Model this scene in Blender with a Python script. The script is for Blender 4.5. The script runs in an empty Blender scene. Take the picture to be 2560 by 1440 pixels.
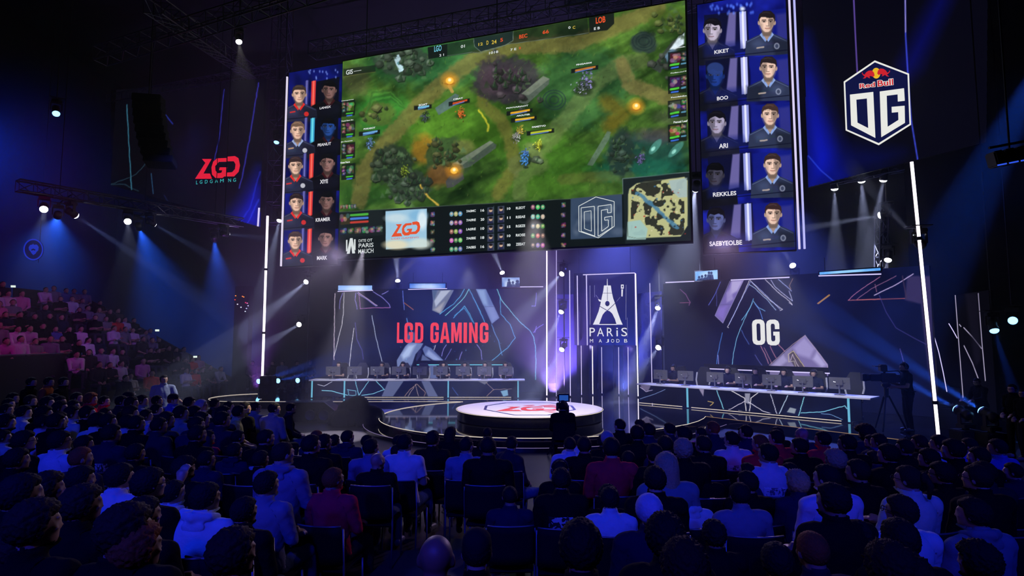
import bpy, bmesh, math, random
import numpy as np
from mathutils import Vector, Matrix, Euler, noise as mnoise
from mathutils.geometry import tessellate_polygon

SC = bpy.context.scene
COL = SC.collection
random.seed(7)
RNG = np.random.default_rng(11)
PI = math.pi

# ------------------------------------------------------------------ camera
W, H, F, Y0, CZ = 2560.0, 1440.0, 1500.0, 848.0, 2.6
PITCH = math.atan((Y0 - H / 2) / F)
cam_data = bpy.data.cameras.new('camera')
cam = bpy.data.objects.new('camera', cam_data)
COL.objects.link(cam)
cam.location = (0, 0, CZ)
cam.rotation_euler = (PI / 2 + PITCH, 0, 0)
cam_data.sensor_width = 36
cam_data.lens = F / W * 36
cam_data.clip_end = 200
SC.camera = cam
# ------------------------------------------------------------------ world / view
w = bpy.data.worlds.new('world')
SC.world = w
w.use_nodes = True
w.node_tree.nodes['Background'].inputs[0].default_value = (0.02, 0.03, 0.12, 1)
w.node_tree.nodes['Background'].inputs[1].default_value = 0.02
SC.view_settings.view_transform = 'Standard'
SC.view_settings.look = 'None'
SC.view_settings.exposure = 0.0
SC.view_settings.gamma = 1.0
SC.view_settings.use_curve_mapping = False
cy = SC.cycles
cy.max_bounces = 6
cy.diffuse_bounces = 2
cy.glossy_bounces = 3
cy.transmission_bounces = 3
cy.volume_bounces = 0
cy.transparent_max_bounces = 4
cy.sample_clamp_indirect = 2.0
cy.sample_clamp_direct = 0.0
cy.caustics_reflective = False
cy.caustics_refractive = False
cy.use_denoising = True


def light(name, kind, loc, target, power, color, size=0.1, angle=30, blend=0.3):
    d = bpy.data.lights.new(name, kind)
    d.energy = power
    d.color = color
    if kind == 'SPOT':
        d.spot_size = math.radians(angle)
        d.spot_blend = blend
        d.shadow_soft_size = size
    elif kind == 'POINT':
        d.shadow_soft_size = size
    o = bpy.data.objects.new(name, d)
    COL.objects.link(o)
    o.location = loc
    if target is not None:
        v = Vector(target) - Vector(loc)
        o.rotation_euler = v.to_track_quat('-Z', 'Y').to_euler()
    return o


# ------------------------------------------------------------------ house lights over the crowd (deep blue washes, pink on the side stand, added fill spots)
BLUE = (.006, .028, 1.0)
light('wash_light', 'SPOT', (-7.5, -3.5, 9), (-5.0, 8.5, 1), 3100, BLUE, .35, 70, .9)
light('wash_light', 'SPOT', (-2.0, -4.5, 9), (-0.5, 7.5, 1), 2400, BLUE, .35, 52, .9)
light('wash_light', 'SPOT', (5.0, -4.0, 9), (4.0, 8.5, 1), 1800, BLUE, .35, 56, .9)
light('wash_light', 'SPOT', (12.0, 0.0, 9), (7.8, 10.5, 1), 1600, BLUE, .35, 46, .9)
light('wash_light', 'SPOT', (-2.0, -5.0, 8), (0, 8.5, 1), 60, (1.0, .12, .3), .35, 75, .9)  # weak red fill, added so red tops show under the blue wash
light('pink_wash_light', 'SPOT', (-8.0, 9.0, 9.5), (-16.6, 20.6, 3.0), 1500, (.85, .03, .72), .3, 30, .9)
light('stand_wash_light', 'SPOT', (-9.0, 17.0, 9.0), (-16.0, 24.5, 2.4), 480, (.10, .12, 1.0), .3, 42, .9)
light('stage_key_light', 'SPOT', (0.6, 15.5, 5.9), (0.5, 18.0, .5), 2600, (1.0, .93, .98), .15, 46, .35)
light('desk_key_light', 'SPOT', (-6.0, 21.6, 5.2), (-6.0, 24.7, .9), 980, (.86, .86, 1.0), .15, 54, .6)
light('desk_key_light', 'SPOT', (-1.6, 21.4, 5.2), (-1.6, 24.7, .9), 980, (.86, .86, 1.0), .15, 54, .6)
light('desk_key_light', 'SPOT', (4.6, 18.6, 5.0), (6.2, 20.8, .9), 980, (.86, .86, 1.0), .15, 52, .6)
light('desk_key_light', 'SPOT', (7.2, 16.4, 5.0), (8.8, 18.0, .9), 980, (.86, .86, 1.0), .15, 52, .6)
light('rim_light', 'SPOT', (6.0, 17.0, 5.4), (4.0, 9.0, 1), 900, (.75, .5, 1.0), .2, 80, .9)
light('rim_light', 'SPOT', (-5.5, 19.0, 5.4), (-6.0, 10.0, 1), 900, (.75, .6, 1.0), .2, 80, .9)
light('aisle_pool_light', 'SPOT', (-4.6, 18.4, 5.4), (-4.9, 16.3, 0), 4200, (.88, .80, 1.0), .03, 24, .5)
light('spill_light', 'SPOT', (-4.5, 17.0, 5.2), (-8.5, 14.6, 1.3), 1600, (.85, .85, 1.0), .05, 13, .4)  # added spot standing in for stage spill on the standing man
light('spill_light', 'SPOT', (-2.2, 14.2, 4.6), (-5.2, 11.3, 1.0), 1300, (1.0, .82, .55), .05, 11, .4)  # warm spot added to brighten the sitter in the yellow top


# ------------------------------------------------------------------ projection helpers (photo pixels are only measurements of true positions)
CP, SP = math.cos(PITCH), math.sin(PITCH)


def ray(px, py):
    a, b = (px - W / 2) / F, (H / 2 - py) / F
    return Vector((a, CP - b * SP, SP + b * CP))


def at(px, py, d):
    """The point at world depth y=d seen at photo pixel (px, py)."""
    r = ray(px, py)
    k = d / r.y
    return Vector((r.x * k, d, CZ + r.z * k))


def on_z(px, py, z):
    r = ray(px, py)
    k = (z - CZ) / r.z
    return Vector((r.x * k, r.y * k, z))


def proj(X, Yy, Z):
    zz = Z - CZ
    f = Yy * CP + zz * SP
    u = -Yy * SP + zz * CP
    return W / 2 + F * X / f, H / 2 - F * u / f


# ------------------------------------------------------------------ object helpers
def tag(o, label=None, cat=None, group=None, kind=None):
    if label: o['label'] = label
    if cat: o['category'] = cat
    if group: o['group'] = group
    if kind: o['kind'] = kind
    return o


def empty(name, loc, label, cat, group=None, rz=0.0):
    o = bpy.data.objects.new(name, None)
    COL.objects.link(o)
    o.empty_display_size = .1
    o.location = loc
    o.rotation_euler = (0, 0, rz)
    return tag(o, label, cat, group)


def root_loc(o):
    v = Vector((0, 0, 0))
    while o is not None:
        v += o.location
        o = o.parent
    return v


def link_mesh(name, me, parent=None, mat=None):
    o = bpy.data.objects.new(name, me)
    COL.objects.link(o)
    if parent is not None: o.parent = parent
    if mat is not None: me.materials.append(mat)
    return o


def smooth(me, on=True):
    me.polygons.foreach_set('use_smooth', [on] * len(me.polygons))


class MB:
    """Collects primitives; build() links them as one mesh object."""
    def __init__(s):
        s.bm = bmesh.new()

    def add(s, verts, faces):
        vs = [s.bm.verts.new(v) for v in verts]
        for f in faces:
            try: s.bm.faces.new([vs[i] for i in f])
            except ValueError: pass
        return vs

    def box(s, c, size, rot=None, bev=0.0):
        hx, hy, hz = size[0] / 2, size[1] / 2, size[2] / 2
        M = rot.to_matrix() if isinstance(rot, Euler) else (rot or Matrix.Identity(3))
        vs = []
        for x in (-hx, hx):
            for y in (-hy, hy):
                for z in (-hz, hz):
                    vs.append(M @ Vector((x, y, z)) + Vector(c))
        r = s.add(vs, [(0, 1, 3, 2), (4, 6, 7, 5), (0, 4, 5, 1), (2, 3, 7, 6), (0, 2, 6, 4), (1, 5, 7, 3)])
        if bev > 0:
            ed = list({e for v in r for e in v.link_edges})
            bmesh.ops.bevel(s.bm, geom=ed, offset=bev, segments=2, affect='EDGES')
        return s

    def tube(s, pts, rad, n=8, caps=True, sx=1.0):
        pts = [Vector(p) for p in pts]
        rads = rad if isinstance(rad, (list, tuple)) else [rad] * len(pts)
        rings, prev = [], None
        for i, p in enumerate(pts):
            t = (pts[min(i + 1, len(pts) - 1)] - pts[max(i - 1, 0)]).normalized()
            if prev is None:
                ref = Vector((0, 0, 1)) if abs(t.z) < .9 else Vector((1, 0, 0))
                a = t.cross(ref).normalized()
            else:
                a = (prev - t * prev.dot(t)).normalized()
            prev = a
            b = t.cross(a)
            rings.append([p + (a * math.cos(2 * PI * k / n) * sx + b * math.sin(2 * PI * k / n)) * rads[i] for k in range(n)])
        vs = [v for r in rings for v in r]
        fs = []
        for i in range(len(pts) - 1):
            for k in range(n):
                k2 = (k + 1) % n
                fs.append((i * n + k, i * n + k2, (i + 1) * n + k2, (i + 1) * n + k))
        if caps:
            fs.append(tuple(range(n - 1, -1, -1)))
            fs.append(tuple((len(pts) - 1) * n + k for k in range(n)))
        s.add(vs, fs)
        return s

    def lathe(s, c, prof, n=32, caps=True):
        c = Vector(c)
        vs, fs = [], []
        for r, z in prof:
            for k in range(n):
                vs.append(c + Vector((r * math.cos(2 * PI * k / n), r * math.sin(2 * PI * k / n), z)))
        for i in range(len(prof) - 1):
            for k in range(n):
                k2 = (k + 1) % n
                fs.append((i * n + k, i * n + k2, (i + 1) * n + k2, (i + 1) * n + k))
        if caps:
            fs.append(tuple(range(n - 1, -1, -1)))
            fs.append(tuple((len(prof) - 1) * n + k for k in range(n)))
        s.add(vs, fs)
        return s

    def ell(s, c, r, rot=None, u=16, v=10):
        M = rot.to_matrix() if isinstance(rot, Euler) else (rot or Matrix.Identity(3))
        vs, fs = [], []
        for i in range(1, v):
            th = PI * i / v
            for k in range(u):
                ph = 2 * PI * k / u
                vs.append(M @ Vector((r[0] * math.sin(th) * math.cos(ph), r[1] * math.sin(th) * math.sin(ph), r[2] * math.cos(th))) + Vector(c))
        for i in range(v - 2):
            for k in range(u):
                k2 = (k + 1) % u
                fs.append((i * u + k, (i + 1) * u + k, (i + 1) * u + k2, i * u + k2))
        t, b = len(vs), len(vs) + 1
        vs += [M @ Vector((0, 0, r[2])) + Vector(c), M @ Vector((0, 0, -r[2])) + Vector(c)]
        for k in range(u):
            k2 = (k + 1) % u
            fs.append((t, k, k2))
            fs.append((b, (v - 2) * u + k2, (v - 2) * u + k))
        s.add(vs, fs)
        return s

    def prism(s, poly, z0, z1):
        n = len(poly)
        vs = [Vector((p[0], p[1], z0)) for p in poly] + [Vector((p[0], p[1], z1)) for p in poly]
        fs = [tuple(range(n - 1, -1, -1)), tuple(range(n, 2 * n))] + [(i, (i + 1) % n, n + (i + 1) % n, n + i) for i in range(n)]
        s.add(vs, fs)
        return s

    def build(s, name, mat, parent=None, sm=False, local=False):
        bmesh.ops.recalc_face_normals(s.bm, faces=s.bm.faces)
        if parent is not None and not local:
            bmesh.ops.translate(s.bm, verts=s.bm.verts, vec=-root_loc(parent))
        me = bpy.data.meshes.new(name)
        s.bm.to_mesh(me)
        s.bm.free()
        if sm: smooth(me)
        return link_mesh(name, me, parent, mat)


def lin(c):
    c = np.asarray(c, dtype=float) / 255.0
    return np.where(c <= .04045, c / 12.92, ((c + .055) / 1.055) ** 2.4)


# ------------------------------------------------------------------ materials (all node based)
MATS = {}


def mat(name, col, rough=.6, metal=0.0, var=.15, scale=20.0, bump=0.0, emit=None, es=0.0, spec=.5, objcol=False, sheen=0.0):
    if name in MATS: return MATS[name]
    m = bpy.data.materials.new(name)
    m.use_nodes = True
    nt = m.node_tree
    b = nt.nodes['Principled BSDF']
    b.inputs['Roughness'].default_value = rough
    b.inputs['Metallic'].default_value = metal
    b.inputs['Specular IOR Level'].default_value = spec
    if sheen: b.inputs['Sheen Weight'].default_value = sheen
    tc = nt.nodes.new('ShaderNodeTexCoord')
    nz = nt.nodes.new('ShaderNodeTexNoise')
    nz.inputs['Scale'].default_value = scale
    nz.inputs['Detail'].default_value = 4
    nt.links.new(tc.outputs['Object'], nz.inputs['Vector'])
    mr = nt.nodes.new('ShaderNodeMapRange')
    mr.inputs['To Min'].default_value = 1 - var
    mr.inputs['To Max'].default_value = 1 + var
    nt.links.new(nz.outputs['Fac'], mr.inputs['Value'])
    mx = nt.nodes.new('ShaderNodeMix')
    mx.data_type = 'RGBA'
    mx.blend_type = 'MULTIPLY'
    mx.inputs['Factor'].default_value = 1
    nt.links.new(mr.outputs['Result'], mx.inputs['B'])
    if objcol:
        oi = nt.nodes.new('ShaderNodeObjectInfo')
        nt.links.new(oi.outputs['Color'], mx.inputs['A'])
    else:
        mx.inputs['A'].default_value = (*col, 1)
    nt.links.new(mx.outputs['Result'], b.inputs['Base Color'])
    if bump:
        bp = nt.nodes.new('ShaderNodeBump')
        bp.inputs['Strength'].default_value = bump
        bp.inputs['Distance'].default_value = .02
        nt.links.new(nz.outputs['Fac'], bp.inputs['Height'])
        nt.links.new(bp.outputs['Normal'], b.inputs['Normal'])
    if emit is not None:
        b.inputs['Emission Color'].default_value = (*emit, 1)
        b.inputs['Emission Strength'].default_value = es
    MATS[name] = m
    return m


def glow(name, rgb, strength=1.0, sampled=False):
    """A lamp or lit display surface."""
    if name in MATS: return MATS[name]
    m = bpy.data.materials.new(name)
    m.use_nodes = True
    nt = m.node_tree
    nt.nodes.clear()
    e = nt.nodes.new('ShaderNodeEmission')
    e.inputs['Color'].default_value = (*[float(v) for v in lin(rgb)], 1)
    e.inputs['Strength'].default_value = strength
    o = nt.nodes.new('ShaderNodeOutputMaterial')
    nt.links.new(e.outputs[0], o.inputs['Surface'])
    m.cycles.emission_sampling = 'AUTO' if sampled else 'NONE'
    MATS[name] = m
    return m


def display_mat():
    if 'led display' in MATS: return MATS['led display']
    m = bpy.data.materials.new('led display')
    m.use_nodes = True
    nt = m.node_tree
    nt.nodes.clear()
    a = nt.nodes.new('ShaderNodeAttribute')
    a.attribute_name = 'Col'
    e = nt.nodes.new('ShaderNodeEmission')
    nt.links.new(a.outputs['Color'], e.inputs['Color'])
    e.inputs['Strength'].default_value = 1.2
    o = nt.nodes.new('ShaderNodeOutputMaterial')
    nt.links.new(e.outputs[0], o.inputs['Surface'])
    m.cycles.emission_sampling = 'NONE'
    MATS['led display'] = m
    return m


BLACK = mat('black painted metal', (.012, .012, .015), .45, .2, .2)
MATTE = mat('black matte fabric', (.008, .008, .010), .9, 0, .3)
STEEL = mat('grey steel', (.25, .25, .28), .35, .9, .1)
GLOSS = mat('black gloss deck', (.008, .008, .012), .05, 0, .3, 3.0, spec=.9)
WHITE = mat('white laminate', (.85, .84, .86), .35, 0, .04)
LEDW = glow('white led strip', (250, 238, 255), 2.2, True)
LEDD = glow('dim led strip', (215, 205, 255), 1.1)
LEDC = glow('cyan led strip', (120, 225, 255), .8)
LEDY = glow('warm led edge', (255, 238, 220), .8)


# ------------------------------------------------------------------ planes that carry pictures
class Plane:
    def __init__(s, o, ux, uy=(0, 0, 1)):
        s.o, s.ux, s.uy = Vector(o), Vector(ux).normalized(), Vector(uy).normalized()
        s.n = s.ux.cross(s.uy)

    def st(s, px, py):
        r = ray(px, py)
        k = (s.o - Vector((0, 0, CZ))).dot(s.n) / r.dot(s.n)
        p = Vector((0, 0, CZ)) + r * k - s.o
        return p.dot(s.ux), p.dot(s.uy)

    def pt(s, a, b, off=0.0):
        return s.o + s.ux * a + s.uy * b + s.n * off


def vnoise(X, Y, scale, seed=0, octaves=4):
    rng = np.random.default_rng(seed)
    T = rng.random((64, 64))
    out, amp, tot = np.zeros_like(X), 1.0, 0.0
    for o in range(octaves):
        x, y = X / scale * 2 ** o + 17.3 * o, Y / scale * 2 ** o + 9.1 * o
        xi, yi = np.floor(x).astype(int), np.floor(y).astype(int)
        fx, fy = x - xi, y - yi
        fx, fy = fx * fx * (3 - 2 * fx), fy * fy * (3 - 2 * fy)
        g = lambda i, j: T[(xi + i) % 64, (yi + j) % 64]
        out += amp * ((g(0, 0) * (1 - fx) + g(1, 0) * fx) * (1 - fy) + (g(0, 1) * (1 - fx) + g(1, 1) * fx) * fy)
        tot += amp
        amp *= .5
    return out / tot


class Canvas:
    """A fine grid on a plane whose vertices carry the colours of what the display shows."""
    def __init__(s, plane, s0, s1, t0, t1, nx, ny, off=0.0, base=(0, 0, 0)):
        s.pl = plane
        a, b = np.meshgrid(np.linspace(s0, s1, nx), np.linspace(t0, t1, ny))
        o, ux, uy, n = (np.array(v) for v in (plane.o, plane.ux, plane.uy, plane.n))
        s.P = o + a[..., None] * ux + b[..., None] * uy + n * off
        s.nx, s.ny = nx, ny
        X, Y = proj(s.P[..., 0], s.P[..., 1], s.P[..., 2])
        s.X, s.Y = X.ravel(), Y.ravel()
        s.C = np.tile(np.array(base, float), (nx * ny, 1))

    def _sel(s, x0, x1, y0, y1):
        return np.nonzero((s.X >= x0) & (s.X <= x1) & (s.Y >= y0) & (s.Y <= y1))[0]

    def mixi(s, idx, a, rgb):
        a = np.clip(a, 0, 1)[:, None]
        s.C[idx] = s.C[idx] * (1 - a) + np.array(rgb, float) * a

    def ell(s, cx, cy, rx, ry, rgb, a=1.0, f=1.0, rot=0.0):
        R = max(rx, ry) + f + 1
        i = s._sel(cx - R, cx + R, cy - R, cy + R)
        x, y = s.X[i] - cx, s.Y[i] - cy
        c, sn = math.cos(rot), math.sin(rot)
        x, y = x * c + y * sn, -x * sn + y * c
        d = (np.sqrt((x / rx) ** 2 + (y / ry) ** 2) - 1) * min(rx, ry)
        s.mixi(i, a * np.clip(.5 - d / f, 0, 1), rgb)

    def poly(s, pts, rgb, a=1.0, f=1.0):
        p = np.array(pts, float)
        i = s._sel(p[:, 0].min() - f, p[:, 0].max() + f, p[:, 1].min() - f, p[:, 1].max() + f)
        if not len(i): return
        x, y = s.X[i], s.Y[i]
        ins = np.zeros(len(i), bool)
        dd = np.full(len(i), 1e9)
        for k in range(len(p)):
            (x0, y0), (x1, y1) = p[k], p[(k + 1) % len(p)]
            if y0 != y1:
                ins ^= ((y0 > y) != (y1 > y)) & (x < (x1 - x0) * (y - y0) / (y1 - y0) + x0)
            L = (x1 - x0) ** 2 + (y1 - y0) ** 2 + 1e-9
            t = np.clip(((x - x0) * (x1 - x0) + (y - y0) * (y1 - y0)) / L, 0, 1)
            dd = np.minimum(dd, np.hypot(x - x0 - t * (x1 - x0), y - y0 - t * (y1 - y0)))
        d = np.where(ins, -dd, dd)
        s.mixi(i, a * np.clip(.5 - d / f, 0, 1), rgb)

    def line(s, pts, w, rgb, a=1.0, f=1.0, wob=0.0):
        p = np.array(pts, float)
        R = w + f + wob
        i = s._sel(p[:, 0].min() - R, p[:, 0].max() + R, p[:, 1].min() - R, p[:, 1].max() + R)
        if not len(i): return
        x, y = s.X[i], s.Y[i]
        if wob:
            x = x + (vnoise(x, y, 9, 3, 2) - .5) * 2 * wob
            y = y + (vnoise(x, y, 9, 5, 2) - .5) * 2 * wob
        dd = np.full(len(i), 1e9)
        for k in range(len(p) - 1):
            (x0, y0), (x1, y1) = p[k], p[k + 1]
            L = (x1 - x0) ** 2 + (y1 - y0) ** 2 + 1e-9
            t = np.clip(((x - x0) * (x1 - x0) + (y - y0) * (y1 - y0)) / L, 0, 1)
            dd = np.minimum(dd, np.hypot(x - x0 - t * (x1 - x0), y - y0 - t * (y1 - y0)))
        s.mixi(i, a * np.clip(.5 - (dd - w / 2) / f, 0, 1), rgb)

    def glowline(s, pts, w, rgb, halo=5.0, wob=0.0):
        s.line(pts, w, np.array(rgb) * .6, .35, halo, wob)
        s.line(pts, w, rgb, .95, 1.2, wob)

    def build(s, name, parent, clip=None):
        me = bpy.data.meshes.new(name)
        nx, ny = s.nx, s.ny
        V = s.P.reshape(-1, 3) - np.array(root_loc(parent))
        me.vertices.add(nx * ny)
        me.vertices.foreach_set('co', V.astype(np.float32).ravel())
        g = np.arange(nx * ny).reshape(ny, nx)
        q = np.stack([g[:-1, :-1], g[:-1, 1:], g[1:, 1:], g[1:, :-1]], -1).reshape(-1, 4)
        if clip is not None:
            x, y = s.X[q].mean(1), s.Y[q].mean(1)
            ins = np.zeros(len(q), bool)
            for k in range(len(clip)):
                (x0, y0), (x1, y1) = clip[k], clip[(k + 1) % len(clip)]
                if y0 != y1: ins ^= ((y0 > y) != (y1 > y)) & (x < (x1 - x0) * (y - y0) / (y1 - y0) + x0)
            q = q[ins]
        me.loops.add(q.size)
        me.loops.foreach_set('vertex_index', q.astype(np.int32).ravel())
        me.polygons.add(len(q))
        me.polygons.foreach_set('loop_start', (np.arange(len(q)) * 4).astype(np.int32))
        me.update(calc_edges=True)
        at_ = me.color_attributes.new('Col', 'FLOAT_COLOR', 'POINT')
        rgba = np.ones((nx * ny, 4), np.float32)
        rgba[:, :3] = lin(np.clip(s.C, 0, 255))
        at_.data.foreach_set('color', rgba.ravel())
        return link_mesh(name, me, parent, display_mat())


def flat(plane, name, polys, material, parent, off=.012, px=True):
    """Flat lettering or emblem on a plane. polys: list of [outer, hole, ...] in photo pixels (px) or plane metres."""
    bm = bmesh.new()
    for loops in polys:
        if isinstance(loops[0][0], (int, float)): loops = [loops]
        ll = [[plane.st(*q) if px else q for q in lp] for lp in loops]
        flat_ = [q for lp in ll for q in lp]
        vs = [bm.verts.new(plane.pt(q[0], q[1], off)) for q in flat_]
        for t in tessellate_polygon([[Vector((q[0], q[1], 0)) for q in lp] for lp in ll]):
            try: bm.faces.new([vs[i] for i in t])
            except ValueError: pass
    for f in bm.faces:
        f.normal_update()
        if f.normal.dot(plane.n) < 0: f.normal_flip()
    bmesh.ops.translate(bm, verts=bm.verts, vec=-root_loc(parent))
    me = bpy.data.meshes.new(name)
    bm.to_mesh(me)
    bm.free()
    return link_mesh(name, me, parent, material)


_TXT = {}


def text_geo(body, bold=.0):
    k = (body, bold)
    if k not in _TXT:
        cu = bpy.data.curves.new('lettering', 'FONT')
        cu.body = body
        cu.offset = bold
        cu.resolution_u = 3
        o = bpy.data.objects.new('lettering', cu)
        COL.objects.link(o)
        dg = bpy.context.evaluated_depsgraph_get()
        me = bpy.data.meshes.new_from_object(o.evaluated_get(dg))
        V = np.array([v.co[:2] for v in me.vertices]) if len(me.vertices) else np.zeros((1, 2))
        Fc = [tuple(p.vertices) for p in me.polygons]
        bpy.data.meshes.remove(me)
        bpy.data.objects.remove(o)
        bpy.data.curves.remove(cu)
        lo, hi = V.min(0), V.max(0)
        _TXT[k] = ((V - lo) / np.maximum(hi - lo, 1e-6), Fc)
    return _TXT[k]


def text(plane, items, name, material, parent, off=.014, bold=.0):
    """items: (string, x0, y0, x1, y1) photo-pixel box: lower-left corner then upper-right corner of the word on the plane."""
    if len(items) > 1 and name in ('player_names', 'score_digits'):
        for it in items: text(plane, [it], name[:-1], material, parent, off, bold)
        return
    bm = bmesh.new()
    base = root_loc(parent)
    for body, x0, y0, x1, y1 in items:
        V, Fc = text_geo(body, bold)
        a0, b0 = plane.st(x0, y0)
        a1, b1 = plane.st(x1, y1)
        vs = [bm.verts.new(plane.pt(a0 + v[0] * (a1 - a0), b0 + v[1] * (b1 - b0), off) - base) for v in V]
        for f in Fc:
            try: bm.faces.new([vs[i] for i in f])
            except ValueError: pass
    me = bpy.data.meshes.new(name)
    bm.to_mesh(me)
    bm.free()
    return link_mesh(name, me, parent, material)


BLOCK = {
    'L': [[(0, 0), (0, 1), (.36, 1), (.36, .17), (1, .17), (1, 0)]],
    'I': [[(0, 0), (0, 1), (1, 1), (1, 0)]],
    'D': [[(0, 0), (0, 1), (.62, 1), (.88, .93), (1, .80), (1, .20), (.88, .07), (.62, 0)], [(.33, .17), (.33, .83), (.56, .83), (.67, .76), (.67, .24), (.56, .17)]],
    'O': [[(.30, 0), (.08, .06), (0, .17), (0, .83), (.08, .94), (.30, 1), (.70, 1), (.92, .94), (1, .83), (1, .17), (.92, .06), (.70, 0)], [(.41, .16), (.35, .22), (.35, .78), (.41, .84), (.59, .84), (.65, .78), (.65, .22), (.59, .16)]],
    'G': [[(.30, 0), (.08, .06), (0, .17), (0, .83), (.08, .94), (.30, 1), (.70, 1), (.92, .94), (1, .83), (1, .63), (.66, .63), (.66, .78), (.59, .84), (.41, .84), (.35, .78), (.35, .22), (.41, .16), (.59, .16), (.66, .22), (.66, .38), (.52, .38), (.52, .53), (1, .53), (1, .17), (.92, .06), (.70, 0)]],
    'A': [[(0, 0), (.33, 1), (.67, 1), (1, 0), (.70, 0), (.655, .18), (.345, .18), (.30, 0)], [(.385, .34), (.615, .34), (.5, .82)]],
    'M': [[(0, 0), (0, 1), (.33, 1), (.5, .45), (.67, 1), (1, 1), (1, 0), (.75, 0), (.75, .60), (.58, .06), (.42, .06), (.25, .60), (.25, 0)]],
    'N': [[(0, 0), (0, 1), (.32, 1), (.69, .40), (.69, 1), (1, 1), (1, 0), (.69, 0), (.31, .62), (.31, 0)]],
}


def block_letter(ch, plane, x0, y0, x1, y1, material, parent, off=.03):
    a0, b0 = plane.st(x0, y0)
    a1, b1 = plane.st(x1, y1)
    return flat(plane, 'team_name_letter', [[[(a0 + u * (a1 - a0), b0 + v * (b1 - b0)) for u, v in lp] for lp in BLOCK[ch]]], material, parent, off, False)


def panel_box(plane, s0, s1, t0, t1, depth, name, material, parent, off=-.01):
    m = MB()
    c = [plane.pt(a, b, o) for o in (off, off - depth) for a, b in ((s0, t0), (s1, t0), (s1, t1), (s0, t1))]
    m.add(c, [(0, 1, 2, 3), (7, 6, 5, 4), (0, 4, 5, 1), (1, 5, 6, 2), (2, 6, 7, 3), (3, 7, 4, 0)])
    return m.build(name, material, parent)
# ================================================================== the hall
def structure(name, m, material):
    o = m.build(name, material)
    o['kind'] = 'structure'
    return o


CONC = mat('dark venue floor', (.055, .052, .056), .38, 0, .5, 1.2, .05)
DARK = mat('black drape', (.0016, .0016, .0024), .95, 0, .4, 2.0)
structure('floor', MB().box((0, 16, -.1), (52, 46, .2)), CONC)
structure('wall_back', MB().box((0, 36.1, 9), (48.4, .2, 18)), DARK)
structure('wall_left', MB().box((-24.1, 14, 9), (.2, 44, 18)), DARK)
structure('wall_right', MB().box((24.1, 14, 9), (.2, 44, 18)), DARK)
structure('wall_front', MB().box((0, -7.1, 9), (48.4, .2, 18)), DARK)
structure('ceiling', MB().box((0, 14.5, 18.1), (48.4, 43.4, .2)), DARK)

# ================================================================== stage
ZS = .25
CX, CYY, RT = .45, 19.0, 4.5


def arc(cx, cy, r, a0, a1, n):
    return [(cx + r * math.cos(math.radians(a0 + (a1 - a0) * i / n)), cy + r * math.sin(math.radians(a0 + (a1 - a0) * i / n))) for i in range(n + 1)]


front_left = arc(-10.4, 24.6, 1.7, 110, 262, 16) + [(-9.6, 22.9), (-6, 22.9), (-1.85, 22.9)]
tier = arc(CX, CYY, RT, 122, 316, 60)
flare = [(4.25, 16.3), (4.85, 16.85), (5.35, 17.5), (5.7, 18.1), (5.9, 18.55)]
wing = [(7.1, 16.95), (8.5, 15.1), (9.7, 13.5)]
stage_front = front_left + tier + flare + wing
stage_poly = stage_front + [(10.6, 13.3), (14.2, 17.2), (13.6, 19.6), (9.5, 25.5), (8, 29), (-10.9, 29)]
st = empty('stage', (0, 20, 0), 'low black glossy stage with a round front tier and two desk wings', 'stage')
MB().prism(stage_poly, 0.0, ZS - .004).build('deck', GLOSS, st)
step_arc = arc(CX, CYY, 4.95, 140, 318, 60) + [(4.6, 16.0), (5.25, 16.55), (5.85, 17.3), (6.3, 17.9)]
step_in = [(5.88, 18.4), (5.3, 17.3), (4.3, 16.2)] + arc(CX, CYY, RT - .05, 318, 140, 60)
MB().prism(step_arc + step_in, 0.0, .10).build('step', GLOSS, st)
MB().tube([(x, y, .105) for x, y in step_arc], .007, 5).build('step_edge_light', glow('dim violet led edge', (150, 130, 190), .6), st)['label'] = 'thin violet lit edge'
MB().tube([(x, y, ZS + .006) for x, y in front_left], .008, 5).build('edge_light', LEDY, st)['label'] = 'thin warm white lit edge'
MB().tube([(x, y, ZS + .006) for x, y in tier + flare], .009, 5).build('edge_light', LEDY, st)['label'] = 'thin warm white lit edge'
MB().tube([(x, y, ZS + .006) for x, y in [flare[-1]] + wing], .007, 5).build('edge_light', glow('faint amber edge', (190, 150, 110), .6), st)['label'] = 'faint amber lit edge'

# round podium with a printed top
pd = empty('round_podium', (.52, 18.15, ZS), 'low round white topped podium at the centre of the stage', 'podium')
PR, PZ = 2.17, .54
MB().lathe((.52, 18.15, ZS), [(PR - .05, 0), (PR - .02, .02), (PR - .02, .24), (PR, .26), (PR, PZ - ZS)], 96).build('drum', mat('black gloss drum', (.012, .012, .016), .15, 0, .2), pd)
MB().lathe((.52, 18.15, PZ), [(PR - .02, 0), (PR - .02, .012)], 96).build('top', mat('white gloss vinyl', (.72, .66, .76), .30, 0, .03, 3), pd)
MB().tube([(.52 + (PR + .005) * math.cos(a), 18.15 + (PR + .005) * math.sin(a), PZ + .004) for a in np.linspace(0, 2 * PI, 97)], .008, 5, caps=False).build('rim_light', LEDY, pd)['label'] = 'thin lit rim'
PT = Plane((.52, 18.15, PZ + .012), (1, 0, 0), (0, 1, 0))
navy = mat('navy print', (.02, .03, .14), .3)
redp = mat('red print', (.75, .06, .05), .3)


def hexa(rx, ry, cx=0, cy=0):
    return [(cx + rx * x, cy + ry * y) for x, y in ((-1, .45), (-.55, 1), (.55, 1), (1, .45), (1, -.2), (.35, -1), (-.35, -1), (-1, -.2))]


flat(PT, 'emblem_border', [[hexa(1.35, 1.62, 0, -.1), hexa(1.27, 1.52, 0, -.1)]], navy, pd, .004, False)

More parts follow.
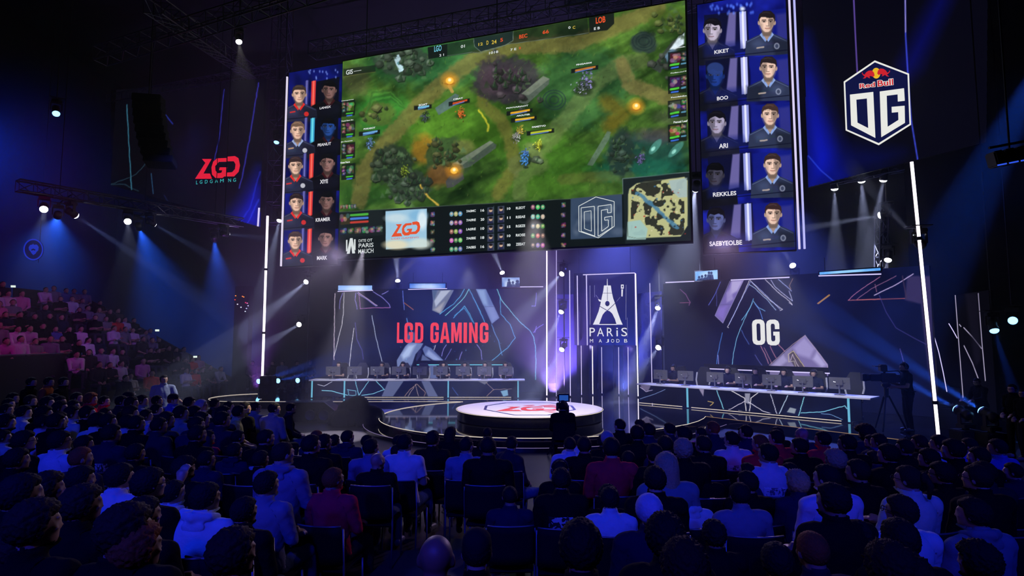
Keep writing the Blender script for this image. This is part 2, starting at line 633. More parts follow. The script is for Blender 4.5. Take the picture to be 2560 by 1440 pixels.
LGD_L = [(1040, 818), (1090, 818), (1048, 893), (1082, 893), (1092, 920), (1005, 920), (1058, 838)]
LGD_G = [(1168, 813), (1168, 832), (1128, 833), (1108, 855), (1110, 878), (1122, 892), (1140, 889), (1145, 876), (1128, 876), (1132, 861), (1172, 861), (1162, 903), (1145, 916), (1110, 916), (1092, 898), (1089, 862), (1098, 832), (1118, 815)]
LGD_D = [(1172, 806), (1210, 803), (1228, 814), (1236, 850), (1229, 884), (1205, 908), (1155, 908), (1168, 888), (1195, 886), (1210, 870), (1213, 845), (1204, 830), (1172, 830)]


def lgd(fx, fy):
    return [[(fx(x, y), fy(x, y)) for x, y in g] for g in (LGD_L, LGD_G, LGD_D)]


flat(PT, 'emblem_letters', lgd(lambda x, y: (x - 1120) / 115 * .98, lambda x, y: -(y - 862) / 58 * .62 - .15), redp, pd, .005, False)
flat(PT, 'emblem_crest', [[(.28, .62), (.75, .86), (.9, .7), (.45, .5)], [(-.2, .58), (.1, .82), (.2, .7), (-.05, .5)], [(.35, -.85), (.6, -1.1), (.75, -.95)]], redp, pd, .005, False)

# ================================================================== the big match screen
BL, BR = at(845, 645, 23.4), at(1727.7, 604, 19.0)
SZ = (BL.z + BR.z) / 2
SP0 = Plane((BL.x, BL.y, SZ), (BR.x - BL.x, BR.y - BL.y, 0))
sw = math.hypot(BR.x - BL.x, BR.y - BL.y)
sh = (SP0.st(1712, 0)[1] + SP0.st(857.4, 155)[1]) / 2
scr = empty('match_screen', SP0.pt(sw / 2, 0), 'giant hanging video screen showing a green forest battle game', 'video screen')
panel_box(SP0, -.06, sw + .06, -.06, sh + .06, .25, 'cabinet', BLACK, scr)
C = Canvas(SP0, 0, sw, 0, sh, 560, 350, .005, (62, 92, 40))
X, Yc = C.X, C.Y


def g(zx, zy): return (840 + zx / 2.182, zy / 2.182)


def gl(pts): return [g(*p) for p in pts]


n1, n2, n3 = vnoise(X, Yc, 90, 1), vnoise(X, Yc, 26, 2), vnoise(X + Yc * .6, Yc - X * .35, 9, 4)
n5 = vnoise((X * .55 + Yc) * .8, (Yc * .5 - X) * .16, 15, 12, 4)     # long brush-like streaks of grass
C.C = np.array([50, 78, 30.]) + (n1[:, None] - .5) * np.array([74, 88, 34]) + (n2[:, None] - .5) * np.array([34, 38, 18]) + (n5[:, None] - .5) * np.array([46, 56, 24])
n4 = vnoise(X, Yc, 5.5, 6, 3)
allp = np.arange(len(X))


def blob(zx, zy, rx, ry, rgb, a=.8, f=30, seed=0, rough=.5):
    """soft patch with a noisy outline"""
    cx, cy_ = g(zx, zy)
    rx, ry = rx / 2.182, ry / 2.182
    d = np.sqrt(((X - cx) / rx) ** 2 + ((Yc - cy_) / ry) ** 2) + (vnoise(X, Yc, 14, seed + 20, 3) - .5) * rough
    C.mixi(allp, a * np.clip((1 - d) * min(rx, ry) / f + .5, 0, 1), rgb)


def path(pts, wd, rgb, a=.75, f=9):
    C.line(gl(pts), wd / 2.182, rgb, a, f, 5)


for args in ((500, 320, 340, 150, (30, 92, 62), .5, 40), (1350, 480, 260, 220, (40, 84, 52), .55, 40), (1700, 850, 230, 120, (22, 62, 62), .75, 25), (1650, 930, 260, 70, (20, 84, 66), .6, 14),
             (700, 700, 330, 160, (58, 100, 24), .6, 40), (1150, 900, 240, 170, (62, 112, 30), .55, 40), (260, 620, 150, 120, (40, 110, 40), .7, 22), (150, 1060, 150, 60, (34, 74, 28), .6, 20), (1050, 1020, 260, 60, (70, 110, 34), .5, 20)):
    blob(*args)
DIRT = (104, 96, 52)
path([(130, 1090), (150, 940), (260, 790), (420, 610), (560, 470), (760, 320), (980, 250), (1300, 240), (1560, 130), (1760, 40)], 90, DIRT)
path([(820, 380), (800, 560), (900, 660), (950, 760), (980, 900), (880, 1060)], 70, (98, 96, 44))
path([(980, 900), (1130, 800), (1260, 640), (1420, 450), (1560, 350), (1660, 330)], 90, (92, 106, 62), .55)
path([(1560, 350), (1600, 460), (1760, 520), (1900, 560)], 80, (108, 98, 58))
path([(1060, 820), (1120, 900), (1010, 960), (1000, 1060)], 80, (106, 116, 74), .45)
path([(1240, 980), (1450, 960), (1600, 960)], 60, (88, 92, 44), .5)
path([(1480, 560), (1560, 620), (1500, 680)], 90, (110, 86, 24), .6, 20)
blob(360, 330, 150, 90, (46, 62, 50), .9, 8, 3)
blob(300, 300, 90, 60, (70, 86, 70), .55, 8, 4)
blob(110, 440, 70, 80, (66, 54, 46), .5, 20, 5)
blob(930, 440, 190, 130, (46, 40, 52), .85, 14, 6)
blob(900, 440, 110, 90, (70, 52, 66), .6, 20, 7)
blob(960, 460, 60, 50, (36, 32, 40), .8, 10, 8)
blob(230, 620, 90, 66, (74, 92, 40), .8, 8, 9)
blob(310, 900, 110, 110, (34, 46, 36), .9, 10, 10)
blob(400, 1010, 110, 90, (42, 56, 44), .9, 10, 11)
blob(480, 820, 60, 80, (140, 96, 30), .75, 16, 12)
blob(620, 860, 130, 110, (46, 66, 38), .9, 9, 13)
blob(560, 960, 70, 60, (120, 74, 40), .7, 14, 14)
blob(700, 800, 60, 40, (110, 116, 60), .7, 10, 15)
blob(1560, 840, 70, 130, (30, 46, 42), .9, 9, 16)
blob(1760, 740, 140, 40, (74, 58, 70), .6, 16, 17)
blob(1820, 640, 90, 40, (60, 66, 50), .6, 14, 18)
blob(1840, 110, 120, 60, (56, 74, 26), .75, 16, 19)
blob(1680, 230, 70, 66, (36, 48, 50), .85, 8, 21)
for r_ in (62, 44, 28):
    cxx, cyy = g(1680, 225)
    for s_ in np.linspace(0, 2 * PI, 25)[:-1]:
        pass
    C.line([(cxx + r_ / 2.182 * math.cos(t), cyy + r_ * .8 / 2.182 * math.sin(t)) for t in np.linspace(0, 6.3, 22)], 1.5, (22, 32, 36), .8, 1.5)
for r_ in (62, 46, 24):
    cxx, cyy = g(1190, 545)
    C.line([(cxx + r_ / 2.182 * math.cos(t), cyy + r_ * .85 / 2.182 * math.sin(t)) for t in np.linspace(0, 6.3, 22)], 2.5, (32, 46, 50), .8, 2)
C.poly(gl([(1000, 520), (1130, 420), (1165, 430), (1160, 460), (1040, 570), (1000, 560)]), (74, 84, 76), .95, 1.5)
C.poly(gl([(1010, 512), (1130, 414), (1165, 430), (1050, 520)]), (110, 118, 104), .8, 1.5)
C.poly(gl([(620, 900), (840, 768), (876, 790), (870, 810), (730, 910), (650, 935)]), (66, 78, 70), .95, 1.5)
C.poly(gl([(640, 892), (840, 768), (860, 776), (690, 900)]), (112, 122, 104), .8, 1.5)
C.poly(gl([(598, 990), (620, 960), (690, 940), (700, 975), (640, 1020), (605, 1026)]), (62, 64, 66), .95, 1.5)
C.poly(gl([(1370, 900), (1480, 715), (1500, 720), (1490, 760), (1400, 905)]), (78, 98, 82), .9, 1.5)
C.poly(gl([(540, 590), (650, 510), (672, 520), (640, 580), (560, 628)]), (72, 92, 92), .9, 1.5)
C.poly(gl([(1720, 370), (1830, 230), (1900, 180), (1896, 250), (1800, 330), (1770, 400)]), (52, 58, 56), .9, 2)
C.poly(gl([(1820, 270), (1870, 200), (1900, 180), (1898, 240), (1850, 270)]), (225, 240, 250), .95, 4)
C.poly(gl([(1770, 330), (1830, 265), (1860, 280), (1800, 350)]), (110, 150, 190), .6, 6)
C.poly(gl([(312, 310), (345, 295), (372, 385), (345, 395)]), (190, 222, 232), .95, 2)
C.ell(*g(345, 345), 6, 4, (90, 150, 160), .9)
for zx, zy in ((620, 440), (1638, 580), (645, 930)):
    C.ell(*g(zx, zy), 16, 15, (235, 150, 40), .5, 20)
    C.ell(*g(zx, zy), 9, 8, (255, 190, 70), 1, 3)
    C.ell(*g(zx, zy - 4), 4, 4, (255, 240, 190), 1, 3)
    C.line(gl([(zx - 26, zy + 16), (zx, zy + 22), (zx + 26, zy + 14)]), 3, (110, 74, 30), .9)
C.line(gl([(618, 470), (634, 500)]), 8, (150, 120, 60), .9)
for zx, zy, rx, ry, rot in ((1742, 800, 46, 18, -.9), (1855, 815, 52, 18, -.8)):
    C.ell(*g(zx, zy), rx / 2, ry / 2, (70, 130, 118), .8, 2, rot)
    C.ell(*g(zx - 12, zy + 12), 7, 4, (150, 214, 200), .8, 2, rot)
C.line(gl([(780, 600), (800, 630), (830, 680), (828, 715)]), 4, (190, 180, 50), .85, 3, 2)
C.line(gl([(460, 1010), (500, 1070), (560, 1120)]), 4, (210, 170, 70), .9, 3, 2)
rs = random.Random(5)
for _ in range(120):   # cracks and small stones on the paths
    zx, zy = rs.uniform(980, 1850), rs.uniform(200, 900)
    a = rs.uniform(0, 3)
    L = rs.uniform(12, 45)
    C.line(gl([(zx, zy), (zx + L * math.cos(a), zy + L * .5 * math.sin(a))]), .9, (46, 60, 32), .45, 1.2, 2)
for _ in range(130):   # leaf clumps
    zx, zy = rs.choice(((360, 330), (310, 900), (620, 860), (1560, 840), (400, 1010), (930, 440), (1840, 110)))
    zx += rs.gauss(0, 62)
    zy += rs.gauss(0, 48)
    b = rs.uniform(.5, 1.35)
    C.poly(gl([(zx - 16, zy + 14), (zx - 4, zy - 18), (zx + 18, zy + 10)]), (62 * b, 84 * b, 56 * b), .55, 2)
field = 1.10 + .22 * (n4 - .5) + .30 * (n5 - .5) + .18 * (n2 - .5) + .45 * (n1 - .5)
C.C = C.C * np.clip(field, .5, 1.6)[:, None]


def rocks(zx, zy, sx, sy, n, base, seed):
    """a heap of shaded boulders and dark foliage"""
    r2 = random.Random(seed)
    for _ in range(n):
        x, y, R = zx + r2.gauss(0, sx * .5), zy + r2.gauss(0, sy * .5), r2.uniform(10, 30)
        k = r2.randint(5, 7)
        a0 = r2.uniform(0, 6)
        pts = [(x + R * r2.uniform(.7, 1.2) * math.cos(a0 + 2 * PI * i / k), y + R * .8 * r2.uniform(.7, 1.2) * math.sin(a0 + 2 * PI * i / k)) for i in range(k)]
        v = r2.uniform(.55, 1.15)
        C.poly(gl([(px_ + 3, py_ + 5) for px_, py_ in pts]), (16, 24, 18), .75, 2.5)
        C.poly(gl(pts), [c_ * v for c_ in base], .9, 1.4)
        C.poly(gl([(x + (px_ - x) * .6 - 4, y + (py_ - y) * .55 - 5) for px_, py_ in pts]), [min(255, c_ * v * 1.45 + 8) for c_ in base], .7, 4)
        if r2.random() < .5:
            C.poly(gl([(x - R * .5, y + R * .4), (x + R * .1, y - R * 1.1), (x + R * .6, y + R * .5)]), (30, 52, 34), .8, 2)
            C.line(gl([(x + R * .1, y - R * 1.1), (x - R * .2, y + R * .1)]), 1, (84, 116, 74), .7, 1.5)


rocks(370, 330, 150, 90, 26, (70, 84, 70), 1)
rocks(300, 900, 110, 100, 22, (60, 72, 56), 2)
rocks(390, 1020, 110, 90, 20, (62, 74, 62), 3)
rocks(600, 840, 110, 100, 18, (70, 72, 44), 4)
rocks(960, 450, 150, 110, 24, (66, 58, 64), 5)
rocks(1550, 860, 60, 120, 16, (50, 66, 58), 6)
rocks(1840, 110, 110, 60, 14, (74, 84, 44), 7)
rocks(1790, 350, 90, 60, 8, (62, 66, 60), 8)
rocks(220, 620, 70, 50, 8, (96, 104, 60), 9)
rocks(1080, 880, 60, 60, 7, (84, 100, 76), 10)
for k_ in range(5):
    C.line(gl([(150 + k_ * 6, 640 - k_ * 10), (200, 560 - k_ * 14), (300, 540 - k_ * 12), (370, 590 - k_ * 6)]), 2, (86, 150, 60) if k_ % 2 else (40, 74, 34), .6, 4, 2)
for zx, zy in ((620, 440), (1638, 580), (645, 930)):
    C.ell(*g(zx, zy), 16, 15, (235, 150, 40), .5, 20)
    C.ell(*g(zx, zy), 9, 8, (255, 190, 70), 1, 3)
    C.ell(*g(zx, zy - 4), 4, 4, (255, 240, 190), 1, 3)
for _ in range(420):   # grass tufts and pebbles
    q = g(rs.uniform(40, 1880), rs.uniform(200, 1080))
    L = rs.uniform(2, 6)
    up_ = rs.choice(((96, 140, 44), (28, 44, 22), (120, 130, 70), (60, 110, 60)))
    C.line([q, (q[0] + rs.uniform(-2, 3), q[1] - L)], 1.1, up_, .6, 1.4)
FIG = ((485, 635, (60, 70, 80)), (680, 615, (190, 90, 40)), (185, 780, (90, 120, 170)), (1005, 705, (170, 150, 60)), (1030, 830, (70, 110, 180)), (1105, 785, (190, 200, 60)), (375, 930, (110, 130, 40)), (1345, 465, (150, 150, 180)), (1370, 430, (120, 110, 170)), (1660, 860, (90, 80, 130)), (985, 740, (150, 150, 150)), (1028, 870, (60, 120, 190)))
for zx, zy, c in FIG:   # the small figures on the field
    sp = 44 if 1300 < zx < 1400 else 24
    C.ell(*g(zx, zy + sp * .7), sp * .55, sp * .3, (20, 30, 18), .6, 6)
    for _ in range(60):
        b = rs.uniform(.25, 1.5)
        a_ = rs.uniform(0, 3.1)
        q = g(zx + rs.gauss(0, sp * .42), zy + rs.gauss(0, sp * .6))
        L = rs.uniform(1.5, 4.5)
        C.line([q, (q[0] + L * math.cos(a_), q[1] + L * math.sin(a_))], rs.uniform(1, 2.4), [min(255, v * b) for v in c], .9, 1.1)
BARS = ((425, 590, 522, 580, (120, 190, 220)), (615, 568, 730, 548, (200, 80, 40)), (125, 732, 240, 718, (110, 170, 220)), (930, 620, 1072, 602, (230, 170, 40)), (955, 658, 1095, 642, (230, 180, 50)), (1040, 728, 1190, 712, (190, 200, 50)), (1282, 388, 1430, 366, (190, 120, 50)))
for x0, y0, x1, y1, c in BARS:
    C.poly(gl([(x0, y0 - 12), (x1, y1 - 12), (x1, y1 + 12), (x0, y0 + 12)]), (18, 20, 24), .92, 1)
    C.poly(gl([(x0 + 22, y0 - 8), (x1 - 14, y1 - 7), (x1 - 14, y1 + 3), (x0 + 22, y0 + 3)]), c, .95, 1)
    C.poly(gl([(x0 + 22, y0 + 5), (x1 - 30, y1 + 5), (x1 - 30, y1 + 9), (x0 + 22, y0 + 9)]), (90, 140, 230), .9, 1)
# head-up display: score bar, side portraits, lower dashboard
DKT = (16, 22, 24)
C.poly(gl([(500, 258), (1370, 98), (1380, 185), (940, 240), (780, 285), (505, 322)]), DKT, .55, 1.5)
C.poly(gl([(500, 258), (607, 240), (607, 305), (505, 322)]), DKT, .9, 1.5)
C.poly(gl([(1380, 92), (1516, 66), (1518, 128), (1480, 165), (1382, 178)]), DKT, .9, 1.5)
C.poly(gl([(750, 208), (965, 168), (965, 220), (920, 245), (790, 282), (755, 250)]), (26, 40, 46), .75, 1.5)
C.line(gl([(607, 305), (740, 285), (790, 290), (940, 240), (980, 236), (1380, 180)]), 1.2, (96, 110, 100), .9)
C.line(gl([(750, 210), (755, 252), (790, 282), (920, 248), (965, 222), (968, 168)]), 1.2, (110, 130, 120), .9)
C.poly(gl([(40, 376), (215, 355), (215, 392), (40, 418)]), DKT, .6, 1.5)
C.line(gl([(40, 418), (215, 392)]), 1.2, (110, 110, 60), .8)


def icon(x, y, w_, h_, seed):
    r2 = random.Random(seed)
    base = [r2.uniform(20, 90) for _ in range(3)]
    C.poly(gl([(x, y), (x + w_, y - w_ * .1), (x + w_, y + h_ - w_ * .1), (x, y + h_)]), base, .95, 1)
    for _ in range(9):
        C.ell(*g(x + r2.uniform(.1, .9) * w_, y + r2.uniform(.1, .8) * h_), r2.uniform(.1, .3) * w_ / 2.182, r2.uniform(.1, .25) * h_ / 2.182, [v * r2.uniform(.35, 1.7) + 18 for v in (base[0] * .6 + 50, base[1] * .6 + 42, base[2] * .6 + 46)], .8, 1.2)
    C.ell(*g(x + .5 * w_, y + .42 * h_), .2 * w_ / 2.182, .22 * h_ / 2.182, (190, 150, 125), .6, 2)


for k in range(4):   # left column of players
    yy = 560 + k * 115
    C.poly(gl([(30, yy - 8), (105, yy - 16), (103, yy + 70), (28, yy + 78)]), DKT, .85, 1)
    icon(58, yy, 40, 48, 40 + k)
    for j in range(3): icon(33, yy + j * 18, 18, 16, 70 + k * 5 + j)
    C.line(gl([(58, yy + 60), (90, yy + 56)]), 3.5, (70, 190, 60), .95)
    C.line(gl([(60, yy + 72), (86, yy + 68)]), 3, (60, 110, 220), .95)
for k in range(4):   # right column
    yy = 292 + k * 132
    C.poly(gl([(1810, yy - 6), (1912, yy - 20), (1914, yy + 78), (1812, yy + 90)]), DKT, .85, 1)
    icon(1822, yy, 56, 54, 140 + k)
    icon(1884, yy - 10, 26, 24, 160 + k)
    icon(1884, yy + 18, 26, 24, 180 + k)
    C.line(gl([(1826, yy + 64), (1868, yy + 56)]), 5, (80, 200, 60), .95)
    C.line(gl([(1830, yy + 80), (1866, yy + 74)]), 3.5, (60, 110, 220), .95)
    C.line(gl([(1886, yy + 56), (1906, yy + 52)]), 4, (90, 150, 180), .9)
C.poly(gl([(12, 1158), (262, 1142), (1272, 1085), (1566, 1058), (1940, 1030), (1945, 1330), (5, 1420)]), (13, 20, 22), 1, 1.5)
C.poly(gl([(1564, 978), (1940, 938), (1945, 1330), (1578, 1330)]), (24, 32, 36), 1, 1.5)
C.line(gl([(1566, 1058), (1564, 975), (1932, 938)]), 1.5, (90, 110, 112), .9)
C.line(gl([(12, 1158), (262, 1142), (1272, 1085), (1566, 1058)]), 1.5, (70, 84, 78), .9)
C.poly(gl([(18, 1162), (255, 1146), (258, 1282), (14, 1296)]), (22, 30, 32), 1, 1.5)
icon(25, 1172, 50, 56, 9)
for y_, c in ((1170, (74, 170, 60)), (1190, (70, 120, 210)), (1210, (190, 60, 50))):
    C.line(gl([(82, y_ + 4), (172, y_ - 2)]), 5.5, c, .95)
for k in range(6): icon(24 + k * 39, 1246 - k * 2.5, 34, 34, 200 + k)
for r_ in range(5):
    icon(516, 1158 + r_ * 48, 22, 26, 230 + r_)
    icon(1230, 1106 + r_ * 55, 22, 26, 250 + r_)
    for j in range(3):
        cc = g(630 + j * 24, 1168 + r_ * 48 - j)
        C.ell(*cc, 5, 6, [rs.uniform(80, 220) for _ in range(3)], .9, 1.2)
        C.ell(cc[0], cc[1] - 1, 2.5, 2.5, (220, 190, 160), .8, 1.2)
        cc = g(1074 + j * 27, 1130 + r_ * 52)
        C.ell(*cc, 5, 6, [rs.uniform(80, 220) for _ in range(3)], .9, 1.2)
        C.ell(cc[0], cc[1] - 1, 2.5, 2.5, (220, 190, 160), .8, 1.2)
    for x_ in (826, 882):
        x0, y0 = x_, 1132 + r_ * 49 - (x_ - 826) * .1
        C.poly(gl([(x0, y0), (x0 + 36, y0 - 3), (x0 + 36, y0 + 37), (x0, y0 + 40)]), (60, 66, 84), 1, 1)
        C.ell(*g(x0 + 18, y0 + 14), 4.2, 5, (200, 165, 140), 1, 1)
        C.ell(*g(x0 + 18, y0 + 8), 4.6, 3, (24, 20, 24), 1, 1)
        C.poly(gl([(x0 + 3, y0 + 38), (x0 + 10, y0 + 26), (x0 + 26, y0 + 25), (x0 + 33, y0 + 36)]), (30, 32, 66), 1, 1)
C.line(gl([(860, 1124), (862, 1364)]), 1.2, (60, 76, 80), .8)
sky = gl([(270, 1152), (495, 1138), (495, 1346), (272, 1360)])
C.poly(sky, (150, 190, 215), 1, 1)
for x_, y_, rx, ry, c in ((330, 1190, 60, 24, (196, 214, 220)), (450, 1175, 50, 30, (120, 172, 208)), (330, 1335, 70, 26, (228, 214, 176)), (460, 1330, 60, 30, (206, 216, 206)), (470, 1200, 26, 50, (226, 236, 240))):
    cc = g(x_, y_)
    i = C._sel(cc[0] - rx / 2, cc[0] + rx / 2, cc[1] - ry / 2, cc[1] + ry / 2)
    C.ell(*cc, rx / 2.182, ry / 2.182, c, .8, 8)
C.poly(gl([(1280, 1084), (1560, 1060), (1562, 1292), (1280, 1306)]), (52, 68, 92), 1, 1)
for k in range(16):
    C.ell(*g(rs.uniform(1310, 1540), rs.uniform(1100, 1270)), rs.uniform(6, 16), rs.uniform(5, 12), rs.choice(((92, 106, 128), (34, 46, 72), (116, 130, 148))), .5, 9)
# minimap
mm = gl([(1600, 1030), (1640, 1000), (1900, 965), (1918, 985), (1918, 1230), (1880, 1290), (1640, 1300), (1592, 1290), (1594, 1060)])
C.poly(mm, (176, 178, 128), 1, 1.5)
xs_, ys_ = [q[0] for q in mm], [q[1] for q in mm]
mi_ = C._sel(min(xs_) + 8, max(xs_) - 8, min(ys_) + 8, max(ys_) - 8)
mn_ = vnoise(X[mi_] + (vnoise(X[mi_], Yc[mi_], 7, 44, 2) - .5) * 8, Yc[mi_], 15, 45, 2)
C.mixi(mi_, np.clip((mn_ - .47) * 40, 0, 1) * .95, (38, 40, 36))
C.line(gl([(1640, 1050), (1690, 1090), (1740, 1130), (1790, 1180), (1860, 1240)]), 9, (72, 120, 150), .9, 2, 3)
C.poly(gl([(1590, 1210), (1660, 1200), (1700, 1250), (1690, 1306), (1586, 1308)]), (150, 184, 180), .95, 2)
C.poly(gl([(1815, 985), (1915, 970), (1915, 1075), (1870, 1078), (1830, 1040)]), (158, 178, 176), .95, 2)
for _ in range(60):
    q = g(rs.uniform(1605, 1905), rs.uniform(1000, 1285))
    C.ell(*q, rs.uniform(1, 2.4), rs.uniform(1, 2.4), rs.choice(((170, 50, 40), (60, 110, 150), (30, 34, 34), (214, 206, 170))), .85, 1)
C.line(mm + mm[:1], 1.2, (90, 100, 84), .8)
for k in range(6): icon(22 + k * 15, 1120 - k, 13, 22, 300 + k)
C.build('display', scr)

TW, TO, TB, TY = glow('white pixels', (225, 232, 232), 1), glow('orange red pixels', (235, 84, 46), 1), glow('cyan pixels', (120, 210, 235), 1), glow('yellow pixels', (220, 190, 70), 1)


def zt(items): return [(b, *g(x0, y0), *g(x1, y1)) for b, x0, y0, x1, y1 in items]


text(SP0, zt([('LGO', 537, 285, 577, 246)]), 'team_tag', TB, scr, .02, .02)
text(SP0, zt([('LOB', 1418, 132, 1470, 88)]), 'team_tag', TO, scr, .02, .03)
text(SP0, zt([('BEC', 1000, 213, 1045, 184), ('66', 1128, 188, 1162, 162), ('5', 897, 230, 912, 208), ('2', 998, 270, 1010, 256)]), 'score_digits', TO, scr, .02, .02)
text(SP0, zt([('2 1', 565, 310, 590, 293), ('01', 682, 264, 704, 244), ('E B', 1408, 166, 1440, 146), ('0', 1268, 160, 1280, 144), ('1018', 836, 298, 886, 276), ('ooooo', 98, 393, 140, 382), ('GIS', 56, 410, 94, 378), ('7 E', 952, 280, 985, 262)]), 'score_digits', TW, scr, .02, .02)
text(SP0, zt([('12', 778, 252, 802, 232), ('24', 850, 243, 877, 217), ('D', 822, 246, 833, 222), ('C', 1292, 160, 1306, 142)]), 'score_digits', TY, scr, .02, .02)
names = [('CIBAT', 640, 546, 694, 533), ('POVVARIAOT', 930, 594, 1050, 574), ('AROUTER', 985, 636, 1060, 622), ('FAMSTVO', 1070, 698, 1145, 683), ('7INGAGOI', 1310, 358, 1395, 340), ('POKAROT', 152, 708, 216, 694), ('SOAT', 452, 580, 500, 565),
         ('Damperos', 32, 554, 98, 542), ('Tucul Bem Ibu', 30, 664, 96, 652), ('Jar Pacuron', 28, 778, 92, 766), ('Gtass Peace', 25, 892, 78, 880), ('Puffiesk', 1826, 268, 1908, 254), ('Fudan.nc19', 1826, 402, 1912, 388), ('Foodshlka', 1828, 535, 1914, 521), ('Penual Leaf', 1842, 672, 1918, 656)]
rows = []
for r_ in range(5):
    y_ = 1158 + r_ * 49.5
    rows += [(('7A0MC', '7A0RE', '1A0RE', '7A0BE', '7A0B5')[r_], 712, y_ + 2, 764, y_ - 15), (('16', '20', '10', '18', '16')[r_], 790, y_ - 2, 810, y_ - 18), (('10', '11', '15', '10', '00')[r_], 934, y_ - 12, 953, y_ - 27), (('RLEOT', 'RSEAE', 'RGEZE', 'RIOSE', 'ZEEAT')[r_], 982, y_ - 15, 1033, y_ - 33)]
text(SP0, zt([(t_, a_, b_ + 2, c_, d_ - 2) for t_, a_, b_, c_, d_ in names]), 'player_names', TW, scr, .02, .045)
text(SP0, zt(rows), 'player_names', TW, scr, .02, .03)
text(SP0, zt([('DITE OT', 125, 1322, 200, 1302), ('PARIS', 125, 1352, 206, 1324), ('MAUCH', 123, 1384, 206, 1355)]), 'event_name', TW, scr, .02, .01)
text(SP0, zt([('LGD GAMING', 305, 1308, 452, 1290)]), 'team_name', TO, scr, .02)


def lz(x, y): return 303 + (x - 1005) / 231 * 158 + 0 * y, 1250 + (y - 862) / 58 * 38 - (x - 1120) * .04


flat(SP0, 'team_emblem', [[g(*lz(*q)) for q in gl_] for gl_ in (LGD_L, LGD_G, LGD_D)], TO, scr, .018)
flat(SP0, 'event_emblem', [[g(*q) for q in e] for e in ([(56, 1310), (64, 1308), (64, 1370), (56, 1372)], [(78, 1300), (92, 1299), (106, 1382), (90, 1383), (84, 1340), (76, 1384), (60, 1385)], [(100, 1306), (108, 1305), (108, 1366), (100, 1360)])], TW, scr, .018)


def outline(pts, wd):
    """stroke loops of a polygon as [outer, inner] rings by shrinking towards the centroid"""
    cx, cy_ = sum(p[0] for p in pts) / len(pts), sum(p[1] for p in pts) / len(pts)
    k = 1 - wd / max(math.hypot(p[0] - cx, p[1] - cy_) for p in pts)
    return [pts, [(cx + (p[0] - cx) * k, cy_ + (p[1] - cy_) * k) for p in pts]]


def bar(p, q, wd):
    dx, dy = q[0] - p[0], q[1] - p[1]
    L = math.hypot(dx, dy) or 1
    nx, ny = -dy / L * wd / 2, dx / L * wd / 2
    return [(p[0] + nx, p[1] + ny), (q[0] + nx, q[1] + ny), (q[0] - nx, q[1] - ny), (p[0] - nx, p[1] - ny)]


def strokes(loop, wd, closed=True):
    n = len(loop)
    return [bar(loop[k], loop[(k + 1) % n], wd) for k in range(n if closed else n - 1)]


oh = gl([(1325, 1125), (1418, 1075), (1518, 1100), (1518, 1235), (1432, 1298), (1326, 1262)])
oO = gl([(1338, 1134), (1410, 1126), (1412, 1288), (1338, 1262)])
oo = gl([(1355, 1156), (1392, 1150), (1394, 1262), (1356, 1248)])
oG = gl([(1430, 1126), (1502, 1116), (1502, 1160), (1482, 1162), (1482, 1142), (1448, 1148), (1450, 1262), (1486, 1236), (1486, 1200), (1466, 1202), (1466, 1186), (1506, 1180), (1506, 1242), (1430, 1290)])
flat(SP0, 'team_emblem', strokes(oh, 1.6) + strokes(oO, 1.6) + strokes(oo, 1.3) + strokes(oG, 1.6), TW, scr, .018)


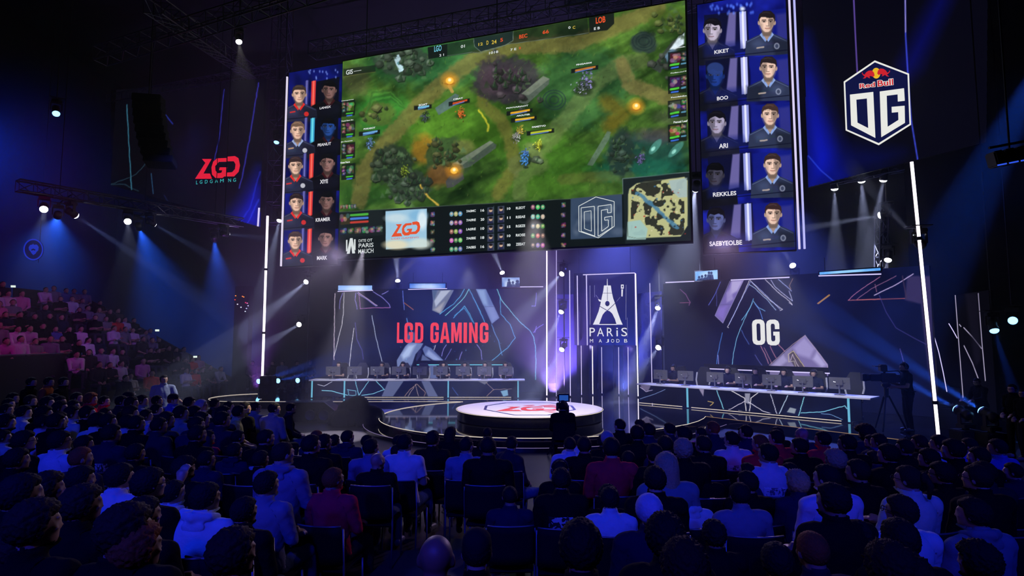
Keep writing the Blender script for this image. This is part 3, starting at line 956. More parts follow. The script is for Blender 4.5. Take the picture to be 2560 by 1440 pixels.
# ================================================================== player line-up boards left and right of the screen
def portrait(Cv, cx, ty, hh, skin, hair, shirt, collar, dim=1.0, face=0.0, bg=None, seed=0):
    """A player picture: head of height hh with its crown at (cx, ty)."""
    rp = random.Random(seed)
    D = lambda c: [v * dim for v in c]
    w_ = hh * .37
    sy = ty + hh * 1.22
    Cv.poly([(cx - hh * 1.05, ty + hh * 2.15), (cx - hh * 1.0, sy + hh * .22), (cx - hh * .62, sy + hh * .02), (cx - hh * .22, sy - hh * .16), (cx + hh * .22, sy - hh * .18), (cx + hh * .62, sy - hh * .02), (cx + hh * 1.0, sy + hh * .18), (cx + hh * 1.05, ty + hh * 2.1)], D(shirt), 1, 1.3)
    Cv.line([(cx - hh * .95, sy + hh * .26), (cx - hh * .3, sy - hh * .06)], 1.2, D([v * 2.2 + 30 for v in shirt]), .6, 1.5)
    Cv.line([(cx + hh * .95, sy + hh * .22), (cx + hh * .3, sy - hh * .08)], 1.2, D([v * 2.2 + 30 for v in shirt]), .6, 1.5)
    for k in range(7):
        Cv.line([(cx + rp.uniform(-.7, .7) * hh, sy + rp.uniform(.15, .6) * hh), (cx + rp.uniform(-.7, .7) * hh, sy + rp.uniform(.3, .8) * hh)], 1.5, D([v * rp.uniform(.4, 1.6) for v in shirt]), .4, 4)
    Cv.poly([(cx - hh * .2, ty + hh * .82), (cx + hh * .2, ty + hh * .82), (cx + hh * .24, sy), (cx, sy + hh * .2), (cx - hh * .24, sy)], D([v * .72 for v in skin]), 1, 1.2)
    Cv.poly([(cx - hh * .24, sy - hh * .2), (cx - hh * .02, sy + hh * .16), (cx - hh * .07, sy + hh * .26), (cx - hh * .34, sy - hh * .08)], D(collar), 1, 1.2)
    Cv.poly([(cx + hh * .24, sy - hh * .22), (cx + hh * .02, sy + hh * .16), (cx + hh * .07, sy + hh * .26), (cx + hh * .34, sy - hh * .1)], D(collar), 1, 1.2)
    for sx in (-1, 1):
        Cv.ell(cx + sx * w_ * 1.02, ty + hh * .56, hh * .06, hh * .11, D([v * .8 for v in skin]), 1, 1.2)
    Cv.ell(cx, ty + hh * .36, w_ * 1.1, hh * .36, D(hair), 1, 1.4)
    Cv.poly([(cx - w_ * .96, ty + hh * .35), (cx - w_ * .9, ty + hh * .66), (cx - w_ * .62, ty + hh * .88), (cx - w_ * .22, ty + hh * 1.0), (cx + w_ * .22, ty + hh * 1.0), (cx + w_ * .62, ty + hh * .88), (cx + w_ * .9, ty + hh * .66), (cx + w_ * .96, ty + hh * .35), (cx + w_ * .5, ty + hh * .2), (cx - w_ * .5, ty + hh * .2)], D(skin), 1, 1.4)
    s_ = 1 if face >= 0 else -1
    Cv.ell(cx - s_ * w_ * .3, ty + hh * .62, w_ * .55, hh * .3, D([min(255, v * 1.1 + 6) for v in skin]), .6, hh * .2)
    Cv.poly([(cx - s_ * w_ * .55, ty + hh * .62), (cx - s_ * w_ * 1.0, ty + hh * .5), (cx - s_ * w_ * .9, ty + hh * .75), (cx - s_ * w_ * .55, ty + hh * .95)], D([v * .62 for v in skin]), .55, hh * .14)
    Cv.poly([(cx - w_ * .8, ty + hh * .86), (cx - w_ * .2, ty + hh * 1.02), (cx + w_ * .2, ty + hh * 1.02), (cx + w_ * .8, ty + hh * .86), (cx + w_ * .5, ty + hh * 1.2), (cx - w_ * .5, ty + hh * 1.2)], D([v * .4 for v in skin]), .7, hh * .08)
    Cv.poly([(cx + s_ * hh * .25, sy + hh * .1), (cx + s_ * hh * 1.05, sy + hh * .2), (cx + s_ * hh * 1.05, ty + hh * 2.2), (cx + s_ * hh * .4, ty + hh * 2.2)], D([v * .45 for v in shirt]), .6, hh * .2)
    Cv.ell(cx - s_ * hh * .4, sy + hh * .35, hh * .3, hh * .22, D([v * 1.5 + 12 for v in shirt]), .5, hh * .25)
    Cv.poly([(cx + s_ * w_ * .25, ty + hh * .3), (cx + s_ * w_, ty + hh * .34), (cx + s_ * w_ * .92, ty + hh * .68), (cx + s_ * w_ * .5, ty + hh * .96), (cx + s_ * w_ * .3, ty + hh * .7)], D([v * .52 for v in skin]), .75, hh * .12)
    for _ in range(9):
        hx_ = rp.uniform(-.95, .95)
        Cv.line([(cx + hx_ * w_ * .7, ty + hh * .04), (cx + hx_ * w_ * 1.05, ty + hh * rp.uniform(.2, .34))], 1.2, D([v * rp.uniform(.5, 2.0) for v in hair]), .6, 1.4)
    fr = [(cx - w_ * 1.05, ty + hh * .44), (cx - w_ * .98, ty + hh * .14), (cx - w_ * .4, ty - hh * .02), (cx + w_ * .5, ty - hh * .02), (cx + w_ * 1.02, ty + hh * .16), (cx + w_ * 1.05, ty + hh * .44), (cx + w_ * .8, ty + hh * (.26 + .08 * rp.random())), (cx + w_ * .3, ty + hh * (.24 + .1 * rp.random())), (cx - w_ * .2, ty + hh * (.22 + .1 * rp.random())), (cx - w_ * .75, ty + hh * (.26 + .06 * rp.random()))]
    Cv.poly(fr, D(hair), 1, 1.3)
    Cv.line([(cx - w_ * .6, ty + hh * .1), (cx, ty + hh * .05), (cx + w_ * .4, ty + hh * .1)], 1.2, D([v * 1.9 + 25 for v in hair]), .5, 2.5)
    ey = ty + hh * .5
    for sx in (-1, 1):
        ex = cx + sx * w_ * .43 + face * hh * .05
        Cv.line([(ex - w_ * .26, ey - hh * .075), (ex + w_ * .24, ey - hh * .085)], hh * .035, D([v * .45 for v in hair]), .9, 1)
        Cv.ell(ex, ey - hh * .02, w_ * .34, hh * .07, D([v * .58 for v in skin]), .6, 2.2)
        Cv.ell(ex, ey, w_ * .2, hh * .026, D((214, 200, 196)), .6, 1)
        Cv.ell(ex, ey, w_ * .11, hh * .028, D((24, 16, 16)), 1, 1)
        Cv.line([(ex - w_ * .22, ey - hh * .02), (ex + w_ * .2, ey - hh * .024)], hh * .016, D((30, 20, 20)), .9, .8)
    nx_ = cx + face * hh * .06
    Cv.line([(nx_ + s_ * w_ * .12, ey + hh * .04), (nx_ + s_ * w_ * .17, ty + hh * .69)], hh * .035, D([v * .62 for v in skin]), .7, 1.5)
    Cv.line([(nx_ - s_ * w_ * .03, ey + hh * .02), (nx_ - s_ * w_ * .02, ty + hh * .66)], hh * .03, D([min(255, v * 1.18 + 6) for v in skin]), .7, 2)
    Cv.line([(nx_ - w_ * .17, ty + hh * .71), (nx_ + w_ * .17, ty + hh * .71)], hh * .03, D([v * .5 for v in skin]), .8, 1.2)
    Cv.line([(nx_ - w_ * .3, ty + hh * .82), (nx_ + w_ * .3, ty + hh * .82)], hh * .035, D([v * f_ for v, f_ in zip(skin, (.62, .42, .42))]), .8, 1.2)
    Cv.line([(nx_ - w_ * .16, ty + hh * .87), (nx_ + w_ * .16, ty + hh * .87)], hh * .02, D([v * .6 for v in skin]), .6, 1.2)


def board(name, label, s0, s1, t0, t1, nx, ny):
    e = empty(name, SP0.pt((s0 + s1) / 2, t0), label, 'video screen', 'player line-up boards')
    panel_box(SP0, s0 - .03, s1 + .03, t0 - .03, t1 + .03, .2, 'cabinet', BLACK, e)
    return e, Canvas(SP0, s0, s1, t0, t1, nx, ny, .005, (10, 14, 74))


def crystal(Cv, x0, y0, x1, y1, c, wd):
    Cv.poly([(x0, y0), (x0 + wd, y0 - 2), (x1 + wd, y1), (x1, y1 + 2)], c, .9, 1.5)
    Cv.line([(x0 + wd * .5, y0), (x1 + wd * .5, y1)], wd * .3, [min(255, v * 1.5 + 50) for v in c], .7, 2)


ls0, lt0 = SP0.st(707, 667)
ls1 = SP0.st(844, 660)[0]
lt1 = SP0.st(720, 183)[1]
lb, LC = board('lineup_board', 'narrow video board with five red team player pictures in two columns', ls0, ls1, lt0, lt1, 210, 680)
RED = (224, 44, 40)
LW = [(748, 213, 178, 268, 'LANGX'), (744, 304, 266, 358, 'PEANUT'), (739, 392, 0, 0, 'XIYE'), (741, 484, 0, 0, 'KRAMER'), (738, 579, 0, 0, 'MARK')]
LY0 = [200, 293, 382, 477, 570]
LY1 = [298, 390, 481, 571, 667]
bgn = vnoise(LC.X, LC.Y, 30, 8, 3)
LC.C = np.array([8, 14, 86.]) + (bgn[:, None] - .5) * np.array([20, 30, 120])
for k in range(5):
    y0, y1 = LY0[k], LY1[k]
    sk = -(k) * 2.5
    c = (60, 170, 210) if k == 1 else (236, 58, 46)
    LC.poly([(791 + sk, y0 + 4), (849 + sk, y0 - 8), (845 + sk, y1 - 16), (786 + sk, y1 - 6)], (7, 8, 22), .95, 1.5)
    crystal(LC, 779 + sk, y0 + 3, 776 + sk, y1 - 6, c, 11)
    crystal(LC, 763 + sk, y0 + 2, 760 + sk, y1 - 10, (60, 60, 120), 9)
    portrait(LC, 823 + sk * .9, y0 + 2, 44, (40, 84, 170) if k == 1 else (140, 104, 100), (8, 8, 14), (9, 9, 16), (60, 18, 26), (.85, .8, .95, .85, 1.0)[k], -.6, seed=k)
    LC.poly([(790 + sk, y0 + 68), (850 + sk, y0 + 58), (850 + sk, y0 + 84), (788 + sk, y1 - 4)], (14, 14, 36), .55, 6)
    portrait(LC, LW[k][0], LW[k][1], 43, (218, 178, 156), ((58, 46, 42), (110, 86, 70), (52, 38, 40), (40, 30, 32), (62, 46, 46))[k], (36, 38, 62), (150, 170, 215) if k == 1 else RED, 1.0, .35, seed=20 + k)
    LC.ell(LW[k][0] + 18, LW[k][1] + 72, 6, 6, (210, 210, 220) if k in (1, 2) else RED, .85, 1.5)
    LC.line([(LW[k][0] - 22, LW[k][1] + 68), (LW[k][0] - 11, LW[k][1] + 66)], 3.5, (200, 160, 120) if k == 1 else RED, .85, 1.5)
    LC.line([(706, y1 + 1), (850, y1 - 12)], 1.5, (4, 5, 18), .8, 1.5)
for _ in range(14):
    LC.ell(rs.uniform(760, 845), rs.uniform(172, 200), 1.5, 2.5, (150, 180, 255), .7, 3)
LC.build('display', lb)
NAMEW = glow('name lettering', (236, 234, 240), 1)
text(SP0, [('LANGX', 800, 274, 828, 264), ('PEANUT', 795, 367, 828.5, 355.5), ('XIYE', 800.5, 460, 821, 448), ('KRAMER', 790, 555, 826.5, 543), ('MARK', 793, 650.5, 819, 639)], 'player_names', NAMEW, lb, .02, .025)
MB().box(SP0.pt(ls0 - .05, (lt0 + lt1) / 2 - .08, .05), (.06, .06, lt1 - lt0 - .2)).build('edge_light', glow('board edge strip', (235, 225, 250), 1.0), lb)['label'] = 'white lit strip along the board'

rs0, rt0 = SP0.st(1760, 634)
rs1 = SP0.st(1989, 622)[0]
rt1 = SP0.st(1748, 12)[1]
rb, RC = board('lineup_board', 'tall video board with five blue team player pictures in two columns', rs0, rs1, rt0, rt1, 300, 780)
bgn = vnoise(RC.X, RC.Y, 40, 9, 3)
RC.C = np.array([12, 18, 108.]) + (bgn[:, None] - .5) * np.array([30, 44, 150])
RY0 = [28, 142, 262, 382, 508]
RHX = [(1917, 28), (1921, 142), (1925, 260), (1931, 384), (1933, 508)]
RDX = [(1781, 46), (1788, 160), (1792, 278), (1788, 408), (1790, 520)]
for k in range(5):
    y0 = RY0[k]
    y1 = y0 + 116
    sk = k * 3.2
    RC.poly([(1760 + sk, y0 + 10), (1868 + sk, y0 - 2), (1874 + sk, y1 - 16), (1764 + sk, y1 - 2)], (10, 12, 40), .9, 2)
    RC.poly([(1822 + sk, y0 + 4), (1840 + sk, y0 + 2), (1838 + sk, y1 - 30), (1812 + sk, y1 - 24)], (120, 112, 176), .8, 4)
    crystal(RC, 1848 + sk, y0 + 2, 1851 + sk, y1 - 24, (186, 190, 250) if k in (0, 1) else (150, 158, 230), 17)
    RC.poly([(1872 + sk, y0 + 2), (1974 + sk, y0 - 8), (1978 + sk, y1 - 20), (1876 + sk, y1 - 8)], (14, 24, 120), .85, 2)
    RC.poly([(1940 + sk, y0 + 8), (1968 + sk, y0 + 4), (1972 + sk, y0 + 70), (1944 + sk, y0 + 70)], (70, 66, 130), .5, 8)
    portrait(RC, RDX[k][0], RDX[k][1], 55, ((186, 174, 196), (34, 70, 170), (176, 166, 196), (120, 116, 150), (110, 120, 190))[k], (16, 14, 22), (26, 27, 46), (40, 42, 60), (.95, .75, .9, .5, .75)[k], -.9, seed=50 + k)
    if k == 1: RC.ell(RDX[k][0], RDX[k][1] + 12, 21, 16, (40, 60, 120), .9, 3)
    RC.poly([(1758 + sk, y0 + 84), (1850 + sk, y0 + 76), (1866 + sk, y1 - 12), (1760 + sk, y1 - 4)], (16, 26, 104), .5, 12)
    portrait(RC, RHX[k][0], RHX[k][1], 52, (216, 182, 164), ((30, 24, 26), (36, 28, 30), (62, 44, 40), (50, 36, 36), (52, 34, 34))[k], (42, 50, 76), (132, 158, 214), 1.0, (.5, -.4, .3, .3, .3)[k], seed=70 + k)
    RC.ell(RHX[k][0] + 25, RHX[k][1] + 87, 7, 8, (180, 186, 210), .6, 2)
    RC.ell(RHX[k][0] + 25, RHX[k][1] + 87, 4, 5, (40, 48, 74), .8, 2)
    RC.line([(RHX[k][0] - 24, RHX[k][1] + 92), (RHX[k][0] - 8, RHX[k][1] + 90)], 4, (196, 176, 160), .75, 1.5, 1)
    RC.line([(1746, y1 + 4), (1996, y1 - 22)], 2, (6, 8, 30), .8, 2)
for _ in range(26):
    RC.ell(rs.uniform(1770, 1900), rs.uniform(8, 34), 2, 3, (90, 130, 255), .8, 5)
RC.ell(1856, 22, 6, 5, (230, 240, 255), .9, 6)
RC.build('display', rb)
text(SP0, [('KIKET', 1786, 136, 1822, 121.5), ('BOO', 1792.5, 252, 1820, 239), ('ARI', 1797.5, 372, 1819.5, 358), ('REKKLES', 1782.5, 492.5, 1840.5, 477.5), ('SAEBYEOLBE', 1774, 616, 1855, 600)], 'player_names', NAMEW, rb, .02, .025)
for off_, c_ in ((.10, (225, 215, 255)), (.24, (190, 190, 255))):
    MB().box(SP0.pt(rs1 + off_, (rt0 + rt1) / 2, .05), (.045, .05, rt1 - rt0)).build('edge_light', glow('board edge strip %.2f' % off_, c_, 1.0), rb)['label'] = 'white lit strip along the board'

# ================================================================== side banners
def poly_box(pl, pts, depth, name, material, parent):
    """A flat cabinet with a polygonal outline given in photo pixels."""
    q = [pl.st(*p) for p in pts]
    n = len(q)
    m = MB()
    m.add([pl.pt(a, c_, -.01) for a, c_ in q] + [pl.pt(a, c_, -.01 - depth) for a, c_ in q], [tuple(range(n)), tuple(range(2 * n - 1, n - 1, -1))] + [(k, n + k, n + (k + 1) % n, (k + 1) % n) for k in range(n)])
    return m.build(name, material, parent)


LOUT = [(277, 463), (650, 567), (662, 196), (277, 226)]
LP = Plane(at(649, 567, 26.2), SP0.ux)
lq = [LP.st(*p) for p in LOUT]
bn = empty('side_banner_screen', LP.pt((lq[0][0] + lq[1][0]) / 2, lq[1][1]), 'dark hanging side screen with a red angular team emblem', 'video screen', 'side banner screens')
poly_box(LP, LOUT, .12, 'cabinet', BLACK, bn)
LQ = Canvas(LP, lq[0][0], lq[1][0] + .1, lq[1][1], max(lq[2][1], lq[3][1]), 240, 230, .005, (4, 4, 12))
LQ.poly([(645, 420), (650, 570), (560, 552), (600, 500)], (8, 14, 150), .8, 45)
LQ.poly([(645, 470), (650, 570), (600, 560)], (14, 22, 190), .7, 30)
LQ.line([(560, 224), (548, 345), (536, 400)], 1.6, (60, 60, 210), .9, 2.5, 1)
LQ.line([(646, 208), (625, 340), (606, 440), (598, 470)], 2.4, (60, 56, 200), .9, 3, 1)
LQ.line([(317, 262), (322, 360), (329, 474)], 1.8, (70, 150, 180), .9, 2.5, 1)
LQ.line([(372, 400), (335, 440), (277, 461), (312, 462), (345, 478)], 1.5, (50, 90, 110), .7, 2.5, 2)
LQ.line([(378, 434), (383, 484)], 1.5, (60, 110, 160), .8, 2)
LQ.line([(403, 258), (404, 275), (432, 310)], 1.6, (50, 70, 220), .9, 2.5)
LQ.line([(650, 430), (625, 520), (600, 556)], 2, (40, 60, 230), .7, 5, 2)
LQ.line([(646, 500), (618, 562)], 2, (50, 70, 240), .7, 5, 2)
LQ.line([(410, 488), (430, 520), (450, 530)], 1.2, (30, 50, 120), .7, 2)
LQ.build('display', bn, LOUT)
z4 = lambda q: (q[0] / 2.057, q[1] / 2.057)
flat(LP, 'team_emblem', [[z4(q) for q in e] for e in (LGD_L, LGD_G, LGD_D)], glow('banner red', (236, 32, 58), 1), bn, .02)
text(LP, [('L', 491, 461, 495.5, 451.5)] + [(ch, x, 460.5 - (x - 490) * .06, x + wd_, 451 - (x - 490) * .06) for ch, x, wd_ in (('G', 500, 7), ('D', 513, 7), ('G', 525.5, 7), ('A', 538, 8), ('M', 551, 9), ('I', 565, 1.8), ('N', 571.5, 7), ('G', 583.5, 7.5))], 'team_name', glow('banner teal', (60, 200, 200), 1), bn, .02, .0)
MB().tube([LP.pt(*LP.st(646, 566), .03), LP.pt(*LP.st(649, 520), .03)], .04, 6).build('edge_light', LEDD, bn)['label'] = 'short white lit edge'

ROUT = [(2021, 468), (2466, 355), (2470, -170), (2003, -110)]
RP = Plane(at(2021, 468, 18.6), SP0.ux)
rq = [RP.st(*p) for p in ROUT]
bo = empty('side_banner_screen', RP.pt((rq[0][0] + rq[1][0]) / 2, rq[0][1]), 'dark blue hanging side screen with a white hexagon team emblem', 'video screen', 'side banner screens')
poly_box(RP, ROUT, .12, 'cabinet', BLACK, bo)
RQ = Canvas(RP, min(rq[0][0], rq[3][0]), max(rq[1][0], rq[2][0]), rq[0][1], max(rq[2][1], rq[3][1]), 260, 330, .005, (5, 5, 16))
RQ.poly([(2010, 90), (2022, 480), (2120, 440), (2060, 260)], (6, 14, 150), .8, 70)
RQ.poly([(2015, 200), (2022, 470), (2100, 440)], (10, 24, 190), .6, 60)
RQ.poly([(2250, 160), (2340, -10), (2400, -60), (2300, 170), (2270, 200)], (6, 10, 120), .6, 50)
RQ.poly([(2120, 360), (2260, 380), (2200, 420), (2050, 450)], (5, 10, 80), .6, 50)
RQ.line([(2134, -10), (2138, 80), (2144, 196)], 3, (120, 90, 200), .85, 2.5)
RQ.line([(2263, -10), (2264, 90), (2270, 190), (2278, 300), (2294, 398)], 3, (66, 80, 235), .9, 3)
RQ.line([(2263, -10), (2264, 80)], 2, (190, 170, 220), .8, 2)
RQ.line([(2021, 390), (2052, 426), (2090, 458)], 2, (50, 80, 220), .8, 3)
RQ.build('display', bo, ROUT)
z5 = lambda q: (1980 + q[0] / 2.057, q[1] / 2.057)
HX = [(425, 312), (601, 380), (611, 643), (445, 748), (275, 672), (265, 421)]
HXi = [(425, 322), (593, 386), (603, 638), (445, 737), (283, 667), (273, 426)]
flat(RP, 'emblem_field', [[z5(q) for q in HXi]], glow('emblem navy', (12, 18, 66), 1), bo, .018)
EMW = glow('emblem white', (238, 238, 232), 1)
flat(RP, 'emblem_border', [[[z5(q) for q in HX], [z5(q) for q in HXi]]], EMW, bo, .02)
O1 = [(297, 488), (417, 474), (428, 711), (303, 646)]
O2 = [(330, 514), (384, 508), (391, 660), (336, 632)]
G1 = [(450, 472), (575, 455), (579, 520), (543, 524), (542, 487), (486, 494), (491, 653), (546, 618), (545, 578), (512, 581), (511, 551), (578, 545), (580, 633), (458, 707)]
flat(RP, 'team_emblem', [[[z5(q) for q in O1], [z5(q) for q in O2]], [[z5(q) for q in G1]]], EMW, bo, .024)
sunc = z5((432, 378))
flat(RP, 'emblem_sun', [[(sunc[0] + 10.5 * math.cos(t), sunc[1] + 13.5 * math.sin(t)) for t in np.linspace(0, 2 * PI, 25)[:-1]]], glow('emblem yellow', (236, 186, 40), 1), bo, .024)
bull = [(360, 372), (364, 382), (372, 386), (380, 374), (392, 366), (408, 364), (420, 374), (424, 390), (416, 398), (404, 392), (396, 396), (402, 404), (392, 402), (384, 396), (376, 404), (362, 406), (374, 396), (366, 390), (358, 380)]
flat(RP, 'emblem_bull', [[z5(q) for q in bull]], glow('emblem red', (206, 34, 46), 1), bo, .027)
flat(RP, 'emblem_bull', [[z5((861 - q[0], q[1] - 10)) for q in bull]], glow('emblem red', (206, 34, 46), 1), bo, .027)
text(RP, [('Red', *z5((345, 459)), *z5((427, 421))), ('Bull', *z5((438, 450)), *z5((520, 404)))], 'sponsor_outline', EMW, bo, .024, .075)
text(RP, [('Red', *z5((347, 457)), *z5((425, 424))), ('Bull', *z5((440, 448)), *z5((518, 407)))], 'sponsor_name', glow('emblem red', (206, 34, 46), 1), bo, .03, .02)
# ================================================================== LED backdrops behind the desks
ZB = 4.86
bl_ = empty('stage_backdrop', (-3.2, 27, ZS), 'wide dark video backdrop reading LGD GAMING behind the straight desk', 'video wall')
BP = Plane((-8.02, 27, ZS), (1, 0, 0))
bw_ = at(1366, 800, 27).x + 8.02
panel_box(BP, 0, bw_, 0, ZB - ZS, .25, 'cabinet', BLACK, bl_)
K = Canvas(BP, 0, bw_, 0, ZB - ZS, 540, 260, .005)
nb = vnoise(K.X, K.Y, 160, 31, 4)
K.C = np.array([12, 15, 38.]) + (nb[:, None] - .45) * np.array([18, 34, 100])


def h(zx, zy): return (820 + zx / 4.571, 680 + zy / 4.571)


def hl(p): return [h(*q) for q in p]


K.poly(hl([(860, 220), (1900, 200), (1960, 560), (1300, 620), (900, 560)]), (34, 44, 84), .5, 30)
CY1, CY2, VI = (70, 150, 205), (110, 190, 235), (120, 110, 190)
K.poly(hl([(1190, 208), (1440, 205), (1290, 480), (1190, 440), (1200, 330)]), (120, 128, 150), .85, 2)
K.poly(hl([(1290, 215), (1400, 208), (1230, 400), (1215, 330)]), (176, 184, 204), .9, 3)
K.poly(hl([(1210, 430), (1330, 340), (1280, 470)]), (170, 166, 170), .8, 6)
K.poly(hl([(1190, 208), (1250, 208), (1210, 330)]), (70, 90, 120), .9, 3)
K.poly(hl([(1690, 195), (1805, 195), (1960, 525), (1872, 592)]), (96, 116, 170), .92, 1.5)
K.poly(hl([(1700, 200), (1790, 200), (1830, 390), (1775, 370)]), (140, 164, 206), .8, 8)
K.poly(hl([(1800, 390), (1890, 390), (1945, 520), (1878, 580)]), (132, 144, 196), .7, 8)
K.line(hl([(1786, 396), (1896, 394)]), 1, (60, 70, 110), .8, 1)
for p_, c_ in (([(1560, 190), (1520, 270), (1430, 370), (1275, 480)], CY1), ([(1610, 195), (1560, 290), (1450, 400), (1340, 495)], CY2), ([(1610, 195), (1680, 330), (1740, 450), (1790, 570)], CY1), ([(1625, 220), (1770, 530)], (50, 100, 160)),
               ([(1435, 525), (1560, 390), (1620, 480), (1670, 590)], CY1), ([(1445, 500), (1555, 412), (1600, 470), (1650, 570)], (50, 120, 170)), ([(1930, 190), (1975, 310), (2080, 440), (2190, 570), (2310, 670), (2350, 740), (2370, 850), (2375, 1050), (2370, 1230)], CY2),
               ([(1965, 280), (1975, 480), (2080, 600), (2110, 680), (2140, 750), (2060, 860), (1850, 1030)], CY1), ([(1870, 600), (1900, 680), (1950, 790), (1975, 900), (1990, 950)], (80, 130, 190)), ([(2350, 690), (2390, 640), (2460, 600)], VI), ([(2365, 690), (2380, 620)], VI),
               ([(855, 215), (870, 430)], (80, 100, 190)), ([(900, 530), (920, 610), (960, 690)], (80, 130, 200)), ([(80, 245), (72, 640), (68, 1000)], (200, 180, 220)), ([(182, 235), (176, 480), (160, 600), (110, 800), (70, 960)], (190, 190, 235)),
               ([(165, 240), (135, 330), (130, 420)], VI), ([(295, 640), (270, 830), (240, 1120)], (190, 190, 220)), ([(345, 232), (470, 320), (560, 385)], (190, 160, 220)), ([(330, 240), (440, 310), (550, 390)], VI), ([(315, 240), (310, 320), (335, 425)], VI),
               ([(355, 250), (370, 420), (520, 408), (710, 408)], (150, 90, 150)), ([(515, 225), (620, 290), (700, 370), (712, 405)], VI), ([(615, 255), (690, 220)], VI), ([(310, 580), (330, 770), (390, 900), (405, 1000)], (70, 60, 130)), ([(500, 500), (550, 760), (600, 960), (630, 1060)], (160, 170, 235)),
               ([(1300, 960), (1320, 880), (1350, 830)], VI), ([(1340, 1000), (1410, 880)], (90, 90, 160)), ([(1530, 910), (1500, 1000)], VI), ([(1700, 830), (1750, 900), (1760, 1000)], VI), ([(1210, 890), (1230, 840)], (170, 170, 200)), ([(2380, 240), (2370, 390), (2330, 390)], VI)):
    K.glowline(hl(p_), 1.15, [min(255, v * 1.25 + 10) for v in c_], 6, .8)
K.line(hl([(870, 352), (975, 430)]), 1.4, (200, 110, 50), .9, 1.5)
K.poly(hl([(785, 1010), (880, 850), (930, 800), (1010, 810), (1090, 815), (1060, 870), (1000, 940), (960, 1060), (830, 1170), (790, 1080)]), (112, 128, 174), .92, 2)
K.poly(hl([(840, 950), (920, 840), (1000, 830), (930, 960), (860, 1000)]), (172, 190, 226), .9, 8)
K.poly(hl([(1000, 1000), (1040, 890), (1070, 900), (1060, 960), (1010, 1020)]), (40, 44, 80), .9, 2)
K.poly(hl([(1080, 880), (1110, 840), (1180, 870), (1320, 1010), (1290, 1040), (1110, 960)]), (92, 108, 160), .92, 2)
K.poly(hl([(1120, 940), (1150, 890), (1300, 1010), (1200, 1010)]), (150, 166, 214), .8, 6)
K.poly(hl([(1080, 940), (1240, 1060), (1270, 1280), (1130, 1280), (1060, 1020)]), (100, 114, 160), .8, 3)
K.poly(hl([(870, 1060), (960, 1060), (900, 1240), (800, 1240)]), (70, 80, 120), .8, 3)
K.poly(hl([(880, 740), (910, 690), (1000, 690), (1000, 790), (900, 800)]), (92, 110, 160), .7, 8)
for _ in range(26):
    q = h(rs.uniform(820, 2150), rs.uniform(640, 1010))
    K.ell(*q, rs.uniform(.5, 1.6), rs.uniform(.5, 2), (110, 170, 220), .6, 1.5)
K.build('display', bl_)
for ch, a, b in (('L', 788, 862), ('G', 873, 974), ('D', 994, 1092), ('G', 1170, 1268), ('A', 1280, 1394), ('M', 1408, 1530), ('I', 1549, 1590), ('N', 1612, 1711), ('G', 1734, 1834)):
    block_letter(ch, BP, *h(a, 810), *h(b, 578), glow('backdrop red', (240, 66, 68), 1.1), bl_)

BA, BBp = Vector((6.25, 24.7, ZS)), Vector((12.85, 18.36, ZS))
br_ = empty('stage_backdrop', ((BA.x + BBp.x) / 2, (BA.y + BBp.y) / 2, ZS), 'angled dark video backdrop reading OG behind the slanted desk', 'video wall')
BR_ = Plane(BA, (BBp.x - BA.x, BBp.y - BA.y, 0))
brw = math.hypot(BBp.x - BA.x, BBp.y - BA.y)
panel_box(BR_, 0, brw, 0, 4.62, .25, 'cabinet', BLACK, br_)
K = Canvas(BR_, 0, brw, 0, 4.62, 600, 280, .005)
nb = vnoise(K.X, K.Y, 180, 37, 4)
K.C = np.array([8, 10, 30.]) + (nb[:, None] - .45) * np.array([20, 26, 90])


def q_(zx, zy): return (1700 + zx / 4.8, 640 + zy / 4.8)


def ql(p): return [q_(*v) for v in p]


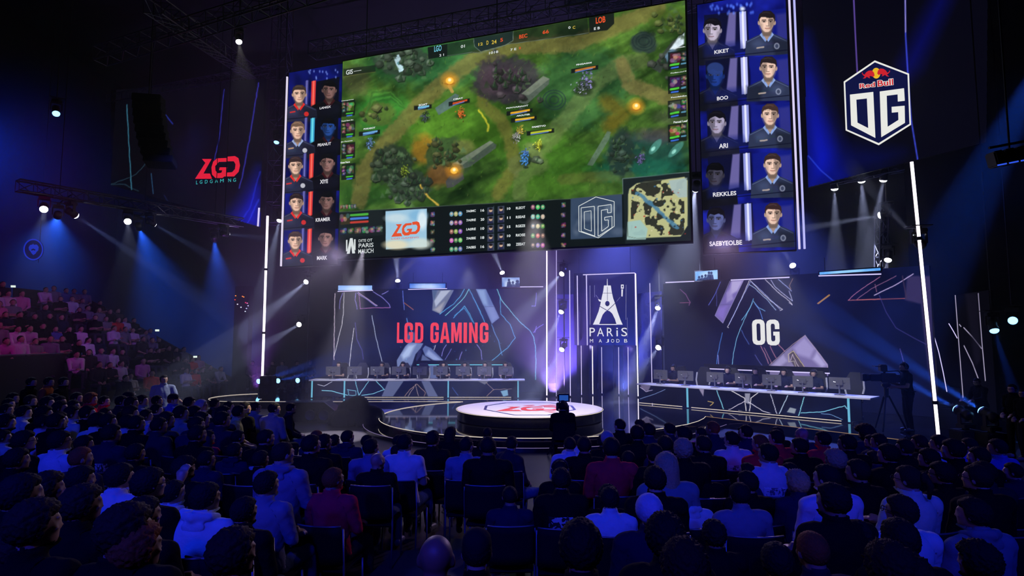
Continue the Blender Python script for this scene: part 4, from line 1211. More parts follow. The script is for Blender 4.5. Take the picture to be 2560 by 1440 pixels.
WV = (196, 190, 235)
K.poly(ql([(610, 300), (762, 290), (515, 805), (420, 715)]), (112, 98, 166), .95, 1.5)
K.poly(ql([(620, 300), (755, 295), (690, 420), (600, 470), (610, 360)]), (176, 166, 206), .85, 6)
K.poly(ql([(560, 440), (610, 380), (640, 520), (560, 560)]), (150, 138, 190), .8, 5)
K.poly(ql([(470, 620), (560, 600), (520, 760), (440, 710)]), (126, 106, 190), .8, 8)
K.line(ql([(480, 585), (615, 580)]), 1, (80, 70, 120), .8, 1)
K.glowline(ql([(600, 300), (420, 715), (515, 805), (762, 292)]), .8, (170, 160, 220), 3)
for p_, c_ in (([(830, 300), (760, 460), (640, 720), (570, 850), (585, 860)], WV), ([(845, 310), (700, 590), (590, 820)], (130, 140, 220)), ([(840, 290), (960, 420), (1090, 540), (1230, 640), (1200, 655)], WV), ([(830, 340), (900, 390), (1060, 540), (1150, 650)], (150, 170, 230)), ([(860, 310), (1000, 440), (1200, 640)], (140, 150, 220)),
               ([(1025, 285), (1160, 420), (1310, 540), (1350, 590), (1310, 560)], WV), ([(1090, 290), (1150, 380), (1300, 500), (1350, 540), (1310, 420)], (170, 170, 220)), ([(1180, 280), (1260, 350), (1340, 420)], (150, 160, 230)), ([(1355, 270), (1310, 360), (1330, 400)], (140, 110, 90)),
               ([(880, 510), (865, 570), (800, 690), (740, 770)], (90, 160, 220)), ([(870, 560), (820, 660), (720, 880), (680, 990), (640, 1180), (625, 1320)], (110, 170, 225)), ([(880, 540), (940, 620), (1020, 660)], (110, 160, 220)), ([(900, 570), (960, 660), (990, 760)], (80, 120, 200)),
               ([(485, 310), (430, 440), (345, 590)], (80, 90, 190)), ([(440, 410), (440, 600)], (50, 50, 120)), ([(510, 920), (480, 1050), (450, 1190), (440, 1310)], (60, 110, 190)), ([(455, 1190), (465, 1310)], (120, 120, 200)), ([(735, 890), (780, 980), (830, 1060)], (60, 80, 150)),
               ([(970, 1080), (1020, 1180), (1060, 1290)], (170, 110, 130)), ([(1080, 1080), (1110, 1150), (1150, 1220)], (160, 100, 120)), ([(1180, 1060), (1260, 1150)], (170, 110, 130)), ([(1010, 1100), (1100, 1290)], (140, 90, 110)), ([(900, 1190), (960, 1280), (1000, 1330)], (70, 70, 130)),
               ([(0, 400), (70, 460), (120, 555), (110, 590)], (120, 70, 120)), ([(0, 560), (120, 560)], (120, 60, 100)), ([(2400, 250), (2200, 380), (2080, 470), (2020, 530)], (150, 90, 130)), ([(2020, 532), (2290, 520), (2400, 518)], (170, 90, 100)), ([(2340, 340), (2360, 430)], (110, 70, 100))):
    K.glowline(ql(p_), 1.15, [min(255, v * 1.2 + 10) for v in c_], 5, .7)
K.line(ql([(1650, 570), (1790, 465)]), 2, (190, 130, 50), .95, 1.2)
K.line(ql([(1660, 575), (1800, 470)]), 1, (230, 180, 90), .9, 1)
K.poly(ql([(1500, 950), (1775, 1300), (1780, 1440), (1300, 1440), (1260, 1150)]), (116, 104, 156), .95, 1.5)
K.poly(ql([(1490, 975), (1620, 1110), (1560, 1230), (1400, 1180), (1360, 1100)]), (156, 146, 196), .8, 10)
K.poly(ql([(1640, 1150), (1760, 1310), (1700, 1340), (1590, 1240)]), (176, 168, 214), .8, 9)
K.poly(ql([(1340, 1090), (1250, 1160), (1070, 1320), (1080, 1440), (1350, 1440), (1390, 1250)]), (120, 110, 150), .92, 2)
K.poly(ql([(1100, 1320), (1240, 1180), (1290, 1260), (1200, 1330)]), (160, 150, 196), .8, 7)
K.poly(ql([(1310, 1180), (1350, 1130), (1400, 1180), (1500, 1340), (1420, 1400), (1330, 1260)]), (70, 60, 70), .9, 2)
for p_, c_ in (([(1310, 1270), (1300, 1180), (1360, 1140), (1400, 1200), (1490, 1330)], (226, 206, 150)), ([(1330, 1250), (1350, 1180), (1400, 1290), (1440, 1350)], (220, 200, 220)), ([(1300, 1270), (1370, 1260), (1390, 1330)], (200, 190, 180)), ([(1500, 950), (1640, 1130), (1770, 1310), (1785, 1400)], (190, 170, 200)), ([(1500, 955), (1350, 1060), (1250, 1150), (1070, 1310)], (190, 160, 170))):
    K.glowline(ql(p_), 1, c_, 2.5, .7)
K.poly([(2268, 690), (2330, 690), (2332, 1000), (2318, 900), (2302, 760), (2262, 750)], (74, 60, 100), .6, 6)
K.line([(2142, 748), (2178, 722), (2240, 690)], 1.5, (150, 100, 140), .9, 1.6, .6)
K.line([(2186, 738), (2240, 712), (2283, 685)], 2.2, (190, 170, 220), .9, 1.6, .6)
K.line([(2142, 750), (2262, 746)], 1.3, (190, 100, 100), .9, 1.5)
K.line([(2198, 738), (2215, 780), (2240, 820), (2290, 848), (2330, 868)], 1.2, (80, 70, 150), .8, 2)
K.line([(2250, 872), (2262, 915)], 1.2, (120, 100, 200), .8, 1.5)
K.line([(2256, 690), (2266, 746)], 3, (60, 44, 66), .8, 2)
K.build('display', br_)
OGW = glow('backdrop white', (236, 236, 232), 1)
block_letter('O', BR_, *q_(876, 1066), *q_(1018, 760), OGW, br_)
block_letter('G', BR_, *q_(1047, 1072), *q_(1192, 762), OGW, br_)
for x0, y0, x1, y1 in ((1666, 706.5, 1737, 703.5), (1829, 700.5, 1975, 693.5), (2048, 690, 2204, 685.5)):
    a, b = BR_.st(x0, y0), BR_.st(x1, y1)
    MB().tube([BR_.pt(*a, .06), BR_.pt(*b, .06)], .022, 6).build('top_light', LEDD, br_)['label'] = 'white lit strip on the top edge'
for x0, y0, x1, y1 in ((845, 729, 933, 726), (1021, 724, 1118, 721.5), (1300, 717.5, 1358, 717)):
    a, b = BP.st(x0, y0), BP.st(x1, y1)
    MB().tube([BP.pt(*a, .06), BP.pt(*b, .06)], .02, 6).build('top_light', LEDD, bl_)['label'] = 'white lit strip on the top edge'


# small result screens above the backdrops
def header(pl, x0, y0, x1, y1, label, cols, people=False):
    a, b = pl.st(x0, y1), pl.st(x1, y0)
    e = empty('header_screen', pl.pt((a[0] + b[0]) / 2, a[1], .05), label, 'video screen', 'small screens above the backdrops')
    m = MB()
    cc = [pl.pt(s_, t_, o_) for o_ in (.04, -.12) for s_, t_ in ((a[0] - .04, a[1] - .04), (b[0] + .04, a[1] - .04), (b[0] + .04, b[1] + .04), (a[0] - .04, b[1] + .04))]
    m.add(cc, [(0, 1, 2, 3), (7, 6, 5, 4), (0, 4, 5, 1), (1, 5, 6, 2), (2, 6, 7, 3), (3, 7, 4, 0)])
    for s_ in (a[0] + .15, b[0] - .15):
        m.tube([pl.pt(s_, b[1], -.05), pl.pt(s_, b[1] + .5, -.05)], .012, 5)
    m.build('cabinet', BLACK, e)
    Q = Canvas(pl, a[0], b[0], a[1], b[1], 90, 24, .05, cols[0])
    nn = vnoise(Q.X, Q.Y, 18, int(x0), 3)
    Q.C = np.array(cols[0], float) + (nn[:, None] - .5) * np.array([120, 90, 50.])
    Q.ell((x0 + x1) / 2, y1 - 4, (x1 - x0) * .36, (y1 - y0) * .7, cols[1], .8, 10)
    if people:
        for _ in range(5):
            px_, py_ = rs.uniform(x0 + 4, x1 - 4), rs.uniform(y0 + 6, y1 - 8)
            Q.ell(px_, py_, 3, 3.5, (24, 40, 84), .9, 1.5)
            Q.poly([(px_ - 6, y1), (px_ - 4, py_ + 4), (px_ + 4, py_ + 4), (px_ + 7, y1)], (30, 46, 92), .85, 1.5)
    Q.build('display', e)


SKY, SKY2 = (120, 165, 235), (205, 225, 250)
header(BP, 846, 714, 931, 726, 'low bright blue screen above the corner of the LGD GAMING backdrop', (SKY, SKY2))
header(BP, 1024, 709, 1114, 721, 'low bright blue screen above the middle of the LGD GAMING backdrop', ((80, 120, 215), SKY2))
header(BP, 1255, 694, 1299, 717, 'small square pale blue screen beside the bright pole', ((110, 140, 200), (220, 230, 245)), True)
header(BR_, 1740, 675, 1795, 702, 'small square blue screen with dark figures above the OG backdrop', ((120, 175, 240), (190, 220, 255)), True)
header(BR_, 2050, 670, 2202, 687, 'long bright blue screen above the outer end of the OG backdrop', ((90, 160, 235), (150, 205, 250)))


# ================================================================== light tubes
def tube_light(p0, p1, r, material, label, joints=(), name='light_tube'):
    p0, p1 = Vector(p0), Vector(p1)
    e = empty(name, p0, label, 'light tube', 'upright light tubes')
    MB().tube([p0 + Vector((0, 0, .0)), p1], r, 8).build('tube', material, e)
    m = MB()
    m.tube([p0 + Vector((0, r * .9, 0)), p1 + Vector((0, r * .9, 0))], r * .9, 6)
    m.lathe(p0, [(r * 3, 0), (r * 3, .03), (r, .05)], 12)
    m.build('housing', BLACK, e)
    for t in joints:
        MB().tube([p0.lerp(p1, t - .006), p0.lerp(p1, t + .006)], r * 1.7, 8).build('joint', BLACK, e)
    return e


_b = at(654.5, 985, 24.6)
_b.z = ZS
tube_light(_b, at(669, 540, 24.6), .05, glow('pole light', (252, 236, 255), 2.4, True), 'tall bright light tube beside the straight desk and side stand', (.35, .70))
pr0 = Vector((9.68, 13.85, ZS))
tube_light(pr0, at(2279, 405, 13.85), .036, glow('pole light', (252, 236, 255), 2.4, True), 'tall bright light tube beside the standing camera operator', (.14, .72))
MB2 = None
TUBES = (((1367, 976), (1367, 622), 25.0, .024, LEDW, 'bright tall white light tube beside the LGD GAMING backdrop'), ((1391, 1000), (1391, 622), 24.6, .012, LEDD, 'thin tall dim tube next to the bright tube beside the LGD backdrop'),
         ((1426, 998), (1424, 676), 24.8, .018, LEDD, 'tall light tube just clear of the tower emblem panel'), ((1454, 995), (1453, 864), 25.2, .015, LEDD, 'first short light tube under the tower emblem panel'), ((1482, 990), (1481, 866), 25.6, .017, LEDW, 'second short light tube under the tower emblem panel'),
         ((1505, 985), (1504, 868), 25.9, .014, LEDD, 'third short light tube under the tower emblem panel'), ((1547.5, 985), (1546.5, 868), 25.6, .014, LEDD, 'fourth short light tube under the tower emblem panel'), ((1571, 985), (1570, 868), 25.3, .015, LEDD, 'fifth short light tube under the tower emblem panel'),
         ((1595, 972), (1589, 684), 24.6, .018, LEDW, 'tall light tube between the tower emblem panel and slanted desk'), ((1630, 958), (1624.5, 708), 24.4, .015, LEDD, 'slim tall light tube at the near edge of the OG backdrop'))
for (x0, y0), (x1, y1), d_, r_, m_, lb_ in TUBES:
    p0 = at(x0, y0, d_)
    tube_light((p0.x, p0.y, ZS), at(x1, y1, d_), r_, m_, lb_)

# emblem panel and mirrored doorway
d_ = 26.0
e0, e1 = at(1436, 863, d_), at(1592, 683, d_)
tp = empty('emblem_sign', ((e0.x + e1.x) / 2, d_, e0.z), 'black upright panel with a white tower emblem reading PARiS', 'sign')
TP = Plane((e0.x, d_, e0.z), (1, 0, 0))
tw, th = e1.x - e0.x, e1.z - e0.z
panel_box(TP, 0, tw, 0, th, .2, 'board', mat('black emblem panel', (.010, .012, .03), .35, 0, .1), tp, 0)
z7 = lambda q: (1360 + q[0] / 3.891, 640 + q[1] / 3.891)
TWR = [(583, 287), (649, 287), (658, 345), (672, 410), (694, 470), (716, 545), (742, 618), (765, 668), (706, 668), (690, 615), (664, 562), (640, 538), (616, 530), (596, 540), (570, 572), (552, 618), (534, 668), (475, 668), (502, 610), (530, 540), (548, 470), (562, 400), (576, 340)]
hole = [(616 + 22 * math.cos(t), 463 + 26 * math.sin(t)) for t in np.linspace(0, 2 * PI, 17)[:-1]]
PW = glow('emblem panel white', (236, 236, 240), 1)
flat(TP, 'tower_emblem', [[[z7(q) for q in TWR], [z7(q) for q in hole]], [[z7(q) for q in ((611, 287), (613, 222), (617, 222), (619, 287))]], [[z7(q) for q in ((525, 418), (560, 432), (556, 446), (535, 440))]], [[z7(q) for q in ((530, 662), (708, 662), (708, 670), (530, 670))]]], PW, tp, .012)
flat(TP, 'tower_lines', [[z7(q) for q in b_] for b_ in (bar((530, 482), (616, 532), 6), bar((616, 532), (712, 440), 6), bar((616, 300), (616, 432), 4), bar((555, 362), (662, 362), 4))], mat('emblem black line', (.01, .01, .02), .4), tp, .016)
flat(TP, 'emblem_frame', [[z7(q) for q in b_] for b_ in (bar((447, 288), (449, 668), 5), bar((490, 285), (492, 400), 3), bar((798, 280), (796, 620), 4), bar((810, 600), (812, 790), 3), bar((505, 380), (530, 415), 3), bar((700, 450), (740, 400), 3))], glow('emblem thin line', (150, 150, 180), .8), tp, .012)
flat(TP, 'emblem_frame', [[[z7(q) for q in ((748, 278), (775, 278), (775, 318), (748, 318))], [z7(q) for q in ((757, 288), (768, 288), (768, 306), (757, 306))]], [[z7(q) for q in ((752, 325), (768, 325), (764, 395), (752, 392))]]], PW, tp, .012)
text(TP, [(ch, *z7((x, 781)), *z7((x + wd_, 698))) for ch, x, wd_ in (('P', 443, 52), ('A', 516, 66), ('R', 612, 58), ('i', 704, 14), ('S', 752, 56))], 'city_name', PW, tp, .014, .0)
text(TP, [(ch, *z7((x, 842)), *z7((x + 30, 808))) for ch, x in (('M', 447), ('A', 532), ('J', 600), ('O', 652), ('D', 704), ('B', 780))], 'event_name', PW, tp, .014, .0)
for p0, p1 in (((322, 192), (330, 868)), ((411, 186), (420, 868)), ((378, 184), (880, 166)), ((883, 166), (894, 870))):
    a, b = TP.st(*z7(p0)), TP.st(*z7(p1))
    MB().tube([TP.pt(*a, .05), TP.pt(*b, .05)], .022, 6).build('frame_light', LEDD, tp)['label'] = 'white lit frame strip'
for s_ in (.25, tw - .25):
    MB().tube([TP.pt(s_, th, -.1), TP.pt(s_, 17.98 - e0.z, -.1)], .012, 5).build('hanging_cable', BLACK, tp)
MIR = mat('tinted mirror panel', (.16, .14, .28), .12, 1.0, .1, 3)
x_ = [3.0, 3.45, 3.85, 4.55, 4.95, 5.45]
y_ = [26.6, 27.0, 27.15, 27.15, 27.0, 26.6]
for k in range(5):
    m = MB()
    a, b = Vector((x_[k] + .02, y_[k], 0)), Vector((x_[k + 1] - .02, y_[k + 1], 0))
    n_ = Vector((-(b - a).y, (b - a).x, 0)).normalized() * .05
    m.prism([(a.x, a.y), (b.x, b.y), (b.x + n_.x, b.y + n_.y), (a.x + n_.x, a.y + n_.y)], ZS, 2.34)
    tag(m.build('doorway_mirror', MIR), ('first', 'second', 'middle', 'fourth', 'last')[k] + ' of five tall mirrored panels under the tower emblem', 'panel', 'mirrored doorway panels')
for k, (a, b, zt_, lb_) in enumerate((((1.95, 26.9), (2.85, 26.6), 4.6, 'dark glossy wall panel between the bright pole and emblem panel'), ((5.55, 26.4), (6.2, 25.0), 4.6, 'dark glossy wall panel between the emblem panel and OG backdrop'))):
    n_ = Vector((-(b[1] - a[1]), b[0] - a[0], 0)).normalized() * .06
    tag(MB().prism([a, b, (b[0] + n_.x, b[1] + n_.y), (a[0] + n_.x, a[1] + n_.y)], ZS, zt_).build('glossy_wall_panel', mat('dark blue gloss panel', (.03, .03, .12), .2, .6, .4, 2)), lb_, 'panel')


# ================================================================== desks
def desk(name, label, P0, P1, n, depth, zt_, posts, strips, lines, seed, shards):
    P0, P1 = Vector(P0), Vector(P1)
    u = (P1 - P0).normalized()
    L = (P1 - P0).length
    n = Vector(n)
    e = empty(name, P0.lerp(P1, .5), label, 'desk', 'player desks')
    pl = Plane(P0, u)
    m = MB()
    cc = [P0 + n * .06, P1 + n * .06, P1 - n * depth, P0 - n * depth]
    m.prism([(c.x, c.y) for c in cc], zt_ - .045, zt_)
    m.build('table_top', WHITE, e)
    panel_box(pl, .05, L - .25, .06, zt_ - ZS - .05, .05, 'front_panel', GLOSS, e, -.03)
    Q = Canvas(pl, .06, L - .26, .07, zt_ - ZS - .06, 420, 60, -.02, (14, 18, 38))
    nn = vnoise(Q.X, Q.Y, 70, seed, 3)
    Q.C = np.array([12, 15, 34.]) + (nn[:, None] - .5) * np.array([14, 24, 60])
    for p, c in shards: Q.poly(p, c, .85, 2)
    for p, c, w_ in lines: Q.glowline(p, w_ * 1.25, [min(255, v * 1.2) for v in c], 3, .8)
    Q.build('display', e)
    for a in posts:
        MB().box(pl.pt(a, (zt_ - ZS) / 2, .0), (.05, .05, zt_ - ZS - .05), Euler((0, 0, math.atan2(u.y, u.x)))).build('leg', mat('cyan lit leg', (.05, .1, .14), .3, emit=(.16, .55, .75), es=.8), e)['label'] = 'cyan lit leg'
    for a0, a1 in strips:
        MB().tube([pl.pt(a0, .035, .02), pl.pt(a1, .035, .02)], .012, 6).build('base_light', LEDY, e)['label'] = 'white lit strip along the base'
    for a in (.3, L / 2, L - .5):
        m = MB()
        b = P0 + u * a - n * (depth - .08)
        m.box((b.x, b.y, (ZS + zt_) / 2 - .02), (.08, .08, zt_ - ZS - .05))
        m.build('leg', BLACK, e)
    return e, pl, u, n, L


ZD = .98
k6 = lambda x, y: (550 + x / 2.824, 620 + y / 2.824)
kl = lambda p: [k6(*q) for q in p]
CYL, LW_ = (120, 190, 220), (190, 190, 215)
dl, DPL, du, dn, dL = desk('player_desk', 'long white topped desk facing the crowd under the LGD GAMING backdrop', (at(773, 951, 24.3).x, 24.3, ZS), (at(1312, 951, 24.3).x, 24.3, ZS), (0, -1, 0), .8, ZD, (.12, 1.42, 5.58, 8.38), ((1.9, 5.4), (5.65, 8.1)),
    [(kl([(720, 1005), (790, 1010), (900, 1040)]), CYL, 1.2), (kl([(900, 1000), (960, 1010), (960, 1040), (910, 1040), (905, 1005)]), CYL, .8), (kl([(955, 940), (980, 1040), (1050, 940)]), CYL, 1), (kl([(1000, 1040), (1080, 1030), (1160, 1000), (1100, 940)]), CYL, 1), (kl([(1300, 1050), (1340, 1000), (1390, 960), (1450, 1020), (1440, 1050)]), (150, 120, 110), .8), (kl([(1380, 960), (1400, 1045)]), (150, 130, 130), .8), (kl([(1370, 980), (1330, 1045)]), (150, 130, 130), .8),
     (kl([(690, 965), (735, 975), (790, 945)]), LW_, .8), (kl([(1640, 985), (1680, 1040)]), (60, 90, 160), .8), (kl([(1880, 950), (1930, 1000), (2060, 995)]), (130, 110, 110), .8), (kl([(1930, 1000), (1880, 1050)]), (150, 120, 110), .8)], 3,
    [(kl([(1190, 935), (1300, 935), (1220, 1050), (1140, 1050)]), (96, 104, 140)), (kl([(1420, 935), (1480, 940), (1540, 1050), (1470, 1050)]), (96, 104, 140)), (kl([(1980, 1010), (2030, 1000), (2035, 1040), (2000, 1050)]), (130, 176, 210)), (kl([(1820, 940), (1900, 938), (1870, 965)]), (110, 110, 126))])
k7 = lambda x, y: (1350 + x / 2.56, 620 + y / 2.56)
kr = lambda p: [k7(*q) for q in p]
RD0, RD1 = Vector((4.60, 22.3, ZS)), Vector((9.90, 16.75, ZS))
rn = Vector((-(RD1 - RD0).y, (RD1 - RD0).x, 0)).normalized()
if rn.y > 0: rn = -rn
dr, DPR, ru, rn, rL = desk('player_desk', 'long white topped slanted desk under the OG backdrop', RD0, RD1, rn, .8, ZD, (2.05, 7.1), ((.1, 1.85), (2.2, 6.9)),
    [(kr([(1130, 910), (1160, 990), (1175, 1035)]), CYL, 1.2), (kr([(1225, 915), (1310, 960), (1320, 1050), (1270, 1040)]), (210, 205, 225), 1.2), (kr([(1420, 910), (1350, 960), (1340, 1060)]), (210, 205, 225), 1.2), (kr([(1310, 980), (1220, 1030), (1140, 1060)]), (200, 190, 220), 1), (kr([(1335, 985), (1420, 1040), (1520, 1075)]), (200, 195, 225), 1), (kr([(1475, 935), (1520, 1075)]), (190, 190, 220), 1), (kr([(1585, 945), (1525, 1075)]), (170, 190, 230), 1.2), (kr([(1690, 955), (1650, 1090)]), (130, 200, 230), 1.2),
     (kr([(1670, 1055), (1800, 1050), (1950, 1010), (1965, 1030)]), (120, 190, 220), 1.2), (kr([(1800, 1060), (1860, 1065), (1960, 1110)]), (110, 150, 200), .8), (kr([(640, 890), (680, 920), (720, 910)]), (170, 160, 200), .8), (kr([(640, 965), (720, 940), (800, 905)]), (110, 130, 180), .8), (kr([(1075, 980), (1110, 990), (1090, 1010)]), (190, 160, 90), 1)], 5,
    [(kr([(1310, 930), (1345, 930), (1340, 1000), (1315, 990)]), (150, 150, 170)), (kr([(1600, 1020), (1640, 1030), (1630, 1060), (1580, 1050)]), (150, 160, 170)), (kr([(1010, 890), (1050, 905), (1045, 950)]), (150, 140, 170)), (kr([(640, 870), (710, 880), (690, 920), (650, 900)]), (110, 100, 130))])

# monitors, keyboards, players' chairs
def make_monitor(label):
    e = empty('monitor', (0, 0, 0), label, 'monitor', 'monitors on the player desks')
    m = MB()
    m.box((0, 0, .34), (.58, .035, .34), None, .008)
    m.build('casing', mat('monitor casing', (.13, .13, .14), .35, .1, .1), e, local=True)
    m = MB()
    m.box((0, .019, .345), (.55, .004, .30))
    m.build('screen', glow('monitor picture', (70, 96, 120), .8), e, local=True)
    m = MB()
    m.box((0, -.03, .36), (.20, .04, .16), None, .01)
    m.tube([(0, -.035, .02), (0, -.04, .36)], .022, 8)
    m.build('stand', mat('monitor stand', (.32, .32, .35), .3, .7, .1), e, local=True)
    m = MB()
    m.box((0, 0, .012), (.26, .20, .022), None, .006)
    m.build('foot', mat('monitor stand', (0, 0, 0)), e, local=True)
    for a, b in (((-.16, -.024, .38), (-.02, -.024, .35)), ((.16, -.024, .38), (.02, -.024, .35))):
        MB().tube([a, b], .008, 5).build('badge', mat('silver badge', (.7, .7, .72), .25, .8, .05), e, local=True)['label'] = 'silver chevron on the back'
    return e


def dup(o, loc, rz, label=None, parent=None):
    c = o.copy()
    COL.objects.link(c)
    if parent is not None:
        c.parent = parent
    else:
        c.location = loc
        c.rotation_euler = (0, 0, rz)
        if label: c['label'] = label
    for ch in o.children: dup(ch, None, None, None, c)
    return c


ORD = ['first', 'second', 'third', 'fourth', 'fifth', 'sixth', 'seventh', 'eighth', 'ninth', 'tenth', 'eleventh', 'twelfth', 'thirteenth', 'fourteenth', 'fifteenth', 'sixteenth', 'seventeenth', 'eighteenth', 'nineteenth', 'twentieth']
mon0 = None
MONL = [832, 886, 943, 997, 1049, 1101, 1157, 1211, 1264]
MONR = [1648, 1710, 1783, 1853, 1923, 2000, 2091]
spotsL, spotsR = [], []
for i, x in enumerate(MONL):
    p = at(x, 944, 24.62)
    spotsL.append((p.x, 24.62))
for i, x in enumerate(MONR):
    k = (x - W / 2) / F
    P0 = RD0 - rn * .35
    # where the view line x = k*y meets the line along the desk
    t = (k * P0.y - P0.x) / (ru.x - k * ru.y)
    q = P0 + ru * t
    spotsR.append((q.x, q.y))
rzR = math.atan2(-rn.x, rn.y) + PI
rzR = math.atan2(ru.y, ru.x)
for side, sp, rz in (('LGD', spotsL, 0.0), ('OG', spotsR, rzR)):
    for i, (x, y) in enumerate(sp):
        lab = f'black flat monitor, {ORD[i]} from the ' + ('speaker stack' if side == 'LGD' else 'emblem panel') + (' on the straight desk' if side == 'LGD' else ' on the slanted desk')
        if mon0 is None:
            mon0 = make_monitor(lab)
            mon0.location = (x, y, ZD)
        else:
            dup(mon0, (x, y, ZD), rz + rs.uniform(-.12, .12), lab)


def make_gchair(label):
    e = empty('gaming_chair', (0, 0, 0), label, 'chair', 'padded chairs behind the player desks')
    blk, wht = mat('black leatherette', (.02, .02, .022), .4, 0, .1), mat('white leatherette', (.6, .6, .62), .4, 0, .05)
    MB().box((0, 0, .47), (.5, .5, .1), None, .03).build('seat', blk, e, local=True)
    m = MB()
    m.add([Vector(p) for p in ((-.19, -.22, .5), (.19, -.22, .5), (.27, -.27, .85), (.25, -.31, 1.15), (.14, -.34, 1.34), (-.14, -.34, 1.34), (-.25, -.31, 1.15), (-.27, -.27, .85))] + [Vector(p) + Vector((0, -.09, 0)) for p in ((-.19, -.22, .5), (.19, -.22, .5), (.27, -.27, .85), (.25, -.31, 1.15), (.14, -.34, 1.34), (-.14, -.34, 1.34), (-.25, -.31, 1.15), (-.27, -.27, .85))],
          [tuple(range(8)), tuple(range(15, 7, -1))] + [(i, 8 + i, 8 + (i + 1) % 8, (i + 1) % 8) for i in range(8)])
    m.build('backrest', blk, e, local=True)
    for s_ in (-1, 1):
        m = MB()
        m.tube([(s_ * .20, -.215, .54), (s_ * .275, -.255, .86), (s_ * .25, -.30, 1.14)], .03, 6)
        m.build('side_bolster', wht, e, local=True)['label'] = 'white side bolster'
        m = MB()
        m.tube([(s_ * .27, -.1, .5), (s_ * .30, -.08, .70), (s_ * .30, .18, .70)], .022, 6)
        m.build('armrest', blk, e, local=True)
    m = MB()
    m.tube([(0, 0, .07), (0, 0, .43)], .03, 8)
    for a in range(5):
        t = a * 2 * PI / 5
        m.tube([(0, 0, .09), (.28 * math.cos(t), .28 * math.sin(t), .045)], [.03, .02], 6)
        m.ell((.28 * math.cos(t), .28 * math.sin(t), .03), (.03, .03, .03), None, 8, 6)
    m.build('base', STEEL, e, local=True)
    return e


gch = None
player_seats = []
for side, sp, rz, nrm in (('LGD', spotsL, PI, Vector((0, -1, 0))), ('OG', spotsR, rzR + PI, rn)):
    for i, (x, y) in enumerate(sp):
        p = Vector((x, y, ZS)) - nrm * .98
        lab = 'black and white racing style chair behind the ' + ORD[i] + ' monitor of the ' + ('straight' if side == 'LGD' else 'slanted') + ' desk'
        a = rz + rs.uniform(-.25, .25)
        if gch is None:
            gch = make_gchair(lab)
            gch.location = p
            gch.rotation_euler = (0, 0, a)
        else:
            dup(gch, p, a, lab)
        player_seats.append((side, i, p, a))

# low rails behind the seats
for pl, pts, lab, mt in ((Plane(Vector((0, 26.3, 0)), (1, 0, 0)), ((1042, 911.5), (1262, 912.5)), 'thin cyan lit rail behind the seats of the straight desk', LEDC), (Plane(RD0 - rn * 2.0, ru), ((1762, 921.5), (2074, 933.5)), 'long white lit rail behind the seats of the slanted desk', LEDD)):
    a, b = pl.st(*pts[0]), pl.st(*pts[1])
    zmid = (pl.pt(*a).z + pl.pt(*b).z) / 2
    A3, B3 = pl.pt(*a), pl.pt(*b)
    A3.z = B3.z = zmid
    e = empty('stage_rail', ((A3.x + B3.x) / 2, (A3.y + B3.y) / 2, ZS), lab, 'rail')
    MB().tube([A3, B3], .02, 6).build('light_strip', mt, e)
    m = MB()
    u_ = (B3 - A3).normalized()
    m.box((A3 + B3) / 2 + Vector((0, .05, .10)), ((B3 - A3).length, .05, .16), Euler((0, 0, math.atan2(u_.y, u_.x))))
    m.build('rail_board', BLACK, e)
    for t in (.02, .34, .66, .98):
        q = A3.lerp(B3, t)
        MB().tube([(q.x, q.y + .05, ZS), (q.x, q.y + .05, zmid)], .025, 6).build('post', BLACK, e)
# ================================================================== trusses, hung gear
def truss(name, p0, p1, s, label, group=None, material=None):
    p0, p1 = Vector(p0), Vector(p1)
    t = (p1 - p0).normalized()
    up = Vector((0, 0, 1)) if abs(t.z) < .9 else Vector((0, 1, 0))
    a = t.cross(up).normalized() * s / 2
    b = a.cross(t).normalized() * s / 2
    L = (p1 - p0).length
    n = max(2, int(L / (s * 1.3)))
    m = MB()
    cs = [a + b, b - a, -a - b, a - b]
    for c in cs: m.tube([p0 + c, p1 + c], .026, 5)
    for k in range(n):
        q0, q1 = p0.lerp(p1, k / n), p0.lerp(p1, (k + 1) / n)
        for j in range(4):
            m.tube([q0 + cs[j], q1 + cs[(j + 1) % 4]], .013, 4, False)
            m.tube([q0 + cs[j], q0 + cs[(j + 1) % 4]], .013, 4, False)
    o = m.build(name, material or mat('dark truss alloy', (.10, .10, .12), .4, .7, .1))
    return tag(o, label, 'truss', group or 'roof trusses')


TA, TB_ = on_z(110, 517, 6.85), on_z(560, 584, 6.85)
T0, T1 = TA + (TA - TB_) * .12, TB_ + (TB_ - TA) * .12
T0.z = T1.z = 7.40
truss('lighting_truss', T0, T1, .35, 'truss with white and blue lamps hanging below the LGD side screen')
truss('lighting_truss', SP0.pt(-1.5, sh + .7), SP0.pt(sw + 3.2, sh + .7), .55, 'long truss directly above the match screen')
truss('lighting_truss', SP0.pt(-2, sh + 2.2, -2.5), SP0.pt(sw + 2, sh + 1.2, -2.5), .55, 'truss higher up behind the match screen truss')
truss('lighting_truss', at(380, 10, 17), at(640, 190, 27), .5, 'ceiling truss running towards the hanging work lamp')
truss('lighting_truss', at(250, 140, 20), at(900, -60, 17), .5, 'ceiling truss crossing above the LGD side screen')
truss('lighting_truss', LP.pt(lq[0][0] - .4, lq[2][1] + .3), LP.pt(lq[1][0] + .4, lq[2][1] + .3), .4, 'truss carrying the dark LGD side screen')
truss('lighting_truss', RP.pt(rq[0][0] - .3, rq[2][1] + .3), RP.pt(rq[1][0] + .3, rq[2][1] + .3), .4, 'truss carrying the hexagon side screen')
truss('hanging_truss_tower', at(690, 560, 26.5), (at(690, 560, 26.5).x, 26.5, 17.98), .7, 'upright truss tower between the LGD side screen and the line-up board', 'truss towers')
truss('lighting_truss', at(2075, 452, 20.4), at(2260, 415, 19.2), .3, 'short lamp truss under the hexagon side screen')
